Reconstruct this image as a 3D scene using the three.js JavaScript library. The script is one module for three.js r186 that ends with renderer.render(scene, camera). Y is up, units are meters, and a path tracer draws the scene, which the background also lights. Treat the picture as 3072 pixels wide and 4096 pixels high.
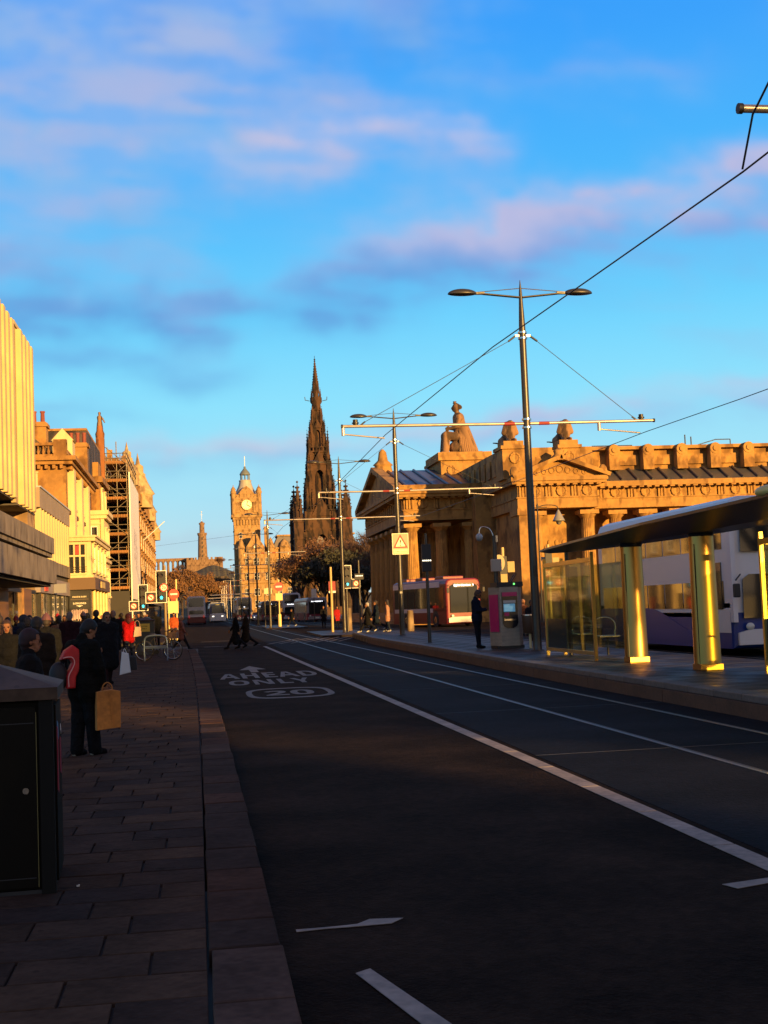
import * as THREE from 'three';
import { mergeGeometries, mergeVertices } from 'three/addons/utils/BufferGeometryUtils.js';
import { FontLoader } from 'three/addons/loaders/FontLoader.js';
import { TextGeometry } from 'three/addons/geometries/TextGeometry.js';

// ---------- camera, sky, sun, exposure ----------
const scene = new THREE.Scene();
const camera = new THREE.PerspectiveCamera(2 * Math.atan(512 / 1300) * 180 / Math.PI, 768 / 1024, 0.1, 4000);
camera.position.set(0, 1.7, 0);
camera.rotation.order = 'YXZ';
camera.rotation.set(4.13 * Math.PI / 180, -8.33 * Math.PI / 180, -0.04);
const renderer = new THREE.WebGLRenderer();
renderer.setSize(768, 1024);
renderer.toneMapping = THREE.LinearToneMapping;
const EXPOSURE = 2.3;
renderer.toneMappingExposure = EXPOSURE;
renderer.shadowMap.enabled = true;
const SUN_AZ = 26 * Math.PI / 180, SUN_EL = 8.5 * Math.PI / 180;     // behind the viewer, to the right, low
const sun = new THREE.DirectionalLight(new THREE.Color().setRGB(1, 0.57, 0.165), 5);
sun.position.set(Math.sin(SUN_AZ) * Math.cos(SUN_EL) * 300, Math.sin(SUN_EL) * 300, Math.cos(SUN_AZ) * Math.cos(SUN_EL) * 300);
sun.castShadow = true; sun.shadow.radius = 1.2; sun.shadow.mapSize.set(4096, 4096);
Object.assign(sun.shadow.camera, { left: -260, right: 260, top: 160, bottom: -160, near: 1, far: 1600 });
scene.add(sun, sun.target);

// ---------- small maths ----------
function rng(seed) { let a = seed >>> 0; return () => { a = (a + 0x6D2B79F5) | 0; let t = Math.imul(a ^ (a >>> 15), 1 | a); t = (t + Math.imul(t ^ (t >>> 7), 61 | t)) ^ t; return ((t ^ (t >>> 14)) >>> 0) / 4294967296; }; }
const R0 = rng(77);
function hash(i, j, k) { let h = Math.imul(i, 374761393) + Math.imul(j, 668265263) + Math.imul(k, 2147483647 - 61); h = Math.imul(h ^ (h >>> 13), 1274126177); return ((h ^ (h >>> 16)) >>> 0) / 4294967296; }
const sm = (t) => t * t * (3 - 2 * t), mix = (a, b, t) => a + (b - a) * t, clamp = (v, a = 0, b = 1) => Math.min(b, Math.max(a, v));
const sstep = (a, b, v) => sm(clamp((v - a) / (b - a)));
function vnoise(x, y, s = 0, per = 0) {
  const i = Math.floor(x), j = Math.floor(y), u = sm(x - i), v = sm(y - j), w = (n) => per ? ((n % per) + per) % per : n;
  const a = hash(w(i), w(j), s), b = hash(w(i + 1), w(j), s), c = hash(w(i), w(j + 1), s), d = hash(w(i + 1), w(j + 1), s);
  return mix(mix(a, b, u), mix(c, d, u), v);
}
function fbm(x, y, o = 4, s = 0, per = 0) { let t = 0, a = 0.5, n = 0; for (let k = 0; k < o; k++) { t += a * vnoise(x, y, s + k, per); n += a; x *= 2; y *= 2; per *= 2; a *= 0.5; } return t / n; }
const lin = (c) => { c /= 255; return c <= 0.04045 ? c / 12.92 : ((c + 0.055) / 1.055) ** 2.4; };

// ---------- the sky: blue winter afternoon with lilac stratus bands ----------
{
  const W = 2048, H = 1024, data = new Float32Array(W * H * 4);
  const stops = [[-90, 60, 56, 50], [-3, 120, 124, 126], [0, 206, 226, 228], [2.5, 190, 225, 235], [5, 170, 227, 246], [9, 142, 226, 254], [13, 106, 209, 255], [18, 76, 184, 253], [24, 58, 162, 252], [30, 46, 146, 249], [50, 34, 108, 212], [90, 24, 80, 172]];
  const ramp = (el) => { let k = 0; while (k < stops.length - 2 && el > stops[k + 1][0]) k++; const a = stops[k], b = stops[k + 1], t = clamp((el - a[0]) / (b[0] - a[0])); return [1, 2, 3].map((i) => mix(lin(a[i]), lin(b[i]), t)); };
  // bands of cloud: azimuth, elevation, half length, half thickness, slope, opacity, colour top, colour below
  const lilac = [176, 184, 226], pink = [208, 200, 226], slate = [92, 146, 214], haze = [150, 190, 232];
  const bands = [
    [-3, 25.5, 8, 3.0, -0.2, 0.75, lilac, haze], [2, 21.6, 7.5, 2.0, -0.18, 0.7, lilac, haze], [-6, 21, 5, 3, -0.1, 0.65, lilac, haze],
    [8.6, 20.1, 5.0, 0.95, -0.07, 0.75, pink, lilac], [1, 27.5, 9, 1.8, -0.1, 0.6, lilac, haze], [3.6, 19.2, 4, 0.8, -0.05, 0.4, pink, lilac], [18, 22.4, 6, 0.8, -0.05, 0.25, lilac, haze],
    [20, 16.5, 11, 1.7, 0.09, 1.0, [194, 190, 224], [128, 166, 226]], [10.5, 14.8, 5.5, 0.9, 0.06, 0.6, [140, 172, 226], slate],
    [1.5, 13.4, 9, 1.05, 0.09, 0.66, [118, 168, 226], slate], [-5.5, 14.2, 5, 1.6, -0.06, 0.55, [150, 184, 232], slate], [-2, 10.7, 4.5, 0.6, -0.06, 0.42, [112, 174, 230], slate], [-5, 17, 4, 1.2, 0.05, 0.4, lilac, haze],
    [0.9, 7.3, 5, 0.75, 0.06, 0.72, [200, 198, 222], [136, 188, 228]], [9.5, 7.6, 7, 0.4, 0.05, 0.5, [200, 208, 230], haze], [21, 8.5, 8, 0.6, 0.05, 0.75, [194, 192, 224], [152, 190, 232]], [-5, 8.8, 4, 0.5, -0.04, 0.35, [130, 184, 230], slate],
    [0.3, 3.2, 3.2, 0.4, 0.04, 0.55, [178, 184, 208], [160, 190, 214]], [12, 5.2, 5, 0.6, 0.02, 0.4, [204, 214, 230], haze], [-13, 15, 8, 2.4, 0.1, 0.5, lilac, slate],
  ];
  const rb = rng(5);
  for (let k = 0; k < 90; k++) {                                   // the same kind of cloud all round, outside the view too
    const az = 36 + rb() * 306, el = 3 + rb() ** 1.5 * 48, s = 0.5 + el / 22, c = rb() < 0.5;
    bands.push([az > 180 ? az - 360 : az, el, 6 + rb() * 7 * s, (0.5 + rb() * 1.3) * s, (rb() - 0.5) * 0.3, 0.35 + rb() * 0.4, c ? lilac : pink, c ? slate : haze]);
  }
  const L = bands.map((b) => ({ b, t: b[6].map(lin), u: b[7].map(lin) }));
  for (let j = 0; j < H; j++) {
    const el = ((j + 0.5) / H - 0.5) * 180;
    for (let i = 0; i < W; i++) {
      const u = ((i + 0.5) / W - 0.5) * 2 * Math.PI, dx = Math.cos(u), dz = Math.sin(u);
      let az = Math.atan2(dx, -dz) * 180 / Math.PI;                 // 0 along the street, positive to the right
      const c = ramp(el);
      if (el > -2) {
        const px = dx * 14 + 40, pz = dz * 14 + 40;
        const wa = (fbm(px + 9, pz * 1.0 + el * 0.16, 4, 11) - 0.5), we = (fbm(px * 1.3, pz * 1.3 + el * 0.42 + 31, 5, 23) - 0.5), fine = fbm(px * 2.2 + 3, pz * 2.2 + el * 0.75, 5, 41), streak = sstep(0.28, 0.72, fbm(px * 1.1 + el * 0.35 + 5, pz * 1.1 + el * 1.3, 5, 47) * 0.65 + fine * 0.35);
        const veil = sstep(0.5, 0.85, fbm(px * 0.7, pz * 0.7 + el * 0.22, 5, 61)) * 0.4 * streak * sstep(0, 8, el);
        for (let q = 0; q < 3; q++) c[q] = mix(c[q], lin(haze[q]), veil);
        const sheet = sstep(24, 46, el + (fbm(px * 0.8 + 7, pz * 0.8 + el * 0.1, 4, 83) - 0.5) * 16) * mix(0.6, 0.95, fine), over = [126, 99, 92];   // a sheet of grey lilac cloud overhead
        for (let q = 0; q < 3; q++) c[q] = mix(c[q], lin(over[q]) * mix(0.8, 1.1, fine), sheet);
        for (const { b, t, u: un } of L) {
          let da = az - b[0]; if (da > 180) da -= 360; if (da < -180) da += 360;
          if (Math.abs(da) > b[2] * 2.2) continue;
          const e = el - b[1] - b[4] * da - we * (1.0 + b[3] * 1.7);
          if (Math.abs(e) > b[3] * 3) continue;
          const x = (da + wa * 4) / b[2], y = e > 0 ? e / (b[3] * 0.75) : e / (b[3] * 1.35);
          let m = Math.exp(-(x * x * x * x * 0.7 + y * y)) * b[5] * mix(0.38, 1.3, streak);
          m = clamp(m, 0, 0.92);
          const s = sstep(-b[3] * 1.2, b[3] * 0.6, e);
          for (let q = 0; q < 3; q++) c[q] = mix(c[q], mix(un[q], t[q], s), m);
        }
      }
      { // air round the low sun is warm, as at any winter sunset
        const cs = dx * Math.cos(el * Math.PI / 180) * Math.sin(SUN_AZ) * Math.cos(SUN_EL) + Math.sin(el * Math.PI / 180) * Math.sin(SUN_EL) + dz * Math.cos(el * Math.PI / 180) * Math.cos(SUN_AZ) * Math.cos(SUN_EL);
        const gl = el > -4 ? Math.exp(-(1 - cs) * 3.2) * Math.exp(-Math.max(0, el - 4) / 26) : 0; const warm = [1.3, 0.78, 0.34]; for (let q = 0; q < 3; q++) c[q] = mix(c[q], warm[q], clamp(gl * 0.85));
      }
      const o = (j * W + i) * 4; data[o] = c[0] / EXPOSURE; data[o + 1] = c[1] / EXPOSURE; data[o + 2] = c[2] / EXPOSURE; data[o + 3] = 1;
    }
  }
  const sky = new THREE.DataTexture(data, W, H, THREE.RGBAFormat, THREE.FloatType);
  sky.mapping = THREE.EquirectangularReflectionMapping; sky.magFilter = THREE.LinearFilter; sky.minFilter = THREE.LinearFilter; sky.needsUpdate = true;
  scene.background = sky; scene.environment = sky;
}

// ---------- geometry helpers (metres, y up) ----------
const V = (x, y, z) => new THREE.Vector3(x, y, z);
function bare(g) { const n = g.index ? g.toNonIndexed() : g; for (const k of Object.keys(n.attributes)) if (k !== 'position' && k !== 'normal' && k !== 'color') n.deleteAttribute(k); n.morphAttributes = {}; return n; }
const B = (x0, x1, y0, y1, z0, z1) => bare(new THREE.BoxGeometry(Math.abs(x1 - x0), Math.abs(y1 - y0), Math.abs(z1 - z0)).translate((x0 + x1) / 2, (y0 + y1) / 2, (z0 + z1) / 2));
const C = (x, y, z, w, h, d, ry = 0, rx = 0, rz = 0) => bare(new THREE.BoxGeometry(w, h, d).rotateX(rx).rotateZ(rz).rotateY(ry).translate(x, y, z));   // centred box, turned
const cyl = (r0, r1, y0, y1, x = 0, z = 0, n = 12) => bare(new THREE.CylinderGeometry(r1, r0, y1 - y0, n).translate(x, (y0 + y1) / 2, z));
const UPV = V(0, 1, 0);
function seg(a, b, r0, r1 = r0, n = 6, caps = true) {
  const A = Array.isArray(a) ? V(...a) : a, D = (Array.isArray(b) ? V(...b) : b).clone().sub(A), l = D.length();
  const g = new THREE.CylinderGeometry(r1, r0, l, n, 1, !caps).translate(0, l / 2, 0);
  g.applyQuaternion(new THREE.Quaternion().setFromUnitVectors(UPV, D.normalize())).translate(A.x, A.y, A.z);
  return bare(g);
}
const path = (pts, r, n = 6) => pts.slice(1).map((p, i) => seg(pts[i], p, r, r, n));
const tube = (pts, r, n = 8, k = 24, closed = false) => bare(new THREE.TubeGeometry(new THREE.CatmullRomCurve3(pts.map((p) => V(...p)), closed), k, r, n, closed));
const lathe = (prof, n = 16, x = 0, y = 0, z = 0) => bare(new THREE.LatheGeometry(prof.map(([r, h]) => new THREE.Vector2(r, h)), n).translate(x, y, z));
const ball = (x, y, z, rx, ry = rx, rz = rx, n = 12) => bare(new THREE.SphereGeometry(1, n, Math.max(6, n * 0.7 | 0)).scale(rx, ry, rz).translate(x, y, z));
function ext(pts, depth, bevel = 0, holes = []) {                   // polygon in xy, pushed along z from 0 to depth
  const s = new THREE.Shape(pts.map(([x, y]) => new THREE.Vector2(x, y)));
  for (const h of holes) s.holes.push(new THREE.Path(h.map(([x, y]) => new THREE.Vector2(x, y))));
  return bare(new THREE.ExtrudeGeometry(s, { depth, bevelEnabled: bevel > 0, bevelSize: bevel, bevelThickness: bevel, bevelSegments: 2, curveSegments: 8 }));
}
function chamfer(w, h, d, c = 0.01) { return ext([[-w / 2 + c, -d / 2 + c], [w / 2 - c, -d / 2 + c], [w / 2 - c, d / 2 - c], [-w / 2 + c, d / 2 - c]], h - 2 * c, c).rotateX(-Math.PI / 2).translate(0, c, 0); }   // box on the ground with broken edges
const rot = (g, ry, x = 0, y = 0, z = 0) => g.rotateY(ry).translate(x, y, z);
function uvMetres(g, ox = 0, oy = 0) {
  const p = g.attributes.position, n = g.attributes.normal, uv = new Float32Array(p.count * 2);
  for (let i = 0; i < p.count; i += 3) {
    const nx = Math.abs(n.getX(i) + n.getX(i + 1) + n.getX(i + 2)), ny = Math.abs(n.getY(i) + n.getY(i + 1) + n.getY(i + 2)), nz = Math.abs(n.getZ(i) + n.getZ(i + 1) + n.getZ(i + 2));
    for (let k = i; k < i + 3 && k < p.count; k++) {
      const x = p.getX(k), y = p.getY(k), z = p.getZ(k);
      if (ny >= nx && ny >= nz) { uv[k * 2] = x + ox; uv[k * 2 + 1] = z + oy; } else if (nx > nz) { uv[k * 2] = z + ox; uv[k * 2 + 1] = y + oy; } else { uv[k * 2] = x + ox; uv[k * 2 + 1] = y + oy; }
    }
  }
  g.setAttribute('uv', new THREE.BufferAttribute(uv, 2));
  return g;
}
function join(geos) { geos = geos.flat(Infinity); const any = geos.some((g) => g.attributes.color); if (any) for (const g of geos) if (!g.attributes.color) { const a = new Float32Array(g.attributes.position.count * 3).fill(1); g.setAttribute('color', new THREE.BufferAttribute(a, 3)); } return geos.length === 1 ? geos[0] : mergeGeometries(geos); }

// ---------- naming ----------
const taken = new Map();
function numbered(n) { const k = taken.get(n) ?? 0; taken.set(n, k + 1); return k ? `${n}_${String(k).padStart(3, '0')}` : n; }
function mesh(name, geos, mat, parent = scene, keepUv = false) {
  const g = Array.isArray(geos) ? join(geos) : geos;
  if (!keepUv && !g.attributes.uv) uvMetres(g);
  const m = new THREE.Mesh(g, mat); m.castShadow = m.receiveShadow = true;
  m.name = parent === scene ? numbered(name) : name;
  parent.add(m); return m;
}
function tag(o, label, category, group) { o.userData.label = label; o.userData.category = category; if (group) o.userData.group = group; return o; }
function thing(name, label, category, pos = [0, 0, 0], ry = 0, group) { const o = new THREE.Group(); o.name = numbered(name); o.position.set(...pos); o.rotation.y = ry; scene.add(o); return tag(o, label, category, group); }
function structure(name, geos, mat) { const m = mesh(name, geos, mat); m.userData.kind = 'structure'; return m; }
function copy(root, pos, ry, label, group) { const c = root.clone(); c.name = numbered(root.name.replace(/_\d{3}$/, '')); c.userData = { ...root.userData, label }; if (group) c.userData.group = group; c.position.set(...pos); c.rotation.y = ry; scene.add(c); return c; }

// ---------- procedural materials ----------
function tex(size, metres, fn, srgb = true) {                       // fn(u, v) -> [r, g, b] 0..255 ; periodic noise inside
  const d = new Uint8Array(size * size * 4);
  for (let j = 0; j < size; j++) for (let i = 0; i < size; i++) { const c = fn(i / size, j / size), o = (j * size + i) * 4; d[o] = clamp(c[0], 0, 255); d[o + 1] = clamp(c[1], 0, 255); d[o + 2] = clamp(c[2], 0, 255); d[o + 3] = 255; }
  const t = new THREE.DataTexture(d, size, size); t.wrapS = t.wrapT = THREE.RepeatWrapping; t.magFilter = THREE.LinearFilter; t.minFilter = THREE.LinearMipmapLinearFilter; t.generateMipmaps = true;
  if (srgb) t.colorSpace = THREE.SRGBColorSpace; t.repeat.set(1 / metres, 1 / metres); t.needsUpdate = true; return t;
}
const grey = (v) => [v, v, v];
// tone maps are near white so that the material's colour stays the base colour
const T = {
  asphalt: tex(1024, 5, (u, v) => { const a = fbm(u * 6, v * 6, 4, 1, 6), g = hash(u * 1024 | 0, v * 1024 | 0, 3), h = fbm(u * 90, v * 90, 2, 4, 90); const s = 185 + (a - 0.5) * 150 + (h - 0.5) * 70 + (g > 0.97 ? 75 : g < 0.06 ? -55 : 0); return [s * 1.0, s * 0.96, s * 0.93]; }),
  asphaltBump: tex(512, 1.3, (u, v) => grey(120 + (fbm(u * 70, v * 70, 2, 9, 70) - 0.5) * 230), false),
  stone: tex(512, 6, (u, v) => { const a = fbm(u * 5, v * 5, 5, 31, 5), b = fbm(u * 24, v * 24, 3, 37, 24), c = sstep(0.52, 0.72, fbm(u * 7, v * 4, 5, 43, 4)); const s = 215 + (a - 0.5) * 70 + (b - 0.5) * 40 - c * 55; return [s, s * (0.97 - c * 0.03), s * (0.93 - c * 0.05)]; }),
  soot: tex(512, 7, (u, v) => { const a = fbm(u * 5, v * 5, 5, 51, 5), c = sstep(0.42, 0.66, fbm(u * 8, v * 5, 5, 53, 5)); const s = 205 + (a - 0.5) * 100 - c * 105; return [s, s * 0.95, s * 0.9]; }),
  stoneBump: tex(512, 2.5, (u, v) => grey(128 + (fbm(u * 30, v * 30, 4, 61, 30) - 0.5) * 160), false),
  slab: tex(512, 2.2, (u, v) => { const a = fbm(u * 7, v * 7, 4, 71, 7), b = fbm(u * 60, v * 60, 2, 75, 60), sp = vnoise(u * 22, v * 22, 79, 22) > 0.93 ? -35 : 0; const s = 205 + (a - 0.5) * 90 + (b - 0.5) * 50 + sp; return [s, s * 0.97, s * 0.95]; }),
  plaster: tex(256, 5, (u, v) => { const a = fbm(u * 5, v * 5, 4, 81, 5), b = fbm(u * 30, v * 6, 3, 85, 6); return grey(232 + (a - 0.5) * 30 + (b - 0.5) * 22); }),
  cloth: tex(256, 0.6, (u, v) => { const a = fbm(u * 8, v * 8, 3, 91, 8), w = Math.sin(u * 6.283 * 60) * Math.sin(v * 6.283 * 60); return grey(215 + (a - 0.5) * 80 + w * 10); }),
  clothBump: tex(256, 0.45, (u, v) => grey(128 + (fbm(u * 6, v * 9, 4, 95, 3) - 0.5) * 240), false),
  metal: tex(256, 1.2, (u, v) => { const a = fbm(u * 4, v * 40, 3, 101, 4), b = fbm(u * 5, v * 5, 4, 103, 5); return grey(212 + (a - 0.5) * 30 + (b - 0.5) * 50); }),
  rough: tex(256, 2, (u, v) => grey(165 + (fbm(u * 5, v * 5, 4, 105, 5) - 0.5) * 150), false),
  bark: tex(256, 1.5, (u, v) => grey(190 + (fbm(u * 30, v * 5, 4, 111, 5) - 0.5) * 150)),
};
const M = (r, g, b, rough = 0.85, o = {}) => { const { phys, ...rest } = o; return new (phys ? THREE.MeshPhysicalMaterial : THREE.MeshStandardMaterial)({ color: new THREE.Color().setRGB(r, g, b), roughness: rough, side: THREE.DoubleSide, ...rest }); };
const stoneM = (r, g, b, o = {}) => M(r, g, b, 0.92, { map: T.stone, bumpMap: T.stoneBump, bumpScale: 0.02, ...o });
const clothM = (r, g, b) => M(r, g, b, 0.95, { map: T.cloth, bumpMap: T.clothBump, bumpScale: 0.012 });
const glassDark = M(0.012, 0.014, 0.016, 0.06, { phys: true, clearcoat: 0.6, clearcoatRoughness: 0.05 });
const black = M(0.012, 0.012, 0.013, 0.6), darkMetal = M(0.05, 0.048, 0.045, 0.42, { metalness: 0.6, map: T.metal }), steel = M(0.55, 0.53, 0.5, 0.32, { metalness: 1, roughnessMap: T.rough }), whitePaint = M(0.75, 0.74, 0.7, 0.5, { map: T.plaster });
function canvasTex(w, h, draw) { const c = document.createElement('canvas'); c.width = w; c.height = h; const x = c.getContext('2d'); draw(x, w, h); const t = new THREE.CanvasTexture(c); t.colorSpace = THREE.SRGBColorSpace; t.anisotropy = 8; return t; }
function panel(name, w, h, mat, parent, pos, ry = 0, rx = 0) {       // a flat printed sheet with uv 0..1
  const g = new THREE.PlaneGeometry(w, h).rotateX(rx).rotateY(ry).translate(...pos); const m = mesh(name, g, mat, parent, true); return m;
}

// ---------- ground, road, tram lane, pavements ----------
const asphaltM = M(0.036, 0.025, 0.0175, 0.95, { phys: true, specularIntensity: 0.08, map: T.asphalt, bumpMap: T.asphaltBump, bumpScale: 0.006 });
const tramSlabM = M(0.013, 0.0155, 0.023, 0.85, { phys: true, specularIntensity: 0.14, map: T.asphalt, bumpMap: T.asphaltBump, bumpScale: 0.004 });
const platformM = M(0.048, 0.036, 0.028, 0.8, { phys: true, specularIntensity: 0.3, map: T.slab, roughnessMap: T.rough });
const paintM = M(0.42, 0.36, 0.29, 0.7, { map: T.slab });
const wornPaintM = M(0.2, 0.17, 0.14, 0.75, { map: T.slab });
structure('ground', [B(-1500, 1500, -0.6, -0.06, -1600, 400)], M(0.06, 0.055, 0.045, 0.95, { map: T.asphalt }));
structure('road', [B(-9, 27, -0.05, 0, -640, 60)], asphaltM);
const kerbX = (z) => 0.35 - 0.00019 * Math.max(0, -z - 8) ** 2 * (z > -60 ? 1 : 0) - (z <= -60 ? 0.51 : 0);
const railM = M(0.1, 0.095, 0.09, 0.42, { metalness: 0.7 });
{ // tram lanes with sunk rails
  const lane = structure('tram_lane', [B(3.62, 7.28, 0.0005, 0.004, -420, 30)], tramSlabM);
  for (const x of [5.2, 6.635]) { mesh('rail', [B(x - 0.022, x + 0.026, 0.004, 0.009, -420, 30)], railM, lane); mesh('rail_groove', [B(x + 0.03, x + 0.075, 0.004, 0.0062, -420, 30)], black, lane); }
  for (let k = 0; k < 40; k++) mesh('slab_joint', [B(3.62, 7.28, 0.004, 0.0052, -6 * k - 2.02, -6 * k - 2)], black, lane);
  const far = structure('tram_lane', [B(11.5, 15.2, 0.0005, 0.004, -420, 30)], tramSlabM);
  for (const x of [12.6, 14.035]) { mesh('rail', [B(x - 0.022, x + 0.026, 0.004, 0.009, -420, 30)], railM, far); mesh('rail_groove', [B(x + 0.03, x + 0.075, 0.004, 0.0062, -420, 30)], black, far); }
}
// near pavement, slab by slab where the slabs can be told apart
{
  const slabTones = [[0.085, 0.053, 0.036], [0.07, 0.046, 0.035], [0.105, 0.065, 0.042], [0.056, 0.039, 0.033], [0.08, 0.052, 0.038]].map((c) => M(...c, 0.95, { phys: true, specularIntensity: 0.1, map: T.slab, bumpMap: T.asphaltBump, bumpScale: 0.003 }));
  const bed = structure('pavement', [B(-9.5, 0.0, -0.05, 0.1, -60, 30), B(-9.5, -0.5, -0.05, 0.112, -60.2, -64), B(-9.5, -2.0, -0.05, 0.11, -330, -76)], M(0.03, 0.026, 0.022, 0.95));
  bed.userData.label = 'grey brown slab pavement along the shops';
  const variants = {}, slabGeo = (w, k) => (variants[w.toFixed(2) + k] ??= uvMetres(chamfer(w - 0.014, 0.05, 0.374, 0.005), k * 0.7, k * 0.37));
  let z = -4.6, row = 0, built = 0; const rest = slabTones.map(() => []), r = rng(12);
  while (z > -60) {
    let x = kerbX(z) - 0.345 - [0.26, 0, 0.13, 0.4][row % 4] * (row % 4 ? 1 : 1), first = true;
    let edge = kerbX(z) - 0.345;
    while (edge > (z > -11 ? -2.6 : -8.2)) {
      let w = first ? [0.26, 0.5, 0.13 + 0.26, 0.62][row % 4] : [0.5, 0.62, 0.56][(row + Math.floor(-edge)) % 3]; first = false;
      const cx = edge - w / 2, t = Math.floor(r() * slabTones.length), y = 0.07 + r() * 0.004;
      const visible = Math.abs(cx) < 0.17 * -z + 0.5 && z > -26;
      if (visible && built < 300) { const m = new THREE.Mesh(slabGeo(w, built % 3), slabTones[t]); m.name = 'slab'; m.castShadow = m.receiveShadow = true; m.position.set(cx, y, z); m.rotation.set((r() - 0.5) * 0.006, (r() - 0.5) * 0.008, (r() - 0.5) * 0.006); bed.add(m); built++; }
      else rest[t].push(B(cx - w / 2 + 0.006, cx + w / 2 - 0.006, 0.1, y + 0.05, z - 0.189, z + 0.189));
      edge -= w;
    }
    z -= 0.39; row++;
  }
  rest.forEach((g, k) => { if (g.length) { const m = mesh('paving', g, slabTones[k], bed); m.userData.kind = 'stuff'; } });
  const farSlab = mesh('paving', [B(-9.5, -2.02, 0.112, 0.118, -330, -76)], slabTones[1], bed); farSlab.userData.kind = 'stuff';
  // kerb stones, one by one
  const kerbTones = [[0.095, 0.05, 0.034], [0.11, 0.06, 0.042], [0.066, 0.044, 0.035], [0.13, 0.085, 0.066], [0.085, 0.05, 0.037]].map((c) => M(...c, 0.95, { phys: true, specularIntensity: 0.1, map: T.slab, bumpMap: T.stoneBump, bumpScale: 0.006 }));
  const kerb = structure('kerb', [B(-0.01, 0.3, -0.05, 0.04, 20, -8)], black); let kz = -4.2; const lens = [0.62, 0.85, 0.72, 0.95, 0.55], kg = lens.map((l, k) => uvMetres(chamfer(0.335, 0.17, l - 0.014, 0.012), k, k * 1.3));
  for (let k = 0; kz > -58 && k < 90; k++) { const v = Math.floor(r() * 5), l = lens[v], m = new THREE.Mesh(kg[v], kerbTones[Math.floor(r() * 5)]); m.name = 'kerb_stone'; m.castShadow = m.receiveShadow = true; m.position.set(kerbX(kz) - 0.168 + (r() - 0.5) * 0.012, -0.045 + r() * 0.006, kz - l / 2); m.rotation.y = (r() - 0.5) * 0.012 + Math.atan2(kerbX(kz) - kerbX(kz - 1), 1) * -1; kerb.add(m); kz -= l; }
}
// the island platform between the tram tracks
{
  const edge = (z) => z > -28 ? 7.32 : z > -40 ? mix(7.32, 7.55, (-28 - z) / 12) : z > -58 ? mix(7.55, 7.75, (-40 - z) / 18) : mix(7.75, 8.5, clamp((-58 - z) / 14));
  const pts = []; for (let z = 20; z >= -72; z -= 2) pts.push([edge(z), -z]); pts.push([9, 73.2]);
  for (let z = -73; z <= 20; z += 3) pts.push([11.35, -z]);
  const top = ext(pts, 0.3).rotateX(-Math.PI / 2);                   // (x, y) -> (x, 0, -y)
  const plat = structure('platform', [top], platformM);
  const kt = [M(0.13, 0.12, 0.11, 0.6, { map: T.slab }), M(0.105, 0.1, 0.095, 0.6, { map: T.slab })], faceM = M(0.1, 0.045, 0.022, 0.7, { map: T.slab });
  for (let z = -12; z > -72; z -= 1) { const a = Math.atan2(edge(z - 1) - edge(z), 1); const g = chamfer(0.3, 0.1, 0.985, 0.012); const m = mesh('edge_stone', g, kt[Math.abs(z) % 2], plat); m.position.set((edge(z) + edge(z - 1)) / 2 + 0.145, 0.212, z - 0.5); m.rotation.y = -a; }
  for (let z = -12; z > -60; z -= 4) { const m = mesh('face_panel', [B(-0.02, 0.02, 0, 0.2, -3.98, 0)], faceM, plat); m.position.set((edge(z)) - 0.022, 0.005, z); m.rotation.y = Math.atan2(edge(z) - edge(z - 4), 4); }
  for (let k = 0; k < 42; k++) { const m = mesh('platform_joint', [B(7.64, 11.3, 0.3, 0.3015, -0.006, 0.006)], black, plat); m.position.z = -12 - k * 1.4; }
  // small refuge island further on, and the southern pavement
  structure('refuge_island', [ext([[7.2, 76], [9.6, 75], [11, 77], [11, 92], [7.6, 92]].map((p) => p), 0.12).rotateX(-Math.PI / 2)], platformM);
  structure('refuge_island', [ext([[6.2, 118], [8.8, 116], [10, 119], [10, 142], [6.8, 142]].map((p) => p), 0.1).rotateX(-Math.PI / 2)], platformM);
  structure('pavement', [B(20.5, 34, -0.05, 0.12, -76, 60), B(19, 60, -0.05, 0.125, -340, -108.5)], M(0.1, 0.09, 0.08, 0.8, { map: T.slab }));
}
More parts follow.
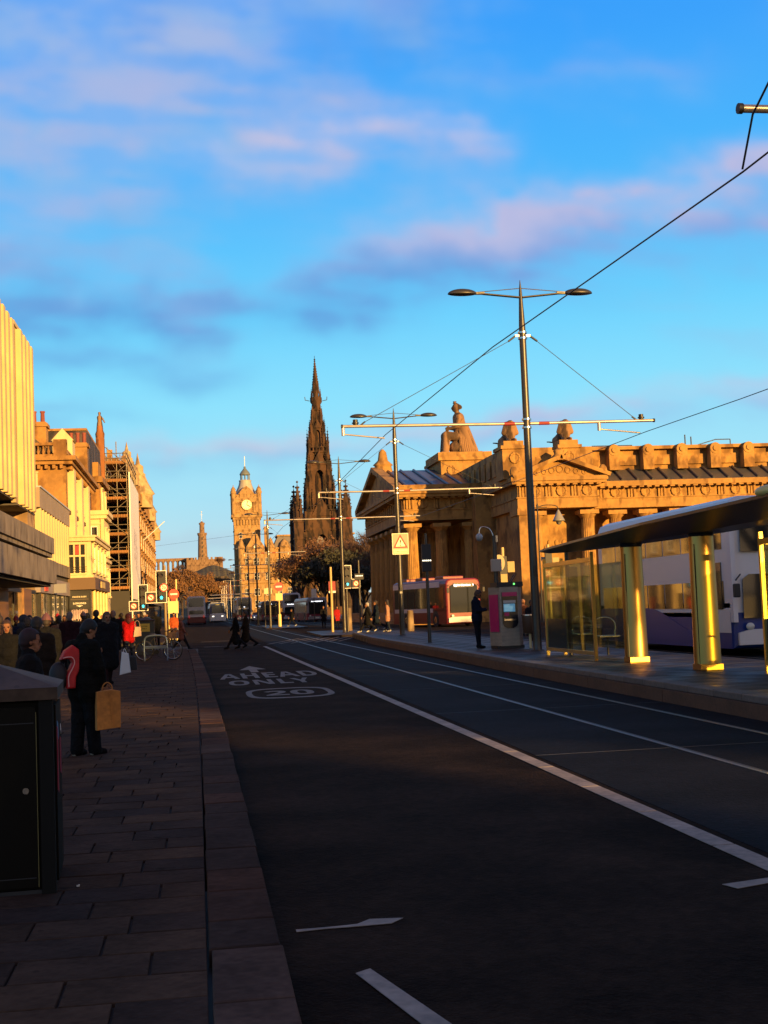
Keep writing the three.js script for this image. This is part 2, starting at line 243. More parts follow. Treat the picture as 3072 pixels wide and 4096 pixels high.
// painted markings
const font = await new FontLoader().loadAsync('fonts/droid/droid_sans_bold.typeface.json');
function flatText(s, size) { const g = new TextGeometry(s, { font, size, depth: 0.003, curveSegments: 4 }); g.computeBoundingBox(); const b = g.boundingBox; g.translate(-(b.min.x + b.max.x) / 2, -b.min.y, 0); return bare(g); }
{
  const mk = (name, geos, mat, label) => { const m = structure(name, geos, mat); m.userData.label = label; return m; };
  const line = []; for (let z = -7; z > -62; z -= 1.5) { const x = (q) => 3.46 - 0.0065 * Math.max(0, -q - 14); line.push(ext([[x(z) - 0.08, -z], [x(z) + 0.08, -z], [x(z - 1.48) + 0.08, -z + 1.48], [x(z - 1.48) - 0.08, -z + 1.48]], 0.003).rotateX(-Math.PI / 2).translate(0, 0.004, 0)); }
  mk('lane_line', line, paintM, 'long white line between the bus lane and tram lane');
  const road = (s, w, l, x, z, name, label) => { const g = flatText(s, 1); g.computeBoundingBox(); const b = g.boundingBox; g.scale(w / (b.max.x - b.min.x), l / (b.max.y - b.min.y), 1).rotateX(-Math.PI / 2).translate(x, 0.004, z); return mk(name, [g], wornPaintM, label); };
  road('AHEAD', 2.55, 2.7, 1.8, -33.4, 'road_word', 'worn white word AHEAD painted on the road');
  road('ONLY', 1.95, 2.1, 1.68, -30.4, 'road_word', 'worn white word ONLY painted on the road');
  road('20', 1.0, 1.5, 1.83, -26.2, 'road_number', 'worn white 20 inside the painted ring');
  mk('road_arrow', [ext([[-0.11, 0], [0.11, 0], [0.11, 1.6], [0.38, 1.6], [0, 4.2], [-0.38, 1.6], [-0.11, 1.6]], 0.003).rotateX(-Math.PI / 2).translate(1.55, 0.004, -36.6)], wornPaintM, 'white ahead arrow painted on the road');
  const ring = (a, b) => [...Array(40)].map((_, i) => { const t = i / 40 * 2 * Math.PI, c = Math.cos(t), s = Math.sin(t), e = 0.6; return [Math.sign(c) * Math.abs(c) ** e * a, Math.sign(s) * Math.abs(s) ** e * b]; });
  mk('road_roundel', [ext(ring(0.88, 1.65), 0.003, 0, [ring(0.76, 1.38)]).rotateX(-Math.PI / 2).translate(1.83, 0.004, -26.95)], wornPaintM, 'worn white oval ring around the 20');
  mk('bay_line', [ext([[0.68, 6.14], [0.755, 6.2], [0.97, 5.3], [0.97, 4.4], [0.86, 4.4], [0.86, 5.3]], 0.003).rotateX(-Math.PI / 2).translate(0, 0.004, 0)], paintM, 'short white bay line at the bottom of the road');
  mk('bay_line', [ext([[0.47, 7.0], [0.62, 7.02], [0.76, 7.02], [0.98, 7.03], [1.06, 7.13], [0.88, 7.16], [0.8, 7.07], [0.62, 7.05], [0.47, 7.05]], 0.003).rotateX(-Math.PI / 2).translate(0, 0.004, 0)], paintM, 'broken white bay mark near the kerb');
  mk('bay_line', [ext([[2.98, 7.36], [3.02, 7.23], [3.38, 7.36], [3.38, 7.46]], 0.003).rotateX(-Math.PI / 2).translate(0, 0.004, 0)], paintM, 'white bay mark joining the long lane line');
  mk('stop_line', [B(0.3, 3.1, 0.004, 0.007, -66.2, -65.9), B(0.2, 3.1, 0.004, 0.007, -78.3, -78)], wornPaintM, 'white stop lines across the lane at the crossing');
  const hatch = []; for (let k = 0; k < 7; k++) hatch.push(ext([[3.4 + k * 0.6, 66], [3.55 + k * 0.6, 66], [5.9 + k * 0.6, 76], [5.75 + k * 0.6, 76]], 0.003).rotateX(-Math.PI / 2).translate(0, 0.009, 0));
  mk('box_junction', hatch, wornPaintM, 'faded white crossing lines on the junction');
}

// ---------- buildings along the left side ----------
const sand = stoneM(0.42, 0.23, 0.065), sandDark = stoneM(0.3, 0.2, 0.11, { map: T.soot }), sandOrange = stoneM(0.36, 0.15, 0.05, { map: T.soot }), cream = M(0.66, 0.5, 0.25, 0.7, { map: T.plaster }), paleStone = stoneM(0.56, 0.42, 0.22), slate = M(0.1, 0.075, 0.055, 0.75, { map: T.soot, bumpMap: T.stoneBump, bumpScale: 0.05 });
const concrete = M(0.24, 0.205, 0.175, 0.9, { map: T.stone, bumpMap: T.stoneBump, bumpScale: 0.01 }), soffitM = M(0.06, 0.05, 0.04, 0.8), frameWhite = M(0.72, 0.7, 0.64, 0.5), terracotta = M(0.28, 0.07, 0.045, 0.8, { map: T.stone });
const winCache = {};
function winGeo(w, h, cols, rows, sur) {
  const key = [w, h, cols, rows, sur].join();
  if (winCache[key]) return winCache[key];
  const bars = [B(-w / 2, -w / 2 + 0.07, 0, h, 0.03, 0.08), B(w / 2 - 0.07, w / 2, 0, h, 0.03, 0.08), B(-w / 2 + 0.07, w / 2 - 0.07, 0, 0.09, 0.03, 0.08), B(-w / 2 + 0.07, w / 2 - 0.07, h - 0.07, h, 0.03, 0.08)];
  for (let k = 1; k < cols; k++) bars.push(C(-w / 2 + w * k / cols, h / 2, 0.052, 0.07, h - 0.17, 0.04));
  for (let k = 1; k < rows; k++) bars.push(C(0, h * k / rows, 0.06, w - 0.15, 0.07, 0.05));
  const s = sur, st = s ? [B(-w / 2 - s, -w / 2, 0, h + s, -0.02, 0.13), B(w / 2, w / 2 + s, 0, h + s, -0.02, 0.13), B(-w / 2, w / 2, h, h + s, -0.02, 0.13), B(-w / 2 - s * 1.3, w / 2 + s * 1.3, h + s, h + s + 0.1, -0.02, 0.2)] : null;
  return (winCache[key] = { pane: uvMetres(B(-w / 2, w / 2, 0, h, -0.02, 0.03)), frame: uvMetres(join(bars)), sur: st && uvMetres(join(st)), sill: uvMetres(B(-w / 2 - 0.12, w / 2 + 0.12, -0.14, 0, -0.02, 0.22)) });
}
function win(parent, x, y, z, w, h, ry, { cols = 1, rows = 2, sur = 0.16, stone = sand, frame = frameWhite, glass = glassDark, sill = true } = {}) {
  const g = winGeo(w, h, cols, rows, sur), p = new THREE.Mesh(g.pane, glass); p.name = 'window'; p.position.set(x, y, z); p.rotation.y = ry; p.castShadow = p.receiveShadow = true; parent.add(p);
  const add = (n, gg, m) => { const q = new THREE.Mesh(gg, m); q.name = n; q.castShadow = q.receiveShadow = true; p.add(q); };
  add('frame', g.frame, frame); if (g.sur) add('surround', g.sur, stone); if (sill) add('sill', g.sill, stone);
  return p;
}
const S = Math.PI / 2;                                             // turns a front towards the street (+x)
{ // A: pale modern block with vertical fins over a concrete balcony
  const t = thing('office_block', 'pale modern block with tall vertical fins above a concrete balcony', 'building');
  const wallA = M(0.42, 0.3, 0.15, 0.85, { map: T.plaster }), finA = M(0.6, 0.46, 0.21, 0.75, { map: T.plaster }), slit = M(0.03, 0.025, 0.02, 0.3);
  mesh('wall', [B(-22, -8.95, 7.75, 16.65, -73.3, -34)], wallA, t);
  mesh('step_wall', [B(-8.95, -8.73, 7.55, 16.55, -73.3, -66.2)], wallA, t);
  mesh('roof_room', [B(-22, -9.6, 16.6, 19.2, -62, -34)], M(0.2, 0.14, 0.09, 0.8, { map: T.stone }), t);
  mesh('parapet', [B(-22, -8.89, 16.65, 16.9, -66.1, -34), B(-22, -8.65, 16.55, 16.75, -73.36, -66.2)], finA, t);
  const fin = uvMetres(join([chamfer(0.32, 9.0, 0.62, 0.05)])), pan = uvMetres(B(-0.06, 0.06, 0, 1.5, -0.42, 0.42)), gap = uvMetres(B(-0.05, 0.03, 0, 0.22, -0.42, 0.42));
  for (let k = 0; k < 25; k++) {
    const z = -36.6 - k * 1.47, X = z < -66.3 ? -8.73 : -8.95, y0 = z < -66.3 ? 7.5 : 7.75; if (z < -73) break;
    const f = new THREE.Mesh(fin, finA); f.name = 'fin'; f.position.set(X + 0.12, y0, z); f.castShadow = f.receiveShadow = true; t.add(f);
    for (let r = 0; r < 4; r++) { const yy = y0 + 0.5 + r * 2.45 + (k % 2) * 1.1; if (yy > 15.2) continue; const p = new THREE.Mesh(pan, finA); p.name = 'spandrel'; p.position.set(X + 0.08, yy, z - 0.73); p.castShadow = p.receiveShadow = true; t.add(p); const q = new THREE.Mesh(gap, slit); q.name = 'window_slit'; q.position.set(X + 0.06, yy - 0.23, z - 0.73); t.add(q); }
  }
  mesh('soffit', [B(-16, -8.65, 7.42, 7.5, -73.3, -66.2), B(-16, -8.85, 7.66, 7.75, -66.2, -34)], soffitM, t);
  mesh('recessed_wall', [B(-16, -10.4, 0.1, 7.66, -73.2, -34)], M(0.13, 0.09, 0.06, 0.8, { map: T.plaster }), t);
  mesh('pier', [B(-10.4, -8.7, 5.0, 7.42, -73.1, -70.4)], M(0.48, 0.33, 0.17, 0.85, { map: T.stone }), t);
  mesh('pier', [B(-10.4, -8.7, 5.0, 7.66, -60.5, -58)], M(0.48, 0.33, 0.17, 0.85, { map: T.stone }), t);
  // board marked concrete balcony, panel by panel
  for (let k = 0; k < 14; k++) { const z = -34.2 - k * 2; mesh('balcony_panel', [B(-6.72, -6.5, 4.72, 5.45, z - 1.985, z)], concrete, t); mesh('fascia_panel', [B(-6.66, -6.42, 3.32, 4.36, z - 1.985, z)], concrete, t); }
  mesh('balcony_slab', [B(-10.4, -6.6, 4.55, 4.9, -62.2, -34)], concrete, t); mesh('fascia_strip', [B(-8, -6.85, 4.36, 4.72, -62.1, -34)], M(0.07, 0.06, 0.035, 0.4, { map: T.metal }), t);
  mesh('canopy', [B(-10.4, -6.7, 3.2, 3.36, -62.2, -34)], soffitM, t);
  for (let k = 0; k < 20; k++) mesh('strip_panel', [B(-6.84, -6.83, 4.4, 4.7, -62 + k * 1.4, -60.72 + k * 1.4)], k % 3 ? M(0.09, 0.07, 0.035, 0.35) : M(0.2, 0.17, 0.1, 0.35), t);
  // shop front under the canopy
  const wood = M(0.3, 0.14, 0.04, 0.55, { map: T.bark }), display = M(0.16, 0.17, 0.06, 0.6, { map: T.cloth });
  for (const [z0, z1] of [[-61.7, -57.6], [-70.2, -67.2], [-52, -49.5], [-44, -41]]) mesh('shop_pier', [B(-10.35, -8.55, 0.1, 3.3, z0, z1)], wood, t);
  for (const [z0, z1] of [[-67.2, -61.7], [-73.2, -70.2], [-57.6, -52]]) { const p = mesh('shop_window', [B(-8.72, -8.7, 0.35, 3.1, z0 + 0.03, z1 - 0.03)], M(0.9, 0.95, 0.9, 0.03, { phys: true, transmission: 1, thickness: 0 }), t); mesh('frame', [B(-8.75, -8.66, 0.12, 0.35, z0, z1), B(-8.75, -8.66, 3.1, 3.3, z0, z1), C(-8.7, 1.7, (z0 + z1) / 2, 0.08, 2.75, 0.07)], darkMetal, p); mesh('display_back', [B(-10.2, -10.1, 0.12, 3.2, z0, z1)], display, t); }
  for (const [z, c] of [[-63, 0.3], [-64.4, 0.12], [-65.8, 0.22], [-71.4, 0.4], [-72.5, 0.25], [-55, 0.2]]) mesh('display_dress', [lathe([[0.02, 0.35], [0.34, 0.4], [0.26, 0.9], [0.14, 1.2], [0.2, 1.5], [0.08, 1.66], [0.06, 1.74], [0.1, 1.85], [0.07, 1.98], [0, 2.02]], 12, -9.4, 0.25, z)], M(c, c * 1.1, c * 0.45, 0.9, { map: T.cloth }), t);
}
{ // B: low modern shop with white fins
  const t = thing('shop_building', 'low modern shop with white window fins and blank grey fascia', 'building');
  mesh('wall', [B(-20, -8.75, 0.1, 8.9, -90.4, -73.4)], M(0.22, 0.15, 0.08, 0.8, { map: T.stone }), t);
  mesh('fascia', [B(-9.2, -8.4, 7.9, 9.0, -90.4, -73.4)], M(0.33, 0.25, 0.17, 0.8, { map: T.plaster }), t);
  mesh('roof_coping', [B(-9.3, -8.34, 9.0, 9.08, -90.45, -73.4), B(-12, -9.6, 8.9, 9.6, -86, -80)], M(0.35, 0.36, 0.38, 0.5), t);
  mesh('sill_band', [B(-8.75, -8.4, 4.4, 5.15, -90.4, -73.4)], concrete, t); mesh('recess', [B(-8.75, -8.6, 4.15, 4.4, -90.4, -73.4)], soffitM, t);
  for (let k = 0; k < 12; k++) { const z = -74.2 - k * 1.4; mesh('window', [B(-8.75, -8.7, 5.15, 7.9, z - 1.0, z - 0.05)], glassDark, t); mesh('fin', [chamfer(0.34, 2.75, 0.3, 0.03).translate(-8.58, 5.15, z + 0.1)], cream, t); }
  mesh('shop_fascia', [B(-8.75, -8.45, 3.2, 4.1, -90.4, -73.4)], M(0.22, 0.18, 0.17, 0.6), t);
  mesh('red_sign', [B(-8.45, -8.38, 3.3, 4.0, -76.6, -75.2)], M(0.5, 0.05, 0.02, 0.5), t);
  mesh('projecting_sign', [B(-8.44, -7.7, 3.25, 3.8, -80.2, -80)], M(0.16, 0.16, 0.18, 0.5), t);
  for (let k = 0; k < 6; k++) { const z = -74 - k * 2.75; const p = mesh('shop_window', [B(-8.75, -8.6, 0.3, 3.15, z - 2.3, z - 0.1)], glassDark, t); mesh('frame', [B(-8.75, -8.52, 0.12, 3.2, z - 0.1, z + 0.1), B(-8.75, -8.55, 0.12, 0.3, z - 2.4, z - 0.1)], k % 2 ? steel : darkMetal, p); }
}
function chimney(parent, x, z, w, d, y0, y1, pots, mat) {
  const c = mesh('chimney', [B(x - w / 2, x + w / 2, y0, y1, z - d / 2, z + d / 2), B(x - w / 2 - 0.12, x + w / 2 + 0.12, y1 - 0.35, y1 - 0.1, z - d / 2 - 0.12, z + d / 2 + 0.12)], mat, parent);
  for (let k = 0; k < pots; k++) mesh('chimney_pot', [lathe([[0.16, 0], [0.14, 0.7], [0.18, 0.74], [0.18, 0.84], [0.11, 0.84], [0.1, 0.1]], 10, x - w / 2 + w * (k + 0.5) / pots, y1, z)], terracotta, c);
}
{ // C: sandstone block, side gable towards the viewer
  const t = thing('sandstone_block', 'golden sandstone block with balustrade, chimney pots and a sash window', 'building');
  mesh('wall', [B(-24, -8.6, 0.1, 12.2, -111, -90.6)], sand, t);
  mesh('cornice', [B(-24, -8.1, 12.2, 12.45, -111.2, -90.1), B(-24, -7.85, 12.45, 12.75, -111.2, -89.85), ...[...Array(11)].map((_, k) => B(-8.75 - k * 0.5, -8.95 - k * 0.5, 11.92, 12.2, -90.6, -90.2)), ...[...Array(30)].map((_, k) => B(-8.6, -8.2, 11.92, 12.2, -91 - k * 0.65, -91.25 - k * 0.65))], sand, t);
  mesh('string_course', [B(-14, -8.4, 8.85, 9.1, -111, -90.4)], sandDark, t);
  mesh('balustrade', [B(-16, -8.5, 12.75, 12.95, -91, -90.6), B(-16, -8.5, 13.55, 13.75, -91.05, -90.55), B(-9.4, -8.5, 12.75, 13.95, -91.1, -90.5), B(-8.9, -8.5, 12.75, 13.3, -111, -91.1)], sand, t);
  for (let k = 0; k < 12; k++) mesh('baluster', [lathe([[0.06, 0], [0.12, 0.2], [0.05, 0.42], [0.09, 0.6]], 8, -9.75 - k * 0.34, 12.95, -90.8)], sand, t);
  win(t, -11.2, 9.6, -90.6, 1.15, 1.9, 0, { stone: cream }); win(t, -11.2, 6.2, -90.6, 1.15, 1.9, 0, { stone: cream });
  for (const [yy, hh] of [[9.5, 1.9], [6, 2.2]]) for (let k = 0; k < 6; k++) win(t, -8.6, yy, -93 - k * 3, 1.1, hh, S, { stone: cream });
  for (let k = 0; k < 3; k++) { const z = -92.5 - k * 6; mesh('pilaster', [B(-8.6, -8.15, 4.2, 12, z - 0.7, z + 0.7)], cream, t); }
  chimney(t, -11.6, -94, 2.9, 1.4, 12.2, 15.6, 5, sand); chimney(t, -8.9, -104, 1.5, 1.2, 12.2, 15.4, 3, sand);
  mesh('dormer', [B(-10, -8.6, 12.75, 14.6, -98, -96), ext([[-10.1, 14.6], [-8.5, 14.6], [-9.3, 15.5]], 2).translate(0, 0, -98)], cream, t);
  mesh('roof', [ext([[-16, 12.7], [-9, 12.7], [-12, 15.2], [-16, 15.2]], 20).translate(0, 0, -111)], slate, t);
}
{ // D: tall orange sandstone building with a steep roof and a figure on the gable pier
  const t = thing('gabled_building', 'tall orange sandstone building with steep dark roof and corner pier', 'building');
  mesh('wall', [B(-24, -8.7, 0.1, 13.6, -131, -111)], sandOrange, t);
  mesh('roof', [ext([[-111.6, 13.6], [-131, 13.6], [-128.5, 17.7], [-113, 17.7]], 8).rotateY(-S).translate(-8.9, 0, 0)], slate, t);
  mesh('ridge', [B(-16.9, -8.9, 17.7, 17.9, -128.6, -112.9)], sand, t);
  mesh('corner_pier', [B(-9.4, -8.6, 0.1, 19.4, -131, -130.1), B(-9.5, -8.5, 13.9, 14.5, -131.1, -130), lathe([[0.42, 19.4], [0.46, 19.8], [0.34, 20.1], [0.3, 20.6]], 8, -9.0, 0, -130.5)], sandOrange, t);
  mesh('bay', [B(-10.6, -8.0, 4, 13.3, -122, -114), B(-10.8, -7.7, 13.3, 13.8, -122.3, -113.6), B(-9.6, -8.4, 13.8, 15.6, -121.5, -118.5)], sand, t);
  mesh('dormer_gable', [B(-11.4, -10, 14.4, 16.2, -113.4, -112.2), ext([[-11.5, 16.2], [-9.9, 16.2], [-10.7, 17.2]], 1.2).translate(0, 0, -113.4)], sand, t);
  for (const yy of [5, 8, 10.8]) { win(t, -8, yy, -116, 1.1, 1.9, S, { stone: cream }); win(t, -8, yy, -119.8, 1.1, 1.9, S, { stone: cream }); win(t, -8.7, yy, -126, 1.1, 1.9, S); win(t, -9.4, yy, -114, 0.8, 1.8, 0, { sur: 0.1 }); }
  mesh('downpipe', [seg([-9.9, 4, -110.9], [-9.9, 14, -110.9], 0.09), seg([-9.75, 14.4, -129.5], [-9.75, 19.3, -129.5], 0.12)], black, t);
  const f = mesh('roof_figure', [lathe([[0.3, 0], [0.28, 0.25], [0.22, 0.5], [0.27, 0.85], [0.2, 1.0], [0.1, 1.05], [0.14, 1.2], [0.13, 1.36], [0, 1.42]], 10, -9.0, 20.6, -130.5), seg([-8.75, 21.4, -130.5], [-8.5, 20.9, -130.3], 0.09, 0.06)], sandDark, t);
}
{ // E: cream two storey shop with black shopfront
  const t = thing('cream_shop', 'cream two storey shop with multi paned windows over a black shopfront', 'building');
  mesh('wall', [B(-8.58, -7.0, 4.6, 6.9, -104.8, -90.2)], cream, t);
  mesh('cornice', [B(-8.58, -6.7, 6.9, 7.15, -105, -89.95), B(-8.58, -6.6, 7.15, 7.28, -105, -89.85), B(-8.58, -6.86, 4.42, 4.6, -105, -90.05)], cream, t);
  const f = mesh('bay_window', [B(-8.54, -7.3, 4.7, 6.7, -90.2, -90.16)], glassDark, t);
  mesh('frame', [...[-8.5, -8.12, -7.74, -7.36].map((x) => B(x - 0.05, x + 0.05, 4.66, 6.75, -90.2, -90.08)), B(-8.54, -7.3, 5.85, 5.97, -90.2, -90.07), B(-8.54, -7.3, 4.62, 4.74, -90.2, -90.07), B(-8.54, -7.3, 6.68, 6.8, -90.2, -90.07)], cream, f);
  mesh('red_poster', [B(-8.05, -7.8, 6.02, 6.6, -90.15, -90.12)], M(0.5, 0.02, 0.02, 0.5), t);
  mesh('guard_rail', [4.85, 5.0, 5.15].map((y) => B(-8.5, -7.3, y - 0.015, y + 0.015, -90.04, -90.01)), darkMetal, t);
  for (let k = 0; k < 4; k++) win(t, -7.0, 4.9, -92 - k * 3.4, 1.3, 1.7, S, { stone: cream, cols: 2 });
  mesh('fascia', [B(-8.58, -6.75, 3.62, 4.42, -105, -90.02)], M(0.1, 0.055, 0.025, 0.6), t);
  mesh('shopfront', [B(-8.58, -7.1, 0.1, 3.62, -104.8, -90.3)], M(0.012, 0.011, 0.01, 0.35), t);
  const poster = canvasTex(256, 512, (x, w, h) => { x.fillStyle = '#0c0a08'; x.fillRect(0, 0, w, h); x.fillStyle = '#e9d9b4'; x.font = 'bold 26px serif'; x.textAlign = 'center'; x.fillText('FRASER HART', w / 2, 50); x.fillStyle = '#463a2a'; x.fillRect(10, 68, 236, 14); x.fillStyle = '#f4ead6'; x.font = 'bold 32px serif'; x.fillText('LONGINES', w / 2, 140); x.fillRect(88, 156, 80, 5); x.beginPath(); x.moveTo(100, 165); x.lineTo(156, 165); x.lineTo(128, 176); x.fill(); const r = rng(3); for (let k = 0; k < 30; k++) { x.fillStyle = ['#caa9a0', '#8a6a70', '#e6d0c6', '#5b4046'][k % 4]; x.fillRect(20 + k * 7.2, 200 + r() * 20, 6, 150 - r() * 30); } });
  panel('shop_sign', 1.3, 2.6, M(1, 1, 1, 0.5, { map: poster }), t, [-7.85, 2.05, -90.27]);
  for (let k = 0; k < 5; k++) mesh('gilt_column', [cyl(0.16, 0.14, 0.1, 3.6, -7.02, -92 - k * 3, 10)], M(0.6, 0.42, 0.16, 0.45), t);
  mesh('gilt_sign', [B(-6.75, -6.7, 3.8, 4.25, -99, -95)], M(0.5, 0.36, 0.12, 0.4), t);
}
{ // F: narrow cream bay with a tall sash window
  const t = thing('cream_bay_house', 'narrow cream painted bay front with one tall sash window', 'building');
  mesh('wall', [B(-8.68, -7.2, 0.1, 9.6, -112, -106.4)], cream, t);
  mesh('cornice', [B(-8.68, -6.95, 9.6, 9.9, -112, -106.1), B(-8.68, -6.8, 9.9, 10.25, -112, -105.95), B(-8.68, -7, 6.1, 6.35, -112, -106.15)], cream, t);
  mesh('quoin', [B(-8.68, -8.4, 0.1, 9.6, -106.4, -106.3), B(-7.45, -7.17, 0.1, 9.6, -106.4, -106.28)], cream, t);
  win(t, -7.95, 6.7, -106.4, 0.55, 2.3, 0, { stone: cream }); win(t, -7.95, 3.6, -106.4, 0.55, 1.9, 0, { stone: cream });
  for (const yy of [3.4, 6.7]) for (const z of [-108, -110.4]) win(t, -7.2, yy, z, 0.9, 2, S, { stone: cream });
}
{ // G: the scaffolded building with a white banner sheet
  const t = thing('scaffolded_building', 'dark stone building wrapped in scaffolding', 'building');
  mesh('wall', [B(-24, -8.8, 0.1, 17.6, -152, -131.2)], sandDark, t);
  mesh('parapet_tower', [B(-10.5, -8.2, 17.6, 19.4, -152, -147), B(-9.6, -9, 19.4, 20.6, -150, -149.4), B(-11.5, -8.8, 17.6, 18.2, -140, -131.2)], sand, t);
  for (const yy of [5, 8.2, 11.4, 14.4]) for (let k = 0; k < 4; k++) win(t, -8.8, yy, -134 - k * 4.6, 1.4, 2, S, { cols: 2, stone: sandDark });
  const s = thing('scaffolding', 'tube scaffolding with orange boarded lifts on the street front', 'scaffolding', [0, 0, 0]);
  const tubeM = M(0.17, 0.14, 0.1, 0.5, { metalness: 0.7 }), boardM = M(0.38, 0.17, 0.045, 0.8, { map: T.bark });
  const xs = [-8.6, -7.5, -6.55], r = rng(9);
  for (const x of xs) for (let k = 0; k <= 6; k++) { const z = -131 - k * 3.4; mesh('standard', [seg([x, 0.1, z], [x, 17.6 + r() * 1.6, z], 0.055)], tubeM, s); }
  for (let l = 0; l < 9; l++) { const y = 2.6 + l * 1.78; if (l > 0) for (let k = 0; k < 3; k++) mesh('board', [B(-8.55 + k * 0.66, -7.95 + k * 0.66, y, y + 0.06, -151.4, -131)], boardM, s); mesh('toe_board', [B(-8.6, -6.55, y + 0.06, y + 0.3, -130.98, -130.94)], boardM, s);
    for (const q of [0.55, 1.05]) { mesh('guard_rail', [seg([-8.7, y + q, -130.9], [-6.4, y + q, -130.9], 0.045)], tubeM, s); mesh('guard_rail', [seg([-6.5, y + q, -130.9], [-6.5, y + q, -151.4], 0.045)], tubeM, s); }
    mesh('brace', [seg([l % 2 ? -8.6 : -6.55, y, -130.88], [l % 2 ? -6.55 : -8.6, y + 1.7, -130.88], 0.04)], tubeM, s); }
  mesh('hoarding', [B(-8.8, -6.5, 0.1, 4.2, -152, -130.8)], M(0.02, 0.018, 0.016, 0.7), s);
  const bt = canvasTex(512, 512, (x, w, h) => { x.fillStyle = '#cfcac6'; x.fillRect(0, 0, w, h); const q = rng(8); for (let k = 0; k < 90; k++) { x.fillStyle = ['#8d7c86', '#6d6270', '#a89a9c'][k % 3]; x.globalAlpha = 0.35; x.fillRect(150 + q() * 200, 180 + q() * 200, 6 + q() * 26, 4 + q() * 30); } x.globalAlpha = 1; });
  const b = thing('banner', 'large white printed banner sheet hung along the scaffolding', 'banner', [-6.3, 0, -141.2]);
  mesh('sheet', [B(-0.02, 0.02, 3.4, 15.7, -10.3, 10.2)], M(0.55, 0.53, 0.52, 0.8), b); panel('print', 20.3, 12.2, M(1, 1, 1, 0.8, { map: bt }), b, [0.024, 9.55, 0], S);
  mesh('edge_pole', [seg([0, 0.1, 10.3], [0, 16, 10.3], 0.08)], M(0.75, 0.72, 0.6, 0.5), b);
}
{ // H: ornate store with turrets
  const t = thing('ornate_store', 'ornate golden stone store with turrets and many bays', 'building');
  mesh('wall', [B(-24, -8.6, 0.1, 18.5, -266, -152.2)], sand, t);
  for (let k = 0; k < 15; k++) { const z = -157 - k * 7.4; mesh('bay', [B(-8.6, -7.9, 4, 17, z - 2, z + 2), B(-8.6, -7.7, 17, 17.4, z - 2.3, z + 2.3)], sand, t); for (const yy of [5, 8.2, 11.4, 14.3]) { win(t, -7.9, yy, z, 2.6, 2.1, S, { cols: 3, stone: sand }); win(t, -8.25, yy, z + 2, 0.5, 2, 0, { sur: 0, stone: sand }); } mesh('gablet', [ext([[-2.2, 0], [2.2, 0], [0, 2.4]], 0.6).rotateY(S).translate(-8.4, 18.4, z)], sand, t); }
  mesh('cornice', [B(-24, -8.1, 18, 18.5, -266, -152.2)], sand, t);
  for (const [z, y, s] of [[-170, 18.5, 0.8], [-203, 18.2, 1.2], [-236, 18.5, 0.9], [-262, 16.5, 0.9]]) mesh('turret', [lathe([[1.8, 0], [1.8, 1.6], [2.1, 1.8], [1.7, 2.4], [1.2, 3.4], [0.9, 4.2], [1.0, 4.3], [0.7, 4.6], [0.7, 5.4], [0.3, 5.7], [0.12, 6.6], [0, 7.2]].map(([a, b]) => [a * s, b * s]), 12, -8.4, y, z)], paleStone, t);
  mesh('flagpole', [seg([-8.3, 13, -205], [-4.6, 16.2, -205], 0.07)], whitePaint, t);
  mesh('awning', [B(-8.6, -6.9, 3.4, 4, -266, -153)], soffitM, t); mesh('shopfront', [B(-8.6, -8.4, 0.1, 3.4, -266, -153)], glassDark, t);
}

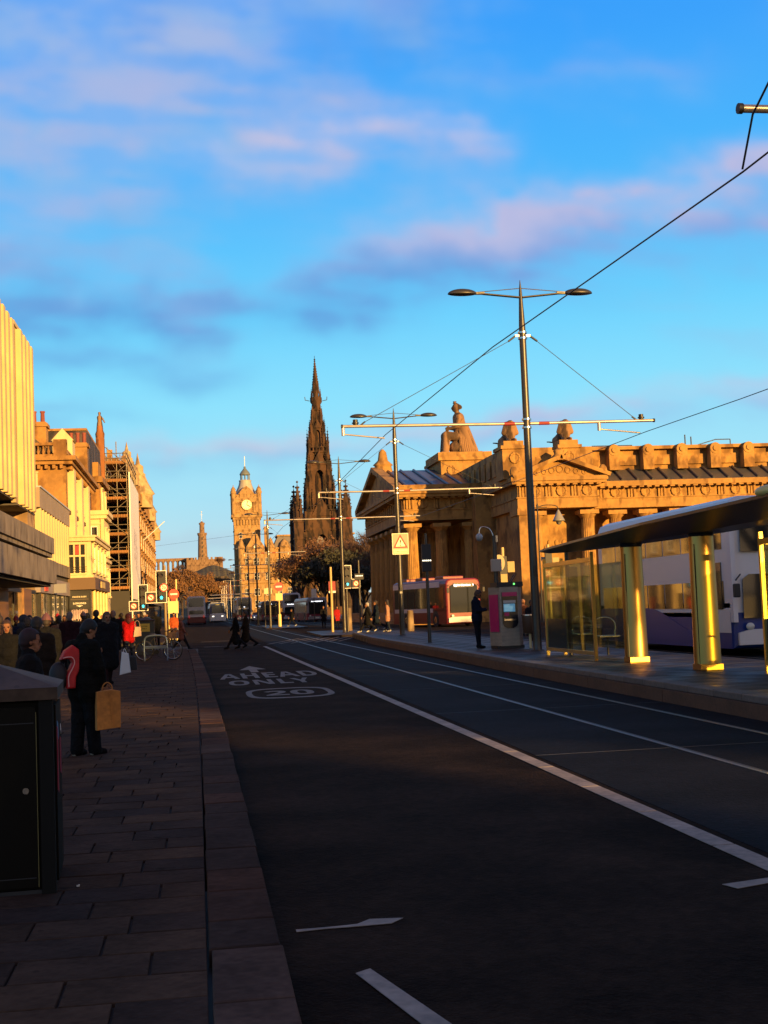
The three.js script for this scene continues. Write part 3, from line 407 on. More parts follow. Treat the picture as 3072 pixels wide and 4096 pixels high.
// ---------- smooth bodies: tapered capsules joined and meshed with surface nets ----------
function blob(bones, cell, k = 0.03, cut = null) {
  let x0 = 1e9, y0 = 1e9, z0 = 1e9, x1 = -1e9, y1 = -1e9, z1 = -1e9;
  for (const b of bones) { const r = Math.max(b.ra, b.rb) + k + 2 * cell; for (const p of [b.a, b.b]) { x0 = Math.min(x0, p[0] - r); x1 = Math.max(x1, p[0] + r); y0 = Math.min(y0, p[1] - r); y1 = Math.max(y1, p[1] + r); z0 = Math.min(z0, p[2] - r); z1 = Math.max(z1, p[2] + r); } }
  const nx = Math.ceil((x1 - x0) / cell) + 1, ny = Math.ceil((y1 - y0) / cell) + 1, nz = Math.ceil((z1 - z0) / cell) + 1, F = new Float32Array(nx * ny * nz).fill(9);
  const dist = (b, x, y, z) => { const dx = b.b[0] - b.a[0], dy = b.b[1] - b.a[1], dz = b.b[2] - b.a[2], l = dx * dx + dy * dy + dz * dz; let t = l ? ((x - b.a[0]) * dx + (y - b.a[1]) * dy + (z - b.a[2]) * dz) / l : 0; t = t < 0 ? 0 : t > 1 ? 1 : t; const s = b.s || 1; const ex = (x - b.a[0] - dx * t) / s, ey = y - b.a[1] - dy * t, ez = (z - b.a[2] - dz * t) / (b.sz || 1); return Math.sqrt(ex * ex + ey * ey + ez * ez) - (b.ra + (b.rb - b.ra) * t); };
  for (const b of bones) {
    const r = Math.max(b.ra, b.rb) * Math.max(1, b.s || 1, b.sz || 1) + k * 2 + 2 * cell, lo = [0, 1, 2].map((q) => Math.min(b.a[q], b.b[q]) - r), hi = [0, 1, 2].map((q) => Math.max(b.a[q], b.b[q]) + r);
    const i0 = Math.max(0, Math.floor((lo[0] - x0) / cell)), i1 = Math.min(nx - 1, Math.ceil((hi[0] - x0) / cell)), j0 = Math.max(0, Math.floor((lo[1] - y0) / cell)), j1 = Math.min(ny - 1, Math.ceil((hi[1] - y0) / cell)), k0 = Math.max(0, Math.floor((lo[2] - z0) / cell)), k1 = Math.min(nz - 1, Math.ceil((hi[2] - z0) / cell));
    for (let q = k0; q <= k1; q++) for (let j = j0; j <= j1; j++) for (let i = i0; i <= i1; i++) { const o = (q * ny + j) * nx + i, d = dist(b, x0 + i * cell, y0 + j * cell, z0 + q * cell), e = F[o]; if (e > 8) { F[o] = d; continue; } const h = clamp(0.5 + 0.5 * (e - d) / k); F[o] = e + (d - e) * h - k * h * (1 - h); }
  }
  if (cut) for (let q = 0; q < nz; q++) for (let j = 0; j < ny; j++) for (let i = 0; i < nx; i++) { const o = (q * ny + j) * nx + i; F[o] = Math.max(F[o], cut(x0 + i * cell, y0 + j * cell, z0 + q * cell)); }
  const id = new Int32Array(nx * ny * nz).fill(-1), P = [], N = [], Col = [];
  for (let q = 0; q < nz - 1; q++) for (let j = 0; j < ny - 1; j++) for (let i = 0; i < nx - 1; i++) {
    let sx = 0, sy = 0, sz = 0, n = 0, mask = 0; const v = [];
    for (let c = 0; c < 8; c++) { const f = F[((q + (c >> 2)) * ny + j + ((c >> 1) & 1)) * nx + i + (c & 1)]; v.push(f); if (f < 0) mask |= 1 << c; }
    if (mask === 0 || mask === 255) continue;
    for (let c = 0; c < 8; c++) for (let ax = 0; ax < 3; ax++) { const d = c | (1 << ax); if (d === c) continue; if ((v[c] < 0) === (v[d] < 0)) continue; const t = v[c] / (v[c] - v[d]); sx += (c & 1) + (ax === 0 ? t : 0); sy += ((c >> 1) & 1) + (ax === 1 ? t : 0); sz += (c >> 2) + (ax === 2 ? t : 0); n++; }
    id[(q * ny + j) * nx + i] = P.length / 3; P.push(x0 + (i + sx / n) * cell, y0 + (j + sy / n) * cell, z0 + (q + sz / n) * cell);
  }
  for (let o = 0; o < P.length; o += 3) {                            // colour of the nearest bone
    let best = 9e9, c = null; for (const b of bones) { const d = dist(b, P[o], P[o + 1], P[o + 2]); if (d < best) { best = d; c = b.c; } } const w = c || [1, 1, 1]; Col.push(w[0], w[1], w[2]);
  }
  const I = [], quad = (a, b, c, d, fl) => { if (a < 0 || b < 0 || c < 0 || d < 0) return; if (fl) I.push(a, b, c, a, c, d); else I.push(a, c, b, a, d, c); };
  const at = (i, j, q) => id[(q * ny + j) * nx + i];
  for (let q = 1; q < nz - 1; q++) for (let j = 1; j < ny - 1; j++) for (let i = 1; i < nx - 1; i++) {
    const o = (q * ny + j) * nx + i, s = F[o] < 0;
    if (s !== F[o + 1] < 0) quad(at(i, j - 1, q - 1), at(i, j, q - 1), at(i, j, q), at(i, j - 1, q), s);
    if (s !== F[o + nx] < 0) quad(at(i - 1, j, q - 1), at(i - 1, j, q), at(i, j, q), at(i, j, q - 1), s);
    if (s !== F[o + nx * ny] < 0) quad(at(i - 1, j - 1, q), at(i, j - 1, q), at(i, j, q), at(i - 1, j, q), s);
  }
  const g = new THREE.BufferGeometry(); g.setAttribute('position', new THREE.Float32BufferAttribute(P, 3)); g.setAttribute('color', new THREE.Float32BufferAttribute(Col, 3)); g.setIndex(I); g.computeVertexNormals();
  return bare(g);
}
const bone = (a, b, ra, rb = ra, c, s, sz) => ({ a, b, ra, rb, c, s, sz });

// ---------- the columned gallery on the right ----------
const gal = stoneM(0.44, 0.25, 0.07), leadM = M(0.09, 0.085, 0.085, 0.4, { map: T.metal });
{
  const t = thing('columned_gallery', 'long classical stone gallery with fluted columns, wreath frieze and pediments', 'building');
  const flutes = (r0, r1, h) => { const g = new THREE.CylinderGeometry(r1, r0, h, 40, 1, true); const p = g.attributes.position; for (let i = 0; i < p.count; i++) { const a = Math.round(Math.atan2(p.getZ(i), p.getX(i)) / (Math.PI / 20)); if (a % 2) { p.setX(i, p.getX(i) * 0.93); p.setZ(i, p.getZ(i) * 0.93); } } g.translate(0, h / 2, 0); const n = g.toNonIndexed(); n.computeVertexNormals(); return bare(n); };
  const shaft = uvMetres(flutes(0.68, 0.54, 7.75)), cap = uvMetres(join([lathe([[0.54, 0], [0.58, 0.05], [0.82, 0.32], [0.82, 0.36]], 20), B(-0.86, 0.86, 0.36, 0.72, -0.86, 0.86)]));
  const column = (x, z, y = 0.95) => { const c = new THREE.Mesh(shaft, gal); c.name = 'column'; c.position.set(x, y, z); c.castShadow = c.receiveShadow = true; t.add(c); const k = new THREE.Mesh(cap, gal); k.name = 'capital'; k.position.y = 7.75; k.castShadow = k.receiveShadow = true; c.add(k); };
  const wreath = uvMetres(join([bare(new THREE.TorusGeometry(0.4, 0.11, 8, 18)), bare(new THREE.CylinderGeometry(0.3, 0.3, 0.1, 16).rotateX(S)), ...[...Array(10)].map((_, k) => ball(Math.cos(k * 0.628) * 0.42, Math.sin(k * 0.628) * 0.42, 0.06, 0.1, 0.1, 0.08, 6))]));
  const trig = uvMetres(join([-0.27, 0, 0.27].map((x) => chamfer(0.19, 1.02, 0.2, 0.03).translate(x, -0.51, 0)).concat([B(-0.42, 0.42, 0.48, 0.6, -0.1, 0.12)])));
  const put = (n, g, x, y, z, ry = 0) => { const m = new THREE.Mesh(g, gal); m.name = n; m.position.set(x, y, z); m.rotation.y = ry; m.castShadow = m.receiveShadow = true; t.add(m); };
  const frieze = (x0, x1, z, n, y = 11.15) => { const w = (x1 - x0) / n; for (let k = 0; k < n; k++) { put('triglyph', trig, x0 + w * (k + 0.16), y, z + 0.06); put('wreath', wreath, x0 + w * (k + 0.64), y, z + 0.05); } };
  const drops = (x0, x1, y, z) => [...Array(Math.floor((x1 - x0) / 0.72))].map((_, k) => B(x0 + 0.2 + k * 0.72, x0 + 0.62 + k * 0.72, y - 0.14, y, z, z + 0.45));
  // main block
  mesh('steps', [B(17.6, 92, 0, 0.32, -164, -107.6), B(18.2, 92, 0.32, 0.64, -163, -108.2), B(18.8, 92, 0.64, 0.95, -162, -108.8)], gal, t);
  mesh('main_wall', [B(30, 92, 0.95, 12.6, -158, -114.6), B(28.3, 34.9, 0.95, 9.65, -160, -112.6)], gal, t);
  // corner pavilion
  mesh('pavilion_pier', [B(27.95, 28.75, 0.95, 9.65, -112.6, -110), B(27.8, 28.9, 9.1, 9.65, -112.7, -109.85)], gal, t); mesh('pavilion_pier', [B(34.5, 35.1, 0.95, 9.65, -114.5, -111.2)], gal, t);
  column(34.3, -110.75); column(29.6, -110.9);
  mesh('relief_panel', [B(30.6, 33.2, 2.2, 8.6, -112.6, -112.45), ...[...Array(7)].map((_, k) => ball(30.9 + k * 0.33, 6.2 + (k % 2) * 0.5, -112.42, 0.2, 0.3, 0.1, 8))], gal, t);
  mesh('architrave', [B(27.9, 35.2, 9.65, 10.55, -160, -110.05)], gal, t); mesh('taenia', [B(27.8, 35.3, 10.55, 10.66, -160, -109.95)], gal, t);
  mesh('frieze', [B(27.95, 35.15, 10.66, 11.75, -160, -110.1)], gal, t); frieze(28.05, 35.1, -110.1, 3);
  mesh('cornice', [B(27.3, 35.8, 11.75, 12.0, -160, -109.3), B(27.2, 35.9, 12.0, 12.35, -160, -109.15), ...drops(27.5, 35.6, 11.75, -109.8)], gal, t);
  mesh('pediment', [ext([[27.2, 12.35], [35.9, 12.35], [31.9, 13.95]], 1.4).translate(0, 0, -111.2), ...[1, -1].map((s) => C(31.75 + s * 2.15, 13.25, -109.5, 4.75, 0.34, 1.0, 0, 0, -s * 0.36))], gal, t);
  mesh('pediment_relief', [...[...Array(7)].map((_, k) => bare(new THREE.TorusGeometry(0.3 - Math.abs(k - 3) * 0.05, 0.07, 6, 12)).translate(29.6 + k * 0.72, 12.72 + (3 - Math.abs(k - 3)) * 0.1, -109.78))], gal, t);
  mesh('acroterion', [lathe([[0.9, 0], [0.75, 0.3], [0.4, 0.6], [0.5, 0.9], [0, 1.2]], 8, 31.75, 13.75, -109.9), ball(27.6, 12.8, -109.6, 0.4, 0.55, 0.3, 8), ball(35.6, 12.8, -109.6, 0.4, 0.55, 0.3, 8)], gal, t);
  mesh('attic', [B(27.9, 35.3, 12.35, 15.15, -138, -111.4), B(27.7, 92, 15.0, 15.3, -138, -113), B(35.3, 92, 13.2, 15.2, -138, -113.6)], gal, t);
  mesh('statue_plinth', [B(26.9, 29.1, 12.35, 15.0, -113.4, -110.7), B(26.75, 29.25, 15.0, 15.3, -113.6, -110.5), B(27.1, 28.9, 15.3, 15.75, -113.2, -110.9)], gal, t); mesh('statue_plinth', [B(32.1, 34.0, 12.35, 15.0, -113.4, -110.9), B(31.95, 34.15, 15.0, 15.3, -113.6, -110.7), B(32.2, 33.9, 15.3, 15.75, -113.2, -111)], gal, t);
  put('wreath', wreath, 28, 14.2, -110.66); put('wreath', wreath, 33.05, 14.2, -110.86);
  // the long colonnade
  for (let k = 0; k < 15; k++) column(37.4 + k * 2.83, -112.4);
  mesh('colonnade_wall', [B(35.2, 92, 0.95, 9.65, -116, -114.7)], gal, t);
  mesh('architrave', [B(35.3, 92, 9.6, 10.45, -114.6, -111.6)], gal, t); mesh('taenia', [B(35.3, 92, 10.45, 10.54, -114.6, -111.5)], gal, t);
  mesh('frieze', [B(35.3, 92, 10.54, 11.5, -114.6, -111.65)], gal, t); frieze(35.5, 77.95, -111.65, 15 * 1.0, 11.03);
  mesh('cornice', [B(35.3, 92, 11.5, 11.95, -114.6, -110.8), ...drops(35.5, 80, 11.5, -111.3)], gal, t);
  mesh('colonnade_roof', [ext([[110.9, 11.95], [113.5, 13.2], [114, 11.95]], 57).rotateY(S).translate(35.3, 0, 0)], leadM, t);
  for (let k = 0; k < 40; k++) mesh('roof_roll', [seg([36.4 + k * 1.42, 12.05, -110.95], [36.4 + k * 1.42, 13.25, -113.4], 0.13, 0.13, 6)], leadM, t);
  for (let k = 0; k < 18; k++) { const x = 37.7 + k * 3.2; mesh('attic_post', [B(x - 0.5, x + 0.5, 13.1, 15.0, -113.6, -112.5), bare(new THREE.CylinderGeometry(0.52, 0.52, 1.1, 14).rotateX(S)).translate(x, 14.9, -113)], gal, t); mesh('post_boss', [bare(new THREE.CylinderGeometry(0.26, 0.26, 0.12, 10).rotateX(S)).translate(x, 14.9, -112.4)], gal, t); mesh('attic_panel', [B(x + 0.75, x + 2.45, 13.6, 14.5, -113.6, -113.35)], gal, t); }
  mesh('roof_rail', [seg([38, 16.2, -120], [42, 16.2, -120], 0.05), seg([38, 15.3, -120], [38, 16.2, -120], 0.05), seg([42, 15.3, -120], [42, 16.2, -120], 0.05), seg([46, 15.4, -120], [50.5, 16.6, -120], 0.05), seg([50.5, 16.6, -120], [52, 16.6, -120], 0.05), seg([52, 15.3, -120], [52, 16.6, -120], 0.05), B(40.3, 41, 15.3, 16, -121, -120.4), seg([47, 15.3, -119], [47, 17, -119], 0.06), seg([47.6, 15.3, -119], [47.6, 16.8, -119], 0.06)], darkMetal, t);
  // the street portico
  mesh('portico_wall', [B(26.4, 30, 0.95, 12, -152, -120.4)], gal, t);
  for (let k = 0; k < 8; k++) column(20.6, -123 - k * 3.73); for (let k = 1; k < 3; k++) { column(20.6 + k * 2.85, -123); column(20.6 + k * 2.85, -149.1); } for (let k = 1; k < 7; k++) column(23.4, -123 - k * 3.73);
  mesh('portico_ceiling', [B(19.9, 27, 9.7, 10.3, -150, -122.2)], gal, t);
  mesh('architrave', [B(19.75, 28, 9.7, 10.65, -122.9, -122.05), B(19.75, 20.6, 9.7, 10.65, -150.3, -122.9), B(19.65, 28, 10.65, 10.76, -150.3, -121.95)], gal, t);
  mesh('frieze', [B(19.8, 28, 10.76, 11.9, -122.9, -122.1), B(19.8, 20.6, 10.76, 11.9, -150.2, -122.9)], gal, t); frieze(19.95, 27.9, -122.1, 3, 11.32);
  for (let k = 0; k < 10; k++) { put('triglyph', trig, 19.76, 11.32, -122.7 - k * 2.8, -S); put('wreath', wreath, 19.76, 11.32, -124.1 - k * 2.8, -S); }
  mesh('cornice', [B(18.9, 28, 11.9, 12.2, -151.1, -121.2), B(18.75, 28, 12.2, 12.5, -151.3, -121), ...drops(19, 28, 11.9, -121.8)], gal, t);
  mesh('portico_roof', [ext([[121, 12.5], [151.2, 12.5], [136.1, 16.0]], 11).rotateY(S).translate(19.6, 0, 0)], leadM, t);
  mesh('tympanum', [ext([[121.6, 12.5], [150.6, 12.5], [136.1, 15.8]], 0.2).rotateY(S).translate(19.38, 0, 0)], gal, t);
  for (let k = 0; k < 7; k++) mesh('roof_roll', [seg([20.4 + k * 1.4, 12.6, -121.1], [20.4 + k * 1.4, 15.95, -135.6], 0.16, 0.16, 6)], leadM, t);
  mesh('raking_cornice', [C(19.2, 14.4, -128.5, 1.0, 0.5, 15.6, 0, 0.228), C(19.2, 14.4, -143.7, 1.0, 0.5, 15.6, 0, -0.228)], gal, t);
  mesh('eave_blocking', [B(19, 28, 12.5, 13.05, -121.6, -121.1)], gal, t);
  mesh('acroterion', [lathe([[1.2, 0], [1.0, 0.4], [0.9, 0.9], [1.1, 1.0], [0.55, 1.5], [0.4, 2.4], [0.12, 2.7], [0, 2.72]], 8, 20, 15.6, -136)], gal, t);
  mesh('north_attic', [B(27.3, 29, 12.2, 15.2, -136, -113.4), ...[...Array(8)].map((_, k) => B(27.15, 27.3, 13, 14.6, -116 - k * 2.3, -114.6 - k * 2.3))], gal, t);
  mesh('statue_base', [B(25.5, 31, 12.4, 16.6, -140, -132), B(25.2, 31.2, 16.5, 16.8, -140.3, -131.7), B(25.3, 31, 16.8, 17.4, -139.8, -132.2)], gal, t); put('wreath', wreath, 26.6, 15.5, -131.96); put('wreath', wreath, 29.3, 15.5, -131.96);
  mesh('string_course', [B(29.6, 30, 12, 12.4, -150, -121)], gal, t);
}
{ // seated crowned figure above the portico, looking left
  const st = stoneM(0.33, 0.2, 0.1, { map: T.soot, vertexColors: false });
  const t = tag(mesh('seated_statue', [blob([bone([0.3, 1.9, 0], [0.1, 3.9, 0], 0.75, 0.62), bone([0.05, 3.9, -0.55], [0.05, 3.9, 0.55], 0.42), bone([0, 4.4, 0], [-0.1, 4.75, 0], 0.24), bone([-0.15, 4.98, 0], [-0.08, 5.12, 0], 0.4, 0.4), bone([-0.54, 5.0, 0], [-0.57, 4.92, 0], 0.08), bone([-0.35, 4.75, 0], [-0.3, 4.8, 0], 0.16), bone([0.3, 5.12, 0], [0.34, 5.05, 0], 0.22), bone([0.2, 1.75, 0.4], [-1.35, 2.05, 0.42], 0.5, 0.42), bone([0.2, 1.75, -0.4], [-1.35, 2.05, -0.42], 0.5, 0.42), bone([-1.35, 2.0, 0.42], [-1.5, 0.3, 0.45], 0.42, 0.36), bone([-1.35, 2.0, -0.42], [-1.6, 0.3, -0.45], 0.42, 0.36), bone([-1.6, 0.2, 0.4], [-2.1, 0.12, 0.4], 0.2, 0.12), bone([0.5, 2.6, 0], [1.3, 0.4, 0], 0.75, 0.75, null, 1, 1.4), bone([0.9, 0.5, 0.2], [1.75, 0.25, 0.3], 0.5, 0.28), bone([-0.3, 0.7, 0], [0.9, 0.6, 0], 0.75, 0.7, null, 1, 1.3), bone([0, 3.8, 0.75], [-0.25, 2.9, 0.95], 0.27, 0.22), bone([-0.25, 2.9, 0.95], [-1.0, 2.7, 0.8], 0.2, 0.15), bone([0, 3.8, -0.75], [-0.2, 2.9, -0.95], 0.27, 0.22), bone([-0.2, 2.9, -0.95], [-1.1, 2.9, -0.7], 0.2, 0.15), bone([-1.2, 2.75, 0.75], [-1.3, 2.6, 0.72], 0.2)], 0.07, 0.14), ...[...Array(9)].map((_, k) => seg([0.35 + k * 0.1 - 0.25, 3.3 - k * 0.1, 0.72 + k * 0.03], [0.1 + k * 0.22 - 0.2, 0.2, 1.0 - Math.abs(k - 4) * 0.03], 0.07, 0.13, 5)), lathe([[0.2, 0], [0.22, 0.08], [0.14, 0.12], [0.2, 0.24]], 10, -0.22, 5.45, 0), B(-2.1, 2.2, -0.02, 0.15, -1.5, 1.5)].map((g) => g.attributes.color ? (g.deleteAttribute('color'), g) : g), st), 'weathered stone statue of a seated crowned figure above the portico', 'statue');
  t.position.set(28, 17.4, -134.6);
  const sp = blob([bone([0, 0.35, -1.9], [0, 0.75, 0.1], 0.5, 0.48), bone([-0.35, 0.3, -1.7], [-0.4, 0.15, -1.0], 0.34, 0.16), bone([0.35, 0.3, -1.7], [0.4, 0.15, -1.0], 0.34, 0.16), bone([0, 0.6, 0.15], [0, 1.3, 0.3], 0.46, 0.36), bone([0, 1.42, 0.4], [0, 1.62, 0.42], 0.36, 0.34), bone([-0.55, 0.85, 0.2], [-0.3, 1.62, 0.2], 0.24, 0.24), bone([0.55, 0.85, 0.2], [0.3, 1.62, 0.2], 0.24, 0.24), bone([0, 1.42, 0.7], [0, 1.38, 0.74], 0.06), bone([-0.28, 0.2, 0.4], [-0.28, 0.12, 1.0], 0.17, 0.13), bone([0.28, 0.2, 0.4], [0.28, 0.12, 1.0], 0.17, 0.13), bone([-0.45, 0.2, -2.2], [-0.95, 0.3, -2.5], 0.08, 0.06)], 0.06, 0.1);
  sp.deleteAttribute('color');
  const a = tag(mesh('sphinx_statue', [sp], st), 'stone sphinx on the corner plinth, half behind the near lamp pole', 'statue', 'sphinxes on the gallery roof'); a.position.set(28, 15.75, -112.2);
  const b = a.clone(); b.name = numbered('sphinx_statue'); b.userData = { label: 'stone sphinx on the plinth right of the near lamp pole', category: 'statue', group: 'sphinxes on the gallery roof' }; b.position.set(33.05, 15.75, -112.2); scene.add(b);
}
// ---------- the gothic spire monument ----------
{
  const g = M(0.1, 0.054, 0.028, 0.95, { map: T.soot, bumpMap: T.stoneBump, bumpScale: 0.06 });
  const t = thing('gothic_monument', 'tall dark gothic monument with open arches, pinnacles and tapering spire', 'monument', [29.6, 0, -307]); t.scale.set(0.86, 1, 0.86);
  const pin = (x, y, z, w, h) => mesh('pinnacle', [bare(new THREE.CylinderGeometry(w, w, h * 0.45, 8).translate(x, y + h * 0.22, z)), bare(new THREE.ConeGeometry(w * 0.95, h * 0.55, 8).translate(x, y + h * 0.72, z)), ...[0.5, 0.62, 0.74, 0.86].flatMap((q) => [0, 1, 2, 3].map((k) => ball(x + Math.cos(k * 1.571 + 0.4) * w * (1.1 - q) * 2, y + h * q, z + Math.sin(k * 1.571 + 0.4) * w * (1.1 - q) * 2, w * 0.3, w * 0.3, w * 0.3, 5))), bare(new THREE.OctahedronGeometry(w * 0.42).translate(x, y + h * 1.01, z)), B(x - w * 1.1, x + w * 1.1, y + h * 0.42, y + h * 0.47, z - w * 1.1, z + w * 1.1)], g, t);
  const core = (y0, y1, a, b) => mesh('core', [bare(new THREE.CylinderGeometry(b, a, y1 - y0, 8, 1).rotateY(Math.PI / 8).translate(0, (y0 + y1) / 2, 0))], g, t);
  function stage(y0, y1, hw, pw, gable = true) {                     // four corner piers, pointed arches between
    for (const sx of [-1, 1]) for (const sz of [-1, 1]) mesh('pier', [chamfer(pw, y1 - y0, pw, 0.08).translate(sx * (hw - pw / 2), y0, sz * (hw - pw / 2)), C(sx * (hw - pw / 2), y0 + (y1 - y0) * 0.35, sz * hw, pw * 0.55, (y1 - y0) * 0.7, pw * 0.5), C(sx * hw, y0 + (y1 - y0) * 0.35, sz * (hw - pw / 2), pw * 0.5, (y1 - y0) * 0.7, pw * 0.55), ...[0.3, 0.55, 0.8].map((q) => C(sx * (hw - pw / 2), y0 + (y1 - y0) * q, sz * (hw - pw / 2), pw * 1.25, 0.22, pw * 1.25))], g, t);
    const w = hw - pw, h = y1 - y0, arch = []; for (let k = 0; k <= 10; k++) { const q = k / 10; arch.push([-w * 0.62 * Math.cos(q * 1.57), h * 0.62 + w * 1.1 * Math.sin(q * 1.57)]); } for (let k = 9; k >= 0; k--) arch.push([-arch[k][0], arch[k][1]]);
    const face = ext([[-w, 0], [-w, h], [w, h], [w, 0], [w * 0.62, 0], ...arch.slice().reverse(), [-w * 0.62, 0]], 0.35);
    for (let k = 0; k < 4; k++) mesh('arch', [rot(face.clone().translate(0, y0, hw - 0.8), k * S)], g, t);
    if (gable) for (let k = 0; k < 4; k++) mesh('gable', [rot(ext([[-w, 0], [w, 0], [0, w * 1.6]], 0.3).translate(0, y1 - w * 0.4, hw - 0.4), k * S)], g, t);
  }
  const gallery = (y, hw) => mesh('gallery', [B(-hw, hw, y, y + 0.35, -hw, hw), ...[0, 1, 2, 3].flatMap((k) => [rot(B(-hw, hw, y + 1.15, y + 1.35, hw - 0.2, hw), k * S), ...[...Array(Math.round(hw * 2.2))].map((_, q) => rot(B(-hw + 0.2 + q * 0.9, -hw + 0.5 + q * 0.9, y + 0.35, y + 1.15, hw - 0.18, hw - 0.02), k * S))])], g, t);
  mesh('plinth', [B(-9.5, 9.5, 0, 2, -9.5, 9.5)], g, t);
  for (const sx of [-1, 1]) for (const sz of [-1, 1]) { mesh('buttress_tower', [chamfer(2.6, 21, 2.6, 0.2).translate(sx * 6.6, 2, sz * 6.6), ...[8, 13, 18, 22].map((y) => C(sx * 6.6, y, sz * 6.6, 3, 0.4, 3)), C(sx * 5, 19, sz * 5, 4.6, 1.2, 0.8, sx * sz > 0 ? -Math.PI / 4 : Math.PI / 4, 0, 0)], g, t); pin(sx * 6.6, 22.6, sz * 6.6, 0.85, 8.6); pin(sx * 7.5, 22, sz * 6.0, 0.5, 6.4); pin(sx * 5.9, 22, sz * 7.5, 0.5, 6); }
  stage(2, 24.5, 4.6, 1.8); core(24, 37, 1.3, 1.1); gallery(24.6, 4.2); stage(25, 36.4, 3.35, 1.25); for (const sx of [-1, 1]) for (const sz of [-1, 1]) { pin(sx * 3.75, 25.4, sz * 3.75, 0.42, 7.4); pin(sx * 3.9, 25.2, sz * 2.2, 0.3, 5.2); pin(sx * 2.2, 25.2, sz * 3.9, 0.3, 5.2); pin(sx * 3.05, 31.5, sz * 3.05, 0.38, 6.2); }
  core(37, 46, 0.95, 0.8); gallery(38.6, 2.75); stage(36.4, 38.6, 2.85, 1.0, false); stage(39, 45, 1.95, 0.72); for (const sx of [-1, 1]) for (const sz of [-1, 1]) { pin(sx * 2.6, 38, sz * 2.6, 0.34, 6.4); pin(sx * 1.85, 43.4, sz * 1.85, 0.28, 3.4); pin(sx * 1.35, 45.6, sz * 1.35, 0.24, 4); }
  stage(45, 49.2, 1.35, 0.5); core(45, 50, 0.8, 0.8); mesh('upper_gallery', [lathe([[0.9, 49], [1.2, 50.3], [1.65, 50.9], [1.65, 52], [1.4, 52], [1.3, 51]], 8)], g, t); for (const sx of [-1, 1]) for (const sz of [-1, 1]) pin(sx * 1.15, 51, sz * 1.15, 0.2, 3.2);
  core(50.5, 55.2, 0.8, 0.85); for (let k = 0; k < 8; k++) pin(Math.cos(k * 0.785) * 0.82, 53, Math.sin(k * 0.785) * 0.82, 0.14, 3);
  mesh('spire', [bare(new THREE.ConeGeometry(0.85, 7, 8).translate(0, 58.4, 0)), ...[...Array(40)].map((_, k) => { const q = Math.floor(k / 4) / 10, a = (k % 4) * 1.571 + 0.4; return ball(Math.cos(a) * (1 - q) * 0.86, 55.2 + q * 6.2, Math.sin(a) * (1 - q) * 0.86, 0.17, 0.17, 0.17, 5); }), ball(0, 61.2, 0, 0.26, 0.2, 0.26, 6), seg([0, 61, 0], [0, 62.1, 0], 0.07)], g, t);
  mesh('lamp_bracket', [seg([-1.8, 51.2, 0], [-3, 51.4, 0], 0.08), seg([-3, 51.4, 0], [-3.1, 52.2, 0], 0.1), seg([1.8, 51.2, 0], [3, 51.4, 0], 0.08), seg([3, 51.4, 0], [3.1, 52.2, 0], 0.1)], darkMetal, t);
}
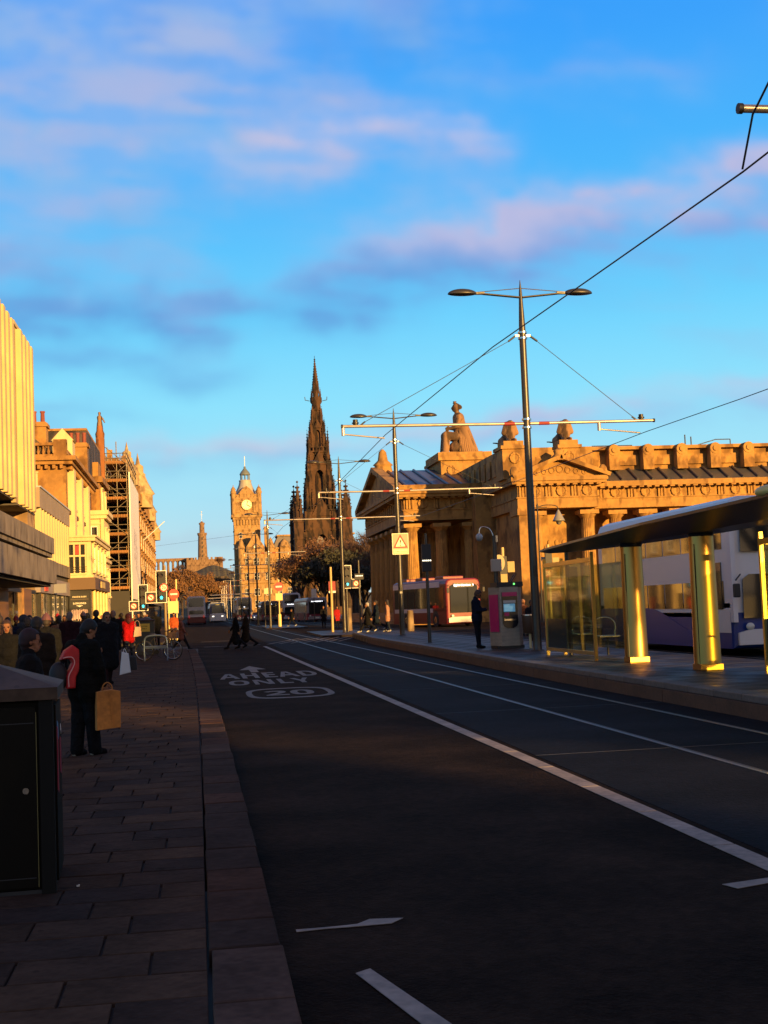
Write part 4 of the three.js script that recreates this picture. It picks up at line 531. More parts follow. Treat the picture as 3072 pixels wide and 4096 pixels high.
// ---------- the clock tower hotel ----------
{
  const g = stoneM(0.42, 0.27, 0.11), gd = stoneM(0.3, 0.18, 0.08, { map: T.soot }), zinc = M(0.5, 0.44, 0.33, 0.6, { map: T.metal });
  const t = thing('clock_tower', 'golden stone hotel clock tower with white dial and domed cupola', 'clock tower', [20.2, 0, -506]);
  mesh('shaft', [B(-5.0, 5.1, 0, 38, -10.4, 0)], g, t);
  for (const y of [20, 28, 33]) mesh('string_course', [B(-5.2, 5.3, y, y + 0.35, -10.6, 0.2)], g, t);
  mesh('cornice', [B(-5.4, 5.5, 37.2, 38.2, -10.7, 0.4), B(-5.9, 6, 38.2, 39.2, -11, 0.9), ...[...Array(9)].map((_, k) => B(-5.2 + k * 1.2, -4.7 + k * 1.2, 35.2, 37.2, 0, 0.5))], g, t);
  mesh('belfry', [B(-5, 5.1, 39.2, 47.2, -10.4, 0)], g, t);
  for (const sx of [-4.9, 5.0]) for (const sz of [-10.2, -0.2]) { mesh('corner_turret', [cyl(0.95, 0.95, 38.5, 47.5, sx, sz, 10), lathe([[1.15, 47.5], [1.15, 48.2], [0.9, 48.5], [0.95, 49.2], [0.4, 50], [0.15, 50.2], [0.15, 50.7], [0, 50.9]], 10, sx, 0, sz)], g, t); }
  for (const sx of [-3.4, 3.5]) mesh('aedicule', [B(sx - 0.9, sx + 0.9, 40, 45.2, 0, 0.5), ext([[sx - 1.2, 45.2], [sx + 1.2, 45.2], [sx, 46.6]], 0.7)], g, t);
  mesh('clock_gable', [B(-2.6, 2.7, 44, 47.4, 0, 0.45), ext([[-3.1, 47.2], [3.2, 47.2], [1.6, 49.2], [0.05, 50.4], [-1.5, 49.2]], 1).translate(0, 0, -0.4)], g, t);
  const face = canvasTex(256, 256, (x, w) => { x.translate(128, 128); x.fillStyle = '#f2e3b8'; x.beginPath(); x.arc(0, 0, 128, 0, 7); x.fill(); x.strokeStyle = '#6b4a18'; x.lineWidth = 5; x.beginPath(); x.arc(0, 0, 120, 0, 7); x.stroke(); for (let k = 0; k < 12; k++) { x.save(); x.rotate(k * Math.PI / 6); x.fillStyle = '#4a3414'; x.fillRect(-6, -112, 12, 28); x.restore(); } });
  const d = mesh('dial', [bare(new THREE.CylinderGeometry(2.1, 2.1, 0.3, 28).rotateX(S).translate(0.1, 43, 0.4))], g, t);
  const fm = new THREE.Mesh(new THREE.CircleGeometry(1.98, 32).translate(0.1, 43, 0.56), M(1, 1, 1, 0.6, { map: face })); fm.name = 'dial_face'; d.add(fm);
  mesh('hand', [C(0.1 + 0.22, 43 + 0.78, 0.6, 0.24, 1.65, 0.04, 0, 0, -0.27), C(0.1 + 0.62, 43 - 0.36, 0.6, 0.3, 1.45, 0.04, 0, 0, 1.05 + Math.PI)], black, d);
  for (const y of [6, 11, 16, 22, 30]) for (const x of [-2.6, 2.6]) win(t, x, y, 0, 1.2, 2.2, 0, { stone: g });
  mesh('cupola', [lathe([[4.6, 47.2], [4.2, 48], [3.4, 49.4], [2.6, 51.2], [2.3, 52.6], [2.5, 52.8], [2.4, 53.1], [1.9, 53.2]], 8, 0, 0, -5.2).rotateY(0)], zinc, t);
  mesh('lantern', [...[...Array(8)].map((_, k) => cyl(0.2, 0.2, 53.1, 55.2, Math.cos(k * 0.785) * 1.7, -5.2 + Math.sin(k * 0.785) * 1.7, 6)), lathe([[2.1, 55.2], [2.1, 55.5], [1.6, 56.4], [0.9, 57.2], [0.4, 57.9], [0.5, 58.2], [0.2, 58.6], [0, 58.7]], 8, 0, 0, -5.2)], M(0.12, 0.14, 0.13, 0.5), t);
  mesh('flagpole', [seg([0, 58.5, -5.2], [0, 62.6, -5.2], 0.14)], whitePaint, t);
  // the hotel itself in front of and beside the tower
  const h = thing('grand_hotel', 'golden stone hotel wings below the clock tower', 'building', [0, 0, -500]);
  mesh('wall', [B(16.4, 29.4, 0, 24, -12, 6)], g, h); mesh('wing', [B(29.4, 62, 0, 25.5, -10, 4)], g, h); mesh('roof', [ext([[29.4, 25.5], [62, 25.5], [60, 30], [31.5, 30]], 12).translate(0, 0, -9)], M(0.12, 0.1, 0.09, 0.7), h); mesh('roof_cornice', [B(29.4, 62, 25, 25.6, -10, 4.5), B(31, 61, 29.8, 30.4, -9.4, 3.6)], g, h);
  mesh('gable', [B(19.2, 26, 24, 26, -2, 6.3), ext([[19.2, 26], [26, 26], [24.4, 28.5], [23.4, 30.8], [21.8, 30.8], [20.8, 28.5]], 8).translate(0, 0, -1.7)], g, h); mesh('gable_clock', [bare(new THREE.CylinderGeometry(0.55, 0.55, 0.1, 16).rotateX(S).translate(22.5, 25.9, 6.4))], whitePaint, h);
  for (const x of [17.2, 28.4]) mesh('turret', [cyl(1.3, 1.3, 12, 25.6, x, 6, 10), lathe([[1.6, 25.4], [1.3, 26.5], [0.6, 28.6], [0, 29.6]], 10, x, 0, 6)], g, h);
  mesh('chimney', [B(26.4, 27.6, 24, 34, -1, 0.6), B(26.2, 27.8, 33, 33.6, -1.2, 0.8)], g, h); mesh('balcony', [B(16.4, 29.4, 17.8, 18.4, 5, 6.9), B(16.4, 29.4, 12.2, 12.6, 5, 6.6)], g, h);
  for (const y of [3, 7.5, 13.4, 19]) for (let k = 0; k < 3; k++) win(h, 18.8 + k * 4.0, y, 6, k === 1 ? 2 : 1.3, 2.7, 0, { cols: k === 1 ? 3 : 2, stone: g }); for (const y of [3, 7.5, 13, 18.4]) for (let k = 0; k < 8; k++) win(h, 31.5 + k * 3.8, y, 4, 1.6, 2.8, 0, { cols: 2, stone: g });
  mesh('bay', [B(32, 35.5, 12, 25.8, 3, 5.4), lathe([[2.2, 25.6], [1.6, 27.4], [0.4, 28.6], [0, 29]], 8, 33.7, 0, 4)], g, h);
}
// ---------- the hill with its two monuments ----------
{
  const pos = [], idx = [], n = 80, m = 40; const hh = (x, q) => { const a = 24 + 9 * Math.exp(-(((x - 10) / 22) ** 2)) - 14 * sstep(30, 150, Math.abs(x)); return Math.max(0, a + (fbm(x * 0.09 + 50, q * 6, 4, 7) - 0.5) * 9 * q) * sm(clamp(q * 1.35)); };
  for (let j = 0; j <= m; j++) for (let i = 0; i <= n; i++) { const x = -140 + i * 4, q = j / m; pos.push(x, hh(x, q) - 1.5 * (1 - q), -700 - j * 6.5); }
  for (let j = 0; j < m; j++) for (let i = 0; i < n; i++) { const a = j * (n + 1) + i; idx.push(a, a + 1, a + n + 1, a + 1, a + n + 2, a + n + 1); }
  const g = new THREE.BufferGeometry(); g.setAttribute('position', new THREE.Float32BufferAttribute(pos, 3)); g.setIndex(idx); g.computeVertexNormals();
  structure('hill', [bare(g)], M(0.13, 0.115, 0.03, 0.95, { map: T.soot }));
  const st = stoneM(0.26, 0.17, 0.1), t = thing('round_monument', 'round stone monument tower with battlements on the hilltop', 'monument', [5, 32.6, -900]);
  mesh('base', [B(-11, 13, -6, 5.6, -8, 8), B(-12, -6, -6, 7, -6, 6), B(9, 13.5, -6, 7, -6, 6)], st, t); for (let k = 0; k < 9; k++) mesh('merlon', [B(-11 + k * 2.7, -9.6 + k * 2.7, 5.6, 7, 7, 8.05)], st, t);
  mesh('tower', [lathe([[3.5, 4], [3.3, 7], [2.75, 22], [3.2, 22.6], [3.3, 24], [2.4, 24], [2.0, 24.2]], 16)], st, t); mesh('upper_turret', [lathe([[1.75, 23.5], [1.6, 29.5], [2.0, 30], [2.0, 31], [1.4, 31], [0.5, 32], [0, 32.2]], 12)], st, t);
  for (let k = 0; k < 5; k++) mesh('window', [B(-0.35, 0.35, 7.5 + k * 3, 9 + k * 3, 2.6, 3.45 - k * 0.1)], black, t); mesh('mast', [seg([0, 32, 0], [0, 38.5, 0], 0.12), seg([-0.9, 36.5, 0], [0.9, 36.5, 0], 0.09), ball(0, 38.6, 0, 0.4, 0.4, 0.4, 6)], whitePaint, t);
  const c = thing('unfinished_temple', 'row of tall temple columns with entablature on the hilltop', 'monument', [-29, 27.6, -905]);
  mesh('stylobate', [B(-2, 26, -4, 1.4, -9, 4)], st, c); mesh('architrave', [B(-0.8, 24.6, 10.4, 12.4, -1.4, 1.4), B(20.6, 23.4, 10.4, 12.4, -8, -1.4)], st, c);
  for (let k = 0; k < 8; k++) mesh('column', [lathe([[1.0, 1.4], [0.78, 9.4], [1.15, 9.9], [1.2, 10.4]], 12, 0.4 + k * 3.3, 0, 0)], st, c); mesh('column', [lathe([[1.0, 1.4], [0.78, 9.4], [1.15, 9.9], [1.2, 10.4]], 12, 22, 0, -6)], st, c);
  const w = thing('street_end_block', 'dark grey buildings closing the far end of the street', 'building', [0, 0, -590]);
  mesh('wall', [B(4, 16, 0, 15, -20, 0), B(-2, 4, 0, 11, -20, -4), B(22, 60, 0, 26, -40, -22)], M(0.07, 0.065, 0.06, 0.9, { map: T.soot }), w); for (const y of [3, 7, 11]) for (let k = 0; k < 4; k++) win(w, 5.4 + k * 2.8, y, 0, 1.2, 2.2, 0, { stone: sandDark });
  mesh('roof', [ext([[3.6, 15], [16.4, 15], [14, 18], [6, 18]], 20).translate(0, 0, -20)], slate, w);
}
// ---------- trees ----------
function treeGeo(seed, h, { spread = 0.5, twigs = 3, leaf = 0, leafN = 0, depth = 5, trunk = 0.028, twigR = 0.014 } = {}) {
  const r = rng(seed), wood = [], twig = [], leaves = [];
  const quadLeaf = (p, s) => { const a = V(r() - 0.5, r() - 0.5, r() - 0.5).normalize(), b = V(r() - 0.5, r() - 0.5, r() - 0.5).cross(a).normalize(); const c = [p.clone().addScaledVector(a, s), p.clone().addScaledVector(b, s * 0.7), p.clone().addScaledVector(a, -s), p.clone().addScaledVector(b, -s * 0.7)]; for (const k of [0, 1, 2, 0, 2, 3]) leaves.push(c[k].x, c[k].y, c[k].z); };
  const strip = (a, b, w) => { const d = b.clone().sub(a), s = V(r() - 0.5, r() - 0.5, r() - 0.5).cross(d).normalize().multiplyScalar(w); for (const q of [a.clone().add(s), a.clone().sub(s), b]) twig.push(q.x, q.y, q.z); };
  const grow = (p, d, len, rad, lev) => {
    const e = p.clone().addScaledVector(d, len);
    if (lev <= depth - 2) wood.push(seg(p, e, rad, rad * 0.68, lev < 2 ? 8 : 5, false)); else strip(p, e, Math.max(rad, twigR));
    if (lev >= depth) { for (let k = 0; k < twigs; k++) { const q = p.clone().lerp(e, r()); strip(q, q.clone().addScaledVector(V(r() - 0.5, r() - 0.3, r() - 0.5).normalize(), h * (0.03 + r() * 0.05)), twigR * 0.8); } for (let k = 0; k < leafN; k++) quadLeaf(e.clone().add(V(r() - 0.5, r() - 0.5, r() - 0.5).multiplyScalar(h * 0.09)), leaf * (0.6 + r() * 0.8)); return; }
    const n = lev === 0 ? 5 : 3 + (r() < 0.4 ? 1 : 0);
    for (let k = 0; k < n; k++) { const t = lev === 0 ? 0.6 + 0.4 * r() : 0.45 + 0.55 * r(), az = (k + r() * 0.7) / n * 6.283 + lev, sp = spread * (0.6 + r() * 0.8), nd = d.clone().multiplyScalar(1).add(V(Math.cos(az) * sp, 0.12 + (r() - 0.5) * 0.25, Math.sin(az) * sp)).normalize(); grow(p.clone().lerp(e, k === 0 ? 1 : t), nd, len * (lev === 0 ? 0.62 : 0.62 + r() * 0.2), rad * (k === 0 ? 0.68 : 0.5), lev + 1); }
  };
  grow(V(0, 0, 0), V((r() - 0.5) * 0.08, 1, (r() - 0.5) * 0.08).normalize(), h * 0.3, h * trunk, 0);
  const tri = (a) => { const g = new THREE.BufferGeometry(); g.setAttribute('position', new THREE.Float32BufferAttribute(a, 3)); g.computeVertexNormals(); return g; };
  return { wood: uvMetres(join(wood)), twig: uvMetres(tri(twig)), leaves: leaves.length ? uvMetres(tri(leaves)) : null };
}
const barkM = M(0.07, 0.045, 0.03, 0.95, { map: T.bark }), twigM = M(0.09, 0.05, 0.03, 0.95), leafBrown = M(0.17, 0.075, 0.02, 0.9, { phys: true, transmission: 0.25, thickness: 0 }), leafDark = M(0.035, 0.035, 0.02, 0.9), leafRust = M(0.12, 0.055, 0.028, 0.9);
const treeKinds = { bare: treeGeo(3, 12, { spread: 0.55, twigs: 7, depth: 5, twigR: 0.022 }), bareB: treeGeo(8, 12, { spread: 0.7, twigs: 7, depth: 5, twigR: 0.022 }), brown: treeGeo(5, 12, { spread: 0.6, twigs: 3, depth: 5, leaf: 0.22, leafN: 16 }), dark: treeGeo(11, 12, { spread: 0.6, twigs: 4, depth: 5, leaf: 0.22, leafN: 8 }), rust: treeGeo(15, 12, { spread: 0.65, twigs: 8, depth: 5, leaf: 0.14, leafN: 5 }) };
const leafOf = { brown: leafBrown, dark: leafDark, rust: leafRust };
function tree(kind, name, x, z, h, ry, label, group, y = 0, sx = 1) {
  const k = treeKinds[kind], t = thing(name, label, 'tree', [x, y, z], ry, group); const s = h / 12; t.scale.set(s * sx, s, s * sx);
  const add = (n, g, m) => { const q = new THREE.Mesh(g, m); q.name = n; q.castShadow = q.receiveShadow = true; t.add(q); return q; };
  add('trunk', k.wood, barkM); const c = add('crown', k.leaves ?? k.twig, k.leaves ? leafOf[kind] : twigM); if (k.leaves) { const q = new THREE.Mesh(k.twig, twigM); q.name = 'twigs'; q.castShadow = true; c.add(q); }
  return t;
}
{
  const G1 = 'brown trees at the far end of the street';
  [[-12.5, -455, 17, 'leftmost'], [-5, -450, 20.5, 'tall central'], [2, -462, 19, 'right of centre'], [9, -470, 15.5, 'rightmost']].forEach(([x, z, h, w], k) => tree('brown', 'autumn_tree', x, z, h, k * 1.7, `${w} brown leaved tree at the far end of the street`, G1, 0, 0.85));
  tree('brown', 'autumn_tree', 7, -525, 19, 2, 'brown tree on the slope left of the clock tower', G1, 0, 0.9); tree('brown', 'autumn_tree', 13.5, -535, 18, 5, 'brown tree tight against the left of the clock tower', G1, 0, 0.8);
  tree('brown', 'autumn_tree', -1, -430, 11, 4, 'low brown tree in front of the other brown street end trees', G1, 0, 1.1);
  const G2 = 'dark trees around the gothic monument';
  [[21.6, -268, 17, 'rust', 'dark rust tree at the left foot of the gothic monument'], [25.5, -262, 20, 'rust', 'rust brown tree in front of the gothic monument, tallest'], [30, -258, 19, 'rust', 'rust brown tree in front of the monument, right of the tallest'], [34, -262, 18, 'dark', 'dark tree at the right foot of the gothic monument'], [23, -240, 15, 'dark', 'dark green tree below the gothic monument arches'], [28, -232, 16, 'dark', 'broad dark tree between monument and gallery'], [25, -205, 18, 'bare', 'bare tree reaching above the gallery pediment corner'], [29, -198, 19, 'bareB', 'tall bare tree behind the gallery portico, left'], [22.6, -188, 13, 'dark', 'dark leafy tree beside the gallery portico'], [26, -180, 15, 'bare', 'bare tree tight against the gallery portico'], [21.5, -168, 9, 'dark', 'small dark tree at the gallery corner'], [33, -240, 17, 'rust', 'rust tree behind the bare gallery trees']].forEach(([x, z, h, k, l], i) => tree(k, k.startsWith('bare') ? 'bare_tree' : 'garden_tree', x, z, h, i * 2.1, l, G2));
  const G3 = 'trees on the hill slope';
  [[-22, -760, 8], [-9, -770, 9], [14, -780, 8], [24, -800, 9], [-34, -770, 8], [34, -770, 8]].forEach(([x, z, h], k) => tree(k % 2 ? 'bare' : 'rust', 'hill_tree', x, z, h, k, ['small tree on the hill below the temple columns', 'bare tree between temple columns and round monument', 'rust tree on the slope right of the round monument', 'bare tree on the hill near the clock tower', 'rust tree on the hill behind the store turret', 'bare hill tree behind the clock tower'][k], G3, 20 + (k % 3) * 4, 1.2));
  // the garden trees south of the street, behind and right of the viewer: they shade the road
  const G4 = 'garden trees shading the street from the south';
  for (const [x, z, h, k, sx = 1.25] of [[46, -77, 10.5, 'dark'], [54, -71, 11.5, 'dark'], [62, -75, 12, 'dark'], [71, -67, 15, 'dark'], [80, -72, 17, 'dark'], [47, -64, 12, 'dark'], [57, -58, 11, 'rust'], [40, -52, 9, 'rust'], [37, -38, 9.5, 'dark'], [38, -20, 11, 'dark'], [37, -8, 12, 'dark'], [36, 4, 14, 'dark'], [36, 14, 19, 'dark'], [40, 17, 20, 'dark'], [36, 40, 23, 'dark', 0.42], [36, 45.5, 22, 'dark', 0.34], [36, 62.5, 22, 'dark', 0.36], [36, 66.5, 22, 'dark', 0.38], [36, 71, 22, 'dark', 0.5], [36, 76.5, 22, 'dark', 0.6], [37, 84, 22, 'dark', 1], [38, 93, 22, 'dark', 1]]) tree(k, 'garden_tree', x, z, h, x + z, 'garden tree south of the street, out of the picture', G4, 0, sx);
}

// ---------- tram poles, wires, platform furniture ----------
const poleM = M(0.085, 0.078, 0.068, 0.38, { metalness: 0.55, map: T.metal }), barM = M(0.62, 0.55, 0.48, 0.35, { metalness: 0.6, map: T.metal }), redM = M(0.22, 0.015, 0.012, 0.6);
function tramPole(x, z, y0, label, { left = 5.2, right = 3.7, H = 10.75, bar = 6.6, bar2 = true, plain = false } = {}) {
  const t = thing('tram_pole', label, 'tram pole', [x, y0, z], 0, 'tram poles with twin lamps');
  const b = bar - y0 + 0.05, h = H - y0, col = h - 1.6;
  mesh('shaft', [lathe([[0.2, 0], [0.2, 0.02], [0.124, 0.03], [0.12, 0.3], [0.1, b], [0.096, col], [0.09, col + 0.3], [0.045, h - 0.35], [0.008, h]], 18)], poleM, t);
  mesh('collar', [cyl(0.13, 0.13, col - 0.1, col - 0.05, 0, 0, 14), cyl(0.13, 0.13, col + 0.06, col + 0.11, 0, 0, 14), C(-0.16, col, 0, 0.12, 0.06, 0.05), C(0.16, col, 0, 0.12, 0.06, 0.05)], steel, t); mesh('bar_collar', [cyl(0.135, 0.135, b - 0.14, b - 0.09, 0, 0, 14), cyl(0.135, 0.135, b + 0.09, b + 0.14, 0, 0, 14)], steel, t);
  for (const s of [-1, 1]) {
    const arm = mesh('lamp_arm', [seg([s * 0.04, h - 0.5, 0.04], [s * 1.25, h - 0.38, 0.04], 0.022), seg([s * 0.04, h - 0.5, -0.04], [s * 1.25, h - 0.38, -0.04], 0.022), seg([s * 0.02, h - 0.24, 0], [s * 1.3, h - 0.35, 0], 0.012), C(s * 1.2, h - 0.38, 0, 0.3, 0.06, 0.11)], poleM, t);
    const hd = bare(new THREE.SphereGeometry(1, 20, 10, 0, Math.PI * 2, 0, Math.PI / 2).scale(0.42, 0.15, 0.2)); hd.translate(s * 1.68, h - 0.4, 0);
    mesh('lamp_head', [hd, bare(new THREE.SphereGeometry(1, 20, 6, 0, Math.PI * 2, Math.PI / 2, Math.PI / 2).scale(0.4, 0.04, 0.18)).translate(s * 1.68, h - 0.4, 0)], poleM, arm);
  }
  const side = (s, l) => { if (!l) return; const e = s * l; mesh('cantilever', [seg([s * 0.1, b, 0], [e, b + 0.02, 0], 0.043, 0.043, 10)], barM, t); if (!plain) mesh('marker_band', [seg([s * 0.35, b, 0], [s * 0.65, b, 0], 0.05, 0.05, 10)], redM, t); if (!plain) mesh('insulator', [cyl(0.07, 0.07, b + 0.05, b + 0.2, e - s * 0.35, 0, 8), cyl(0.1, 0.1, b + 0.09, b + 0.12, e - s * 0.35, 0, 8)], darkMetal, t);
    mesh('end_cap', [seg([e, b + 0.02, 0], [e + s * 0.05, b + 0.02, 0], 0.055, 0.055, 10)], black, t);
    if (plain) return;
    mesh('steady_arm', [seg([e - s * (s < 0 ? 0 : 1.6), b - 0.2, 0], [e + (s < 0 ? 1 : -1) * (s < 0 ? 1.15 : 0.4), b - 0.33, 0], 0.022), seg([e - s * (s < 0 ? 0 : 1.6), b - 0.02, 0], [e - s * (s < 0 ? 0 : 1.6), b - 0.24, 0], 0.05)], barM, t);
    mesh('stay', [seg([s * 0.2, col, 0], [s * 0.42, col - 0.16, 0], 0.03), seg([s * 0.4, col - 0.15, 0], [e - s * 0.55, b + 0.1, 0], 0.009), seg([e - s * 0.62, b + 0.14, 0], [e - s * 0.5, b + 0.05, 0], 0.025)], darkMetal, t); };
  side(-1, left); side(1, right);
  if (bar2) mesh('feeder_box', [C(0, 2.2, 0.13, 0.1, 0.3, 0.04)], darkMetal, t);
  return t;
}
tramPole(9.5, -12.4, 0.3, 'tram pole nearest the viewer, only its bar end in view', { left: 3.78, plain: true });
tramPole(9.32, -35.3, 0.3, 'nearest tall tram pole with twin lamps, beside the ticket machine');
const pole2 = tramPole(9.5, -60.5, 0.3, 'second tram pole, carrying the tram tracks warning sign', { H: 11.05, bar: 7.05, left: 3.7, right: 5.1 });
tramPole(9.35, -83.3, 0.12, 'third tram pole, in front of the gothic monument', { H: 11.5, bar: 7.4, left: 4.9, right: 5.2 });
tramPole(6.6, -119, 0.1, 'fourth tram pole, right of the clock tower', { H: 10.9, bar: 6.9, left: 2.2, right: 3.4 });
tramPole(7.0, -152, 0, 'fifth tram pole, in front of the clock tower', { H: 11, bar: 7, left: 3, right: 3 });
tramPole(7.4, -186, 0, 'sixth tram pole, over the left edge of the clock tower', { H: 11, bar: 7, left: 3, right: 3 });
tramPole(7.6, -225, 0, 'seventh tram pole, far down the street', { H: 11, bar: 7, left: 3, right: 3 });
tramPole(7.8, -270, 0, 'farthest tram pole, near the street end', { H: 11, bar: 7, left: 3, right: 3 });
{ // contact wires
  const wireM = M(0.03, 0.028, 0.027, 0.5, { metalness: 0.4 });
  const w = (pts, r, label) => tag(mesh('overhead_wire', path(pts, r, 5), wireM), label, 'wire', 'overhead tram wires');
  w([[5.75, 5.95, -5], [5.68, 6.0, -12.4], [5.5, 6.35, -23], [5.3, 6.42, -35.3], [5.9, 6.75, -60.5], [5.6, 7.0, -83], [5.5, 6.6, -119], [5.6, 6.6, -160], [5.5, 6.6, -300]], 0.011, 'long near overhead wire crossing the sky to the upper right');
  w([[13.4, 6.15, -8], [13.3, 6.4, -30], [12.8, 6.35, -35.3], [13.4, 6.75, -60.5], [13.3, 7.0, -83], [9.6, 6.6, -119], [9.6, 6.6, -300]], 0.011, 'overhead wire of the far track above the shelter');
  w([[5.68, 6.03, -12.4], [5.64, 6.45, -12.0], [5.66, 6.7, -11.5]], 0.012, 'short dropper bracket at the top right of the sky');
  w([[-8.6, 13.5, -230], [7, 10.8, -152]], 0.014, 'thin span wire from the ornate store to the street'); w([[-8.6, 9, -230], [7, 7.6, -186]], 0.014, 'lower span wire near the clock tower');
  for (let k = 0; k < 7; k++) { const z = -300 - k * 24; const q = tag(mesh('tram_gantry', [seg([3.4, 5.6 + (k % 3) * 0.4, z], [13.5, 5.7 + (k % 3) * 0.4, z], 0.06), seg([8.4, 0, z], [8.4, 9.5, z], 0.1)], barM), ['first', 'second', 'third', 'fourth', 'fifth', 'sixth', 'seventh'][k] + ' far tram gantry beyond the poles', 'gantry', 'far tram gantries'); }
}
const signFont = (x, s, f, cx, cy, col = '#111') => { x.fillStyle = col; x.font = f; x.textAlign = 'center'; x.textBaseline = 'middle'; x.fillText(s, cx, cy); };
{ // tram tracks warning sign on pole 2
  const t = thing('warning_sign', 'yellow backed warning triangle sign reading Tram tracks on the second pole', 'sign', [9.55, 4.08, -60.34], 0);
  const c = canvasTex(256, 320, (x, w, h) => { x.fillStyle = '#8d8a70'; x.fillRect(0, 0, w, h); x.strokeStyle = '#d9d2a8'; x.lineWidth = 8; x.strokeRect(4, 4, w - 8, h - 8); x.fillStyle = '#d8241a'; x.beginPath(); x.moveTo(128, 14); x.lineTo(244, 222); x.lineTo(12, 222); x.fill(); x.fillStyle = '#f4e7b6'; x.beginPath(); x.moveTo(128, 60); x.lineTo(206, 200); x.lineTo(50, 200); x.fill(); x.fillStyle = '#1a140c'; x.beginPath(); x.ellipse(128, 118, 13, 22, 0, 0, 7); x.fill(); x.beginPath(); x.moveTo(117, 122); x.lineTo(139, 122); x.lineTo(131, 164); x.lineTo(125, 164); x.fill(); x.beginPath(); x.arc(128, 182, 10, 0, 7); x.fill(); x.fillStyle = '#efe2ac'; x.fillRect(16, 240, 224, 64); x.strokeStyle = '#2a2416'; x.lineWidth = 4; x.strokeRect(22, 246, 212, 52); signFont(x, 'Tram tracks', 'bold 34px sans-serif', 128, 274); });
  mesh('board', [B(-0.39, 0.39, 0, 1.0, -0.02, 0.02)], steel, t); panel('sign_face', 0.77, 0.985, M(1, 1, 1, 0.55, { map: c }), t, [0, 0.5, 0.024]); mesh('bracket', [B(-0.14, 0.14, 0.2, 0.26, -0.06, -0.02), B(-0.14, 0.14, 0.75, 0.81, -0.06, -0.02)], steel, t);
  const st = thing('pole_sticker', 'scuffed white sticker on the second pole', 'sticker', [9.5, 2.35, -60.385]); mesh('paper', [C(0, 0, 0, 0.12, 0.2, 0.004), C(0.01, 0.2, 0, 0.1, 0.14, 0.004)], M(0.6, 0.55, 0.4, 0.8), st);
}
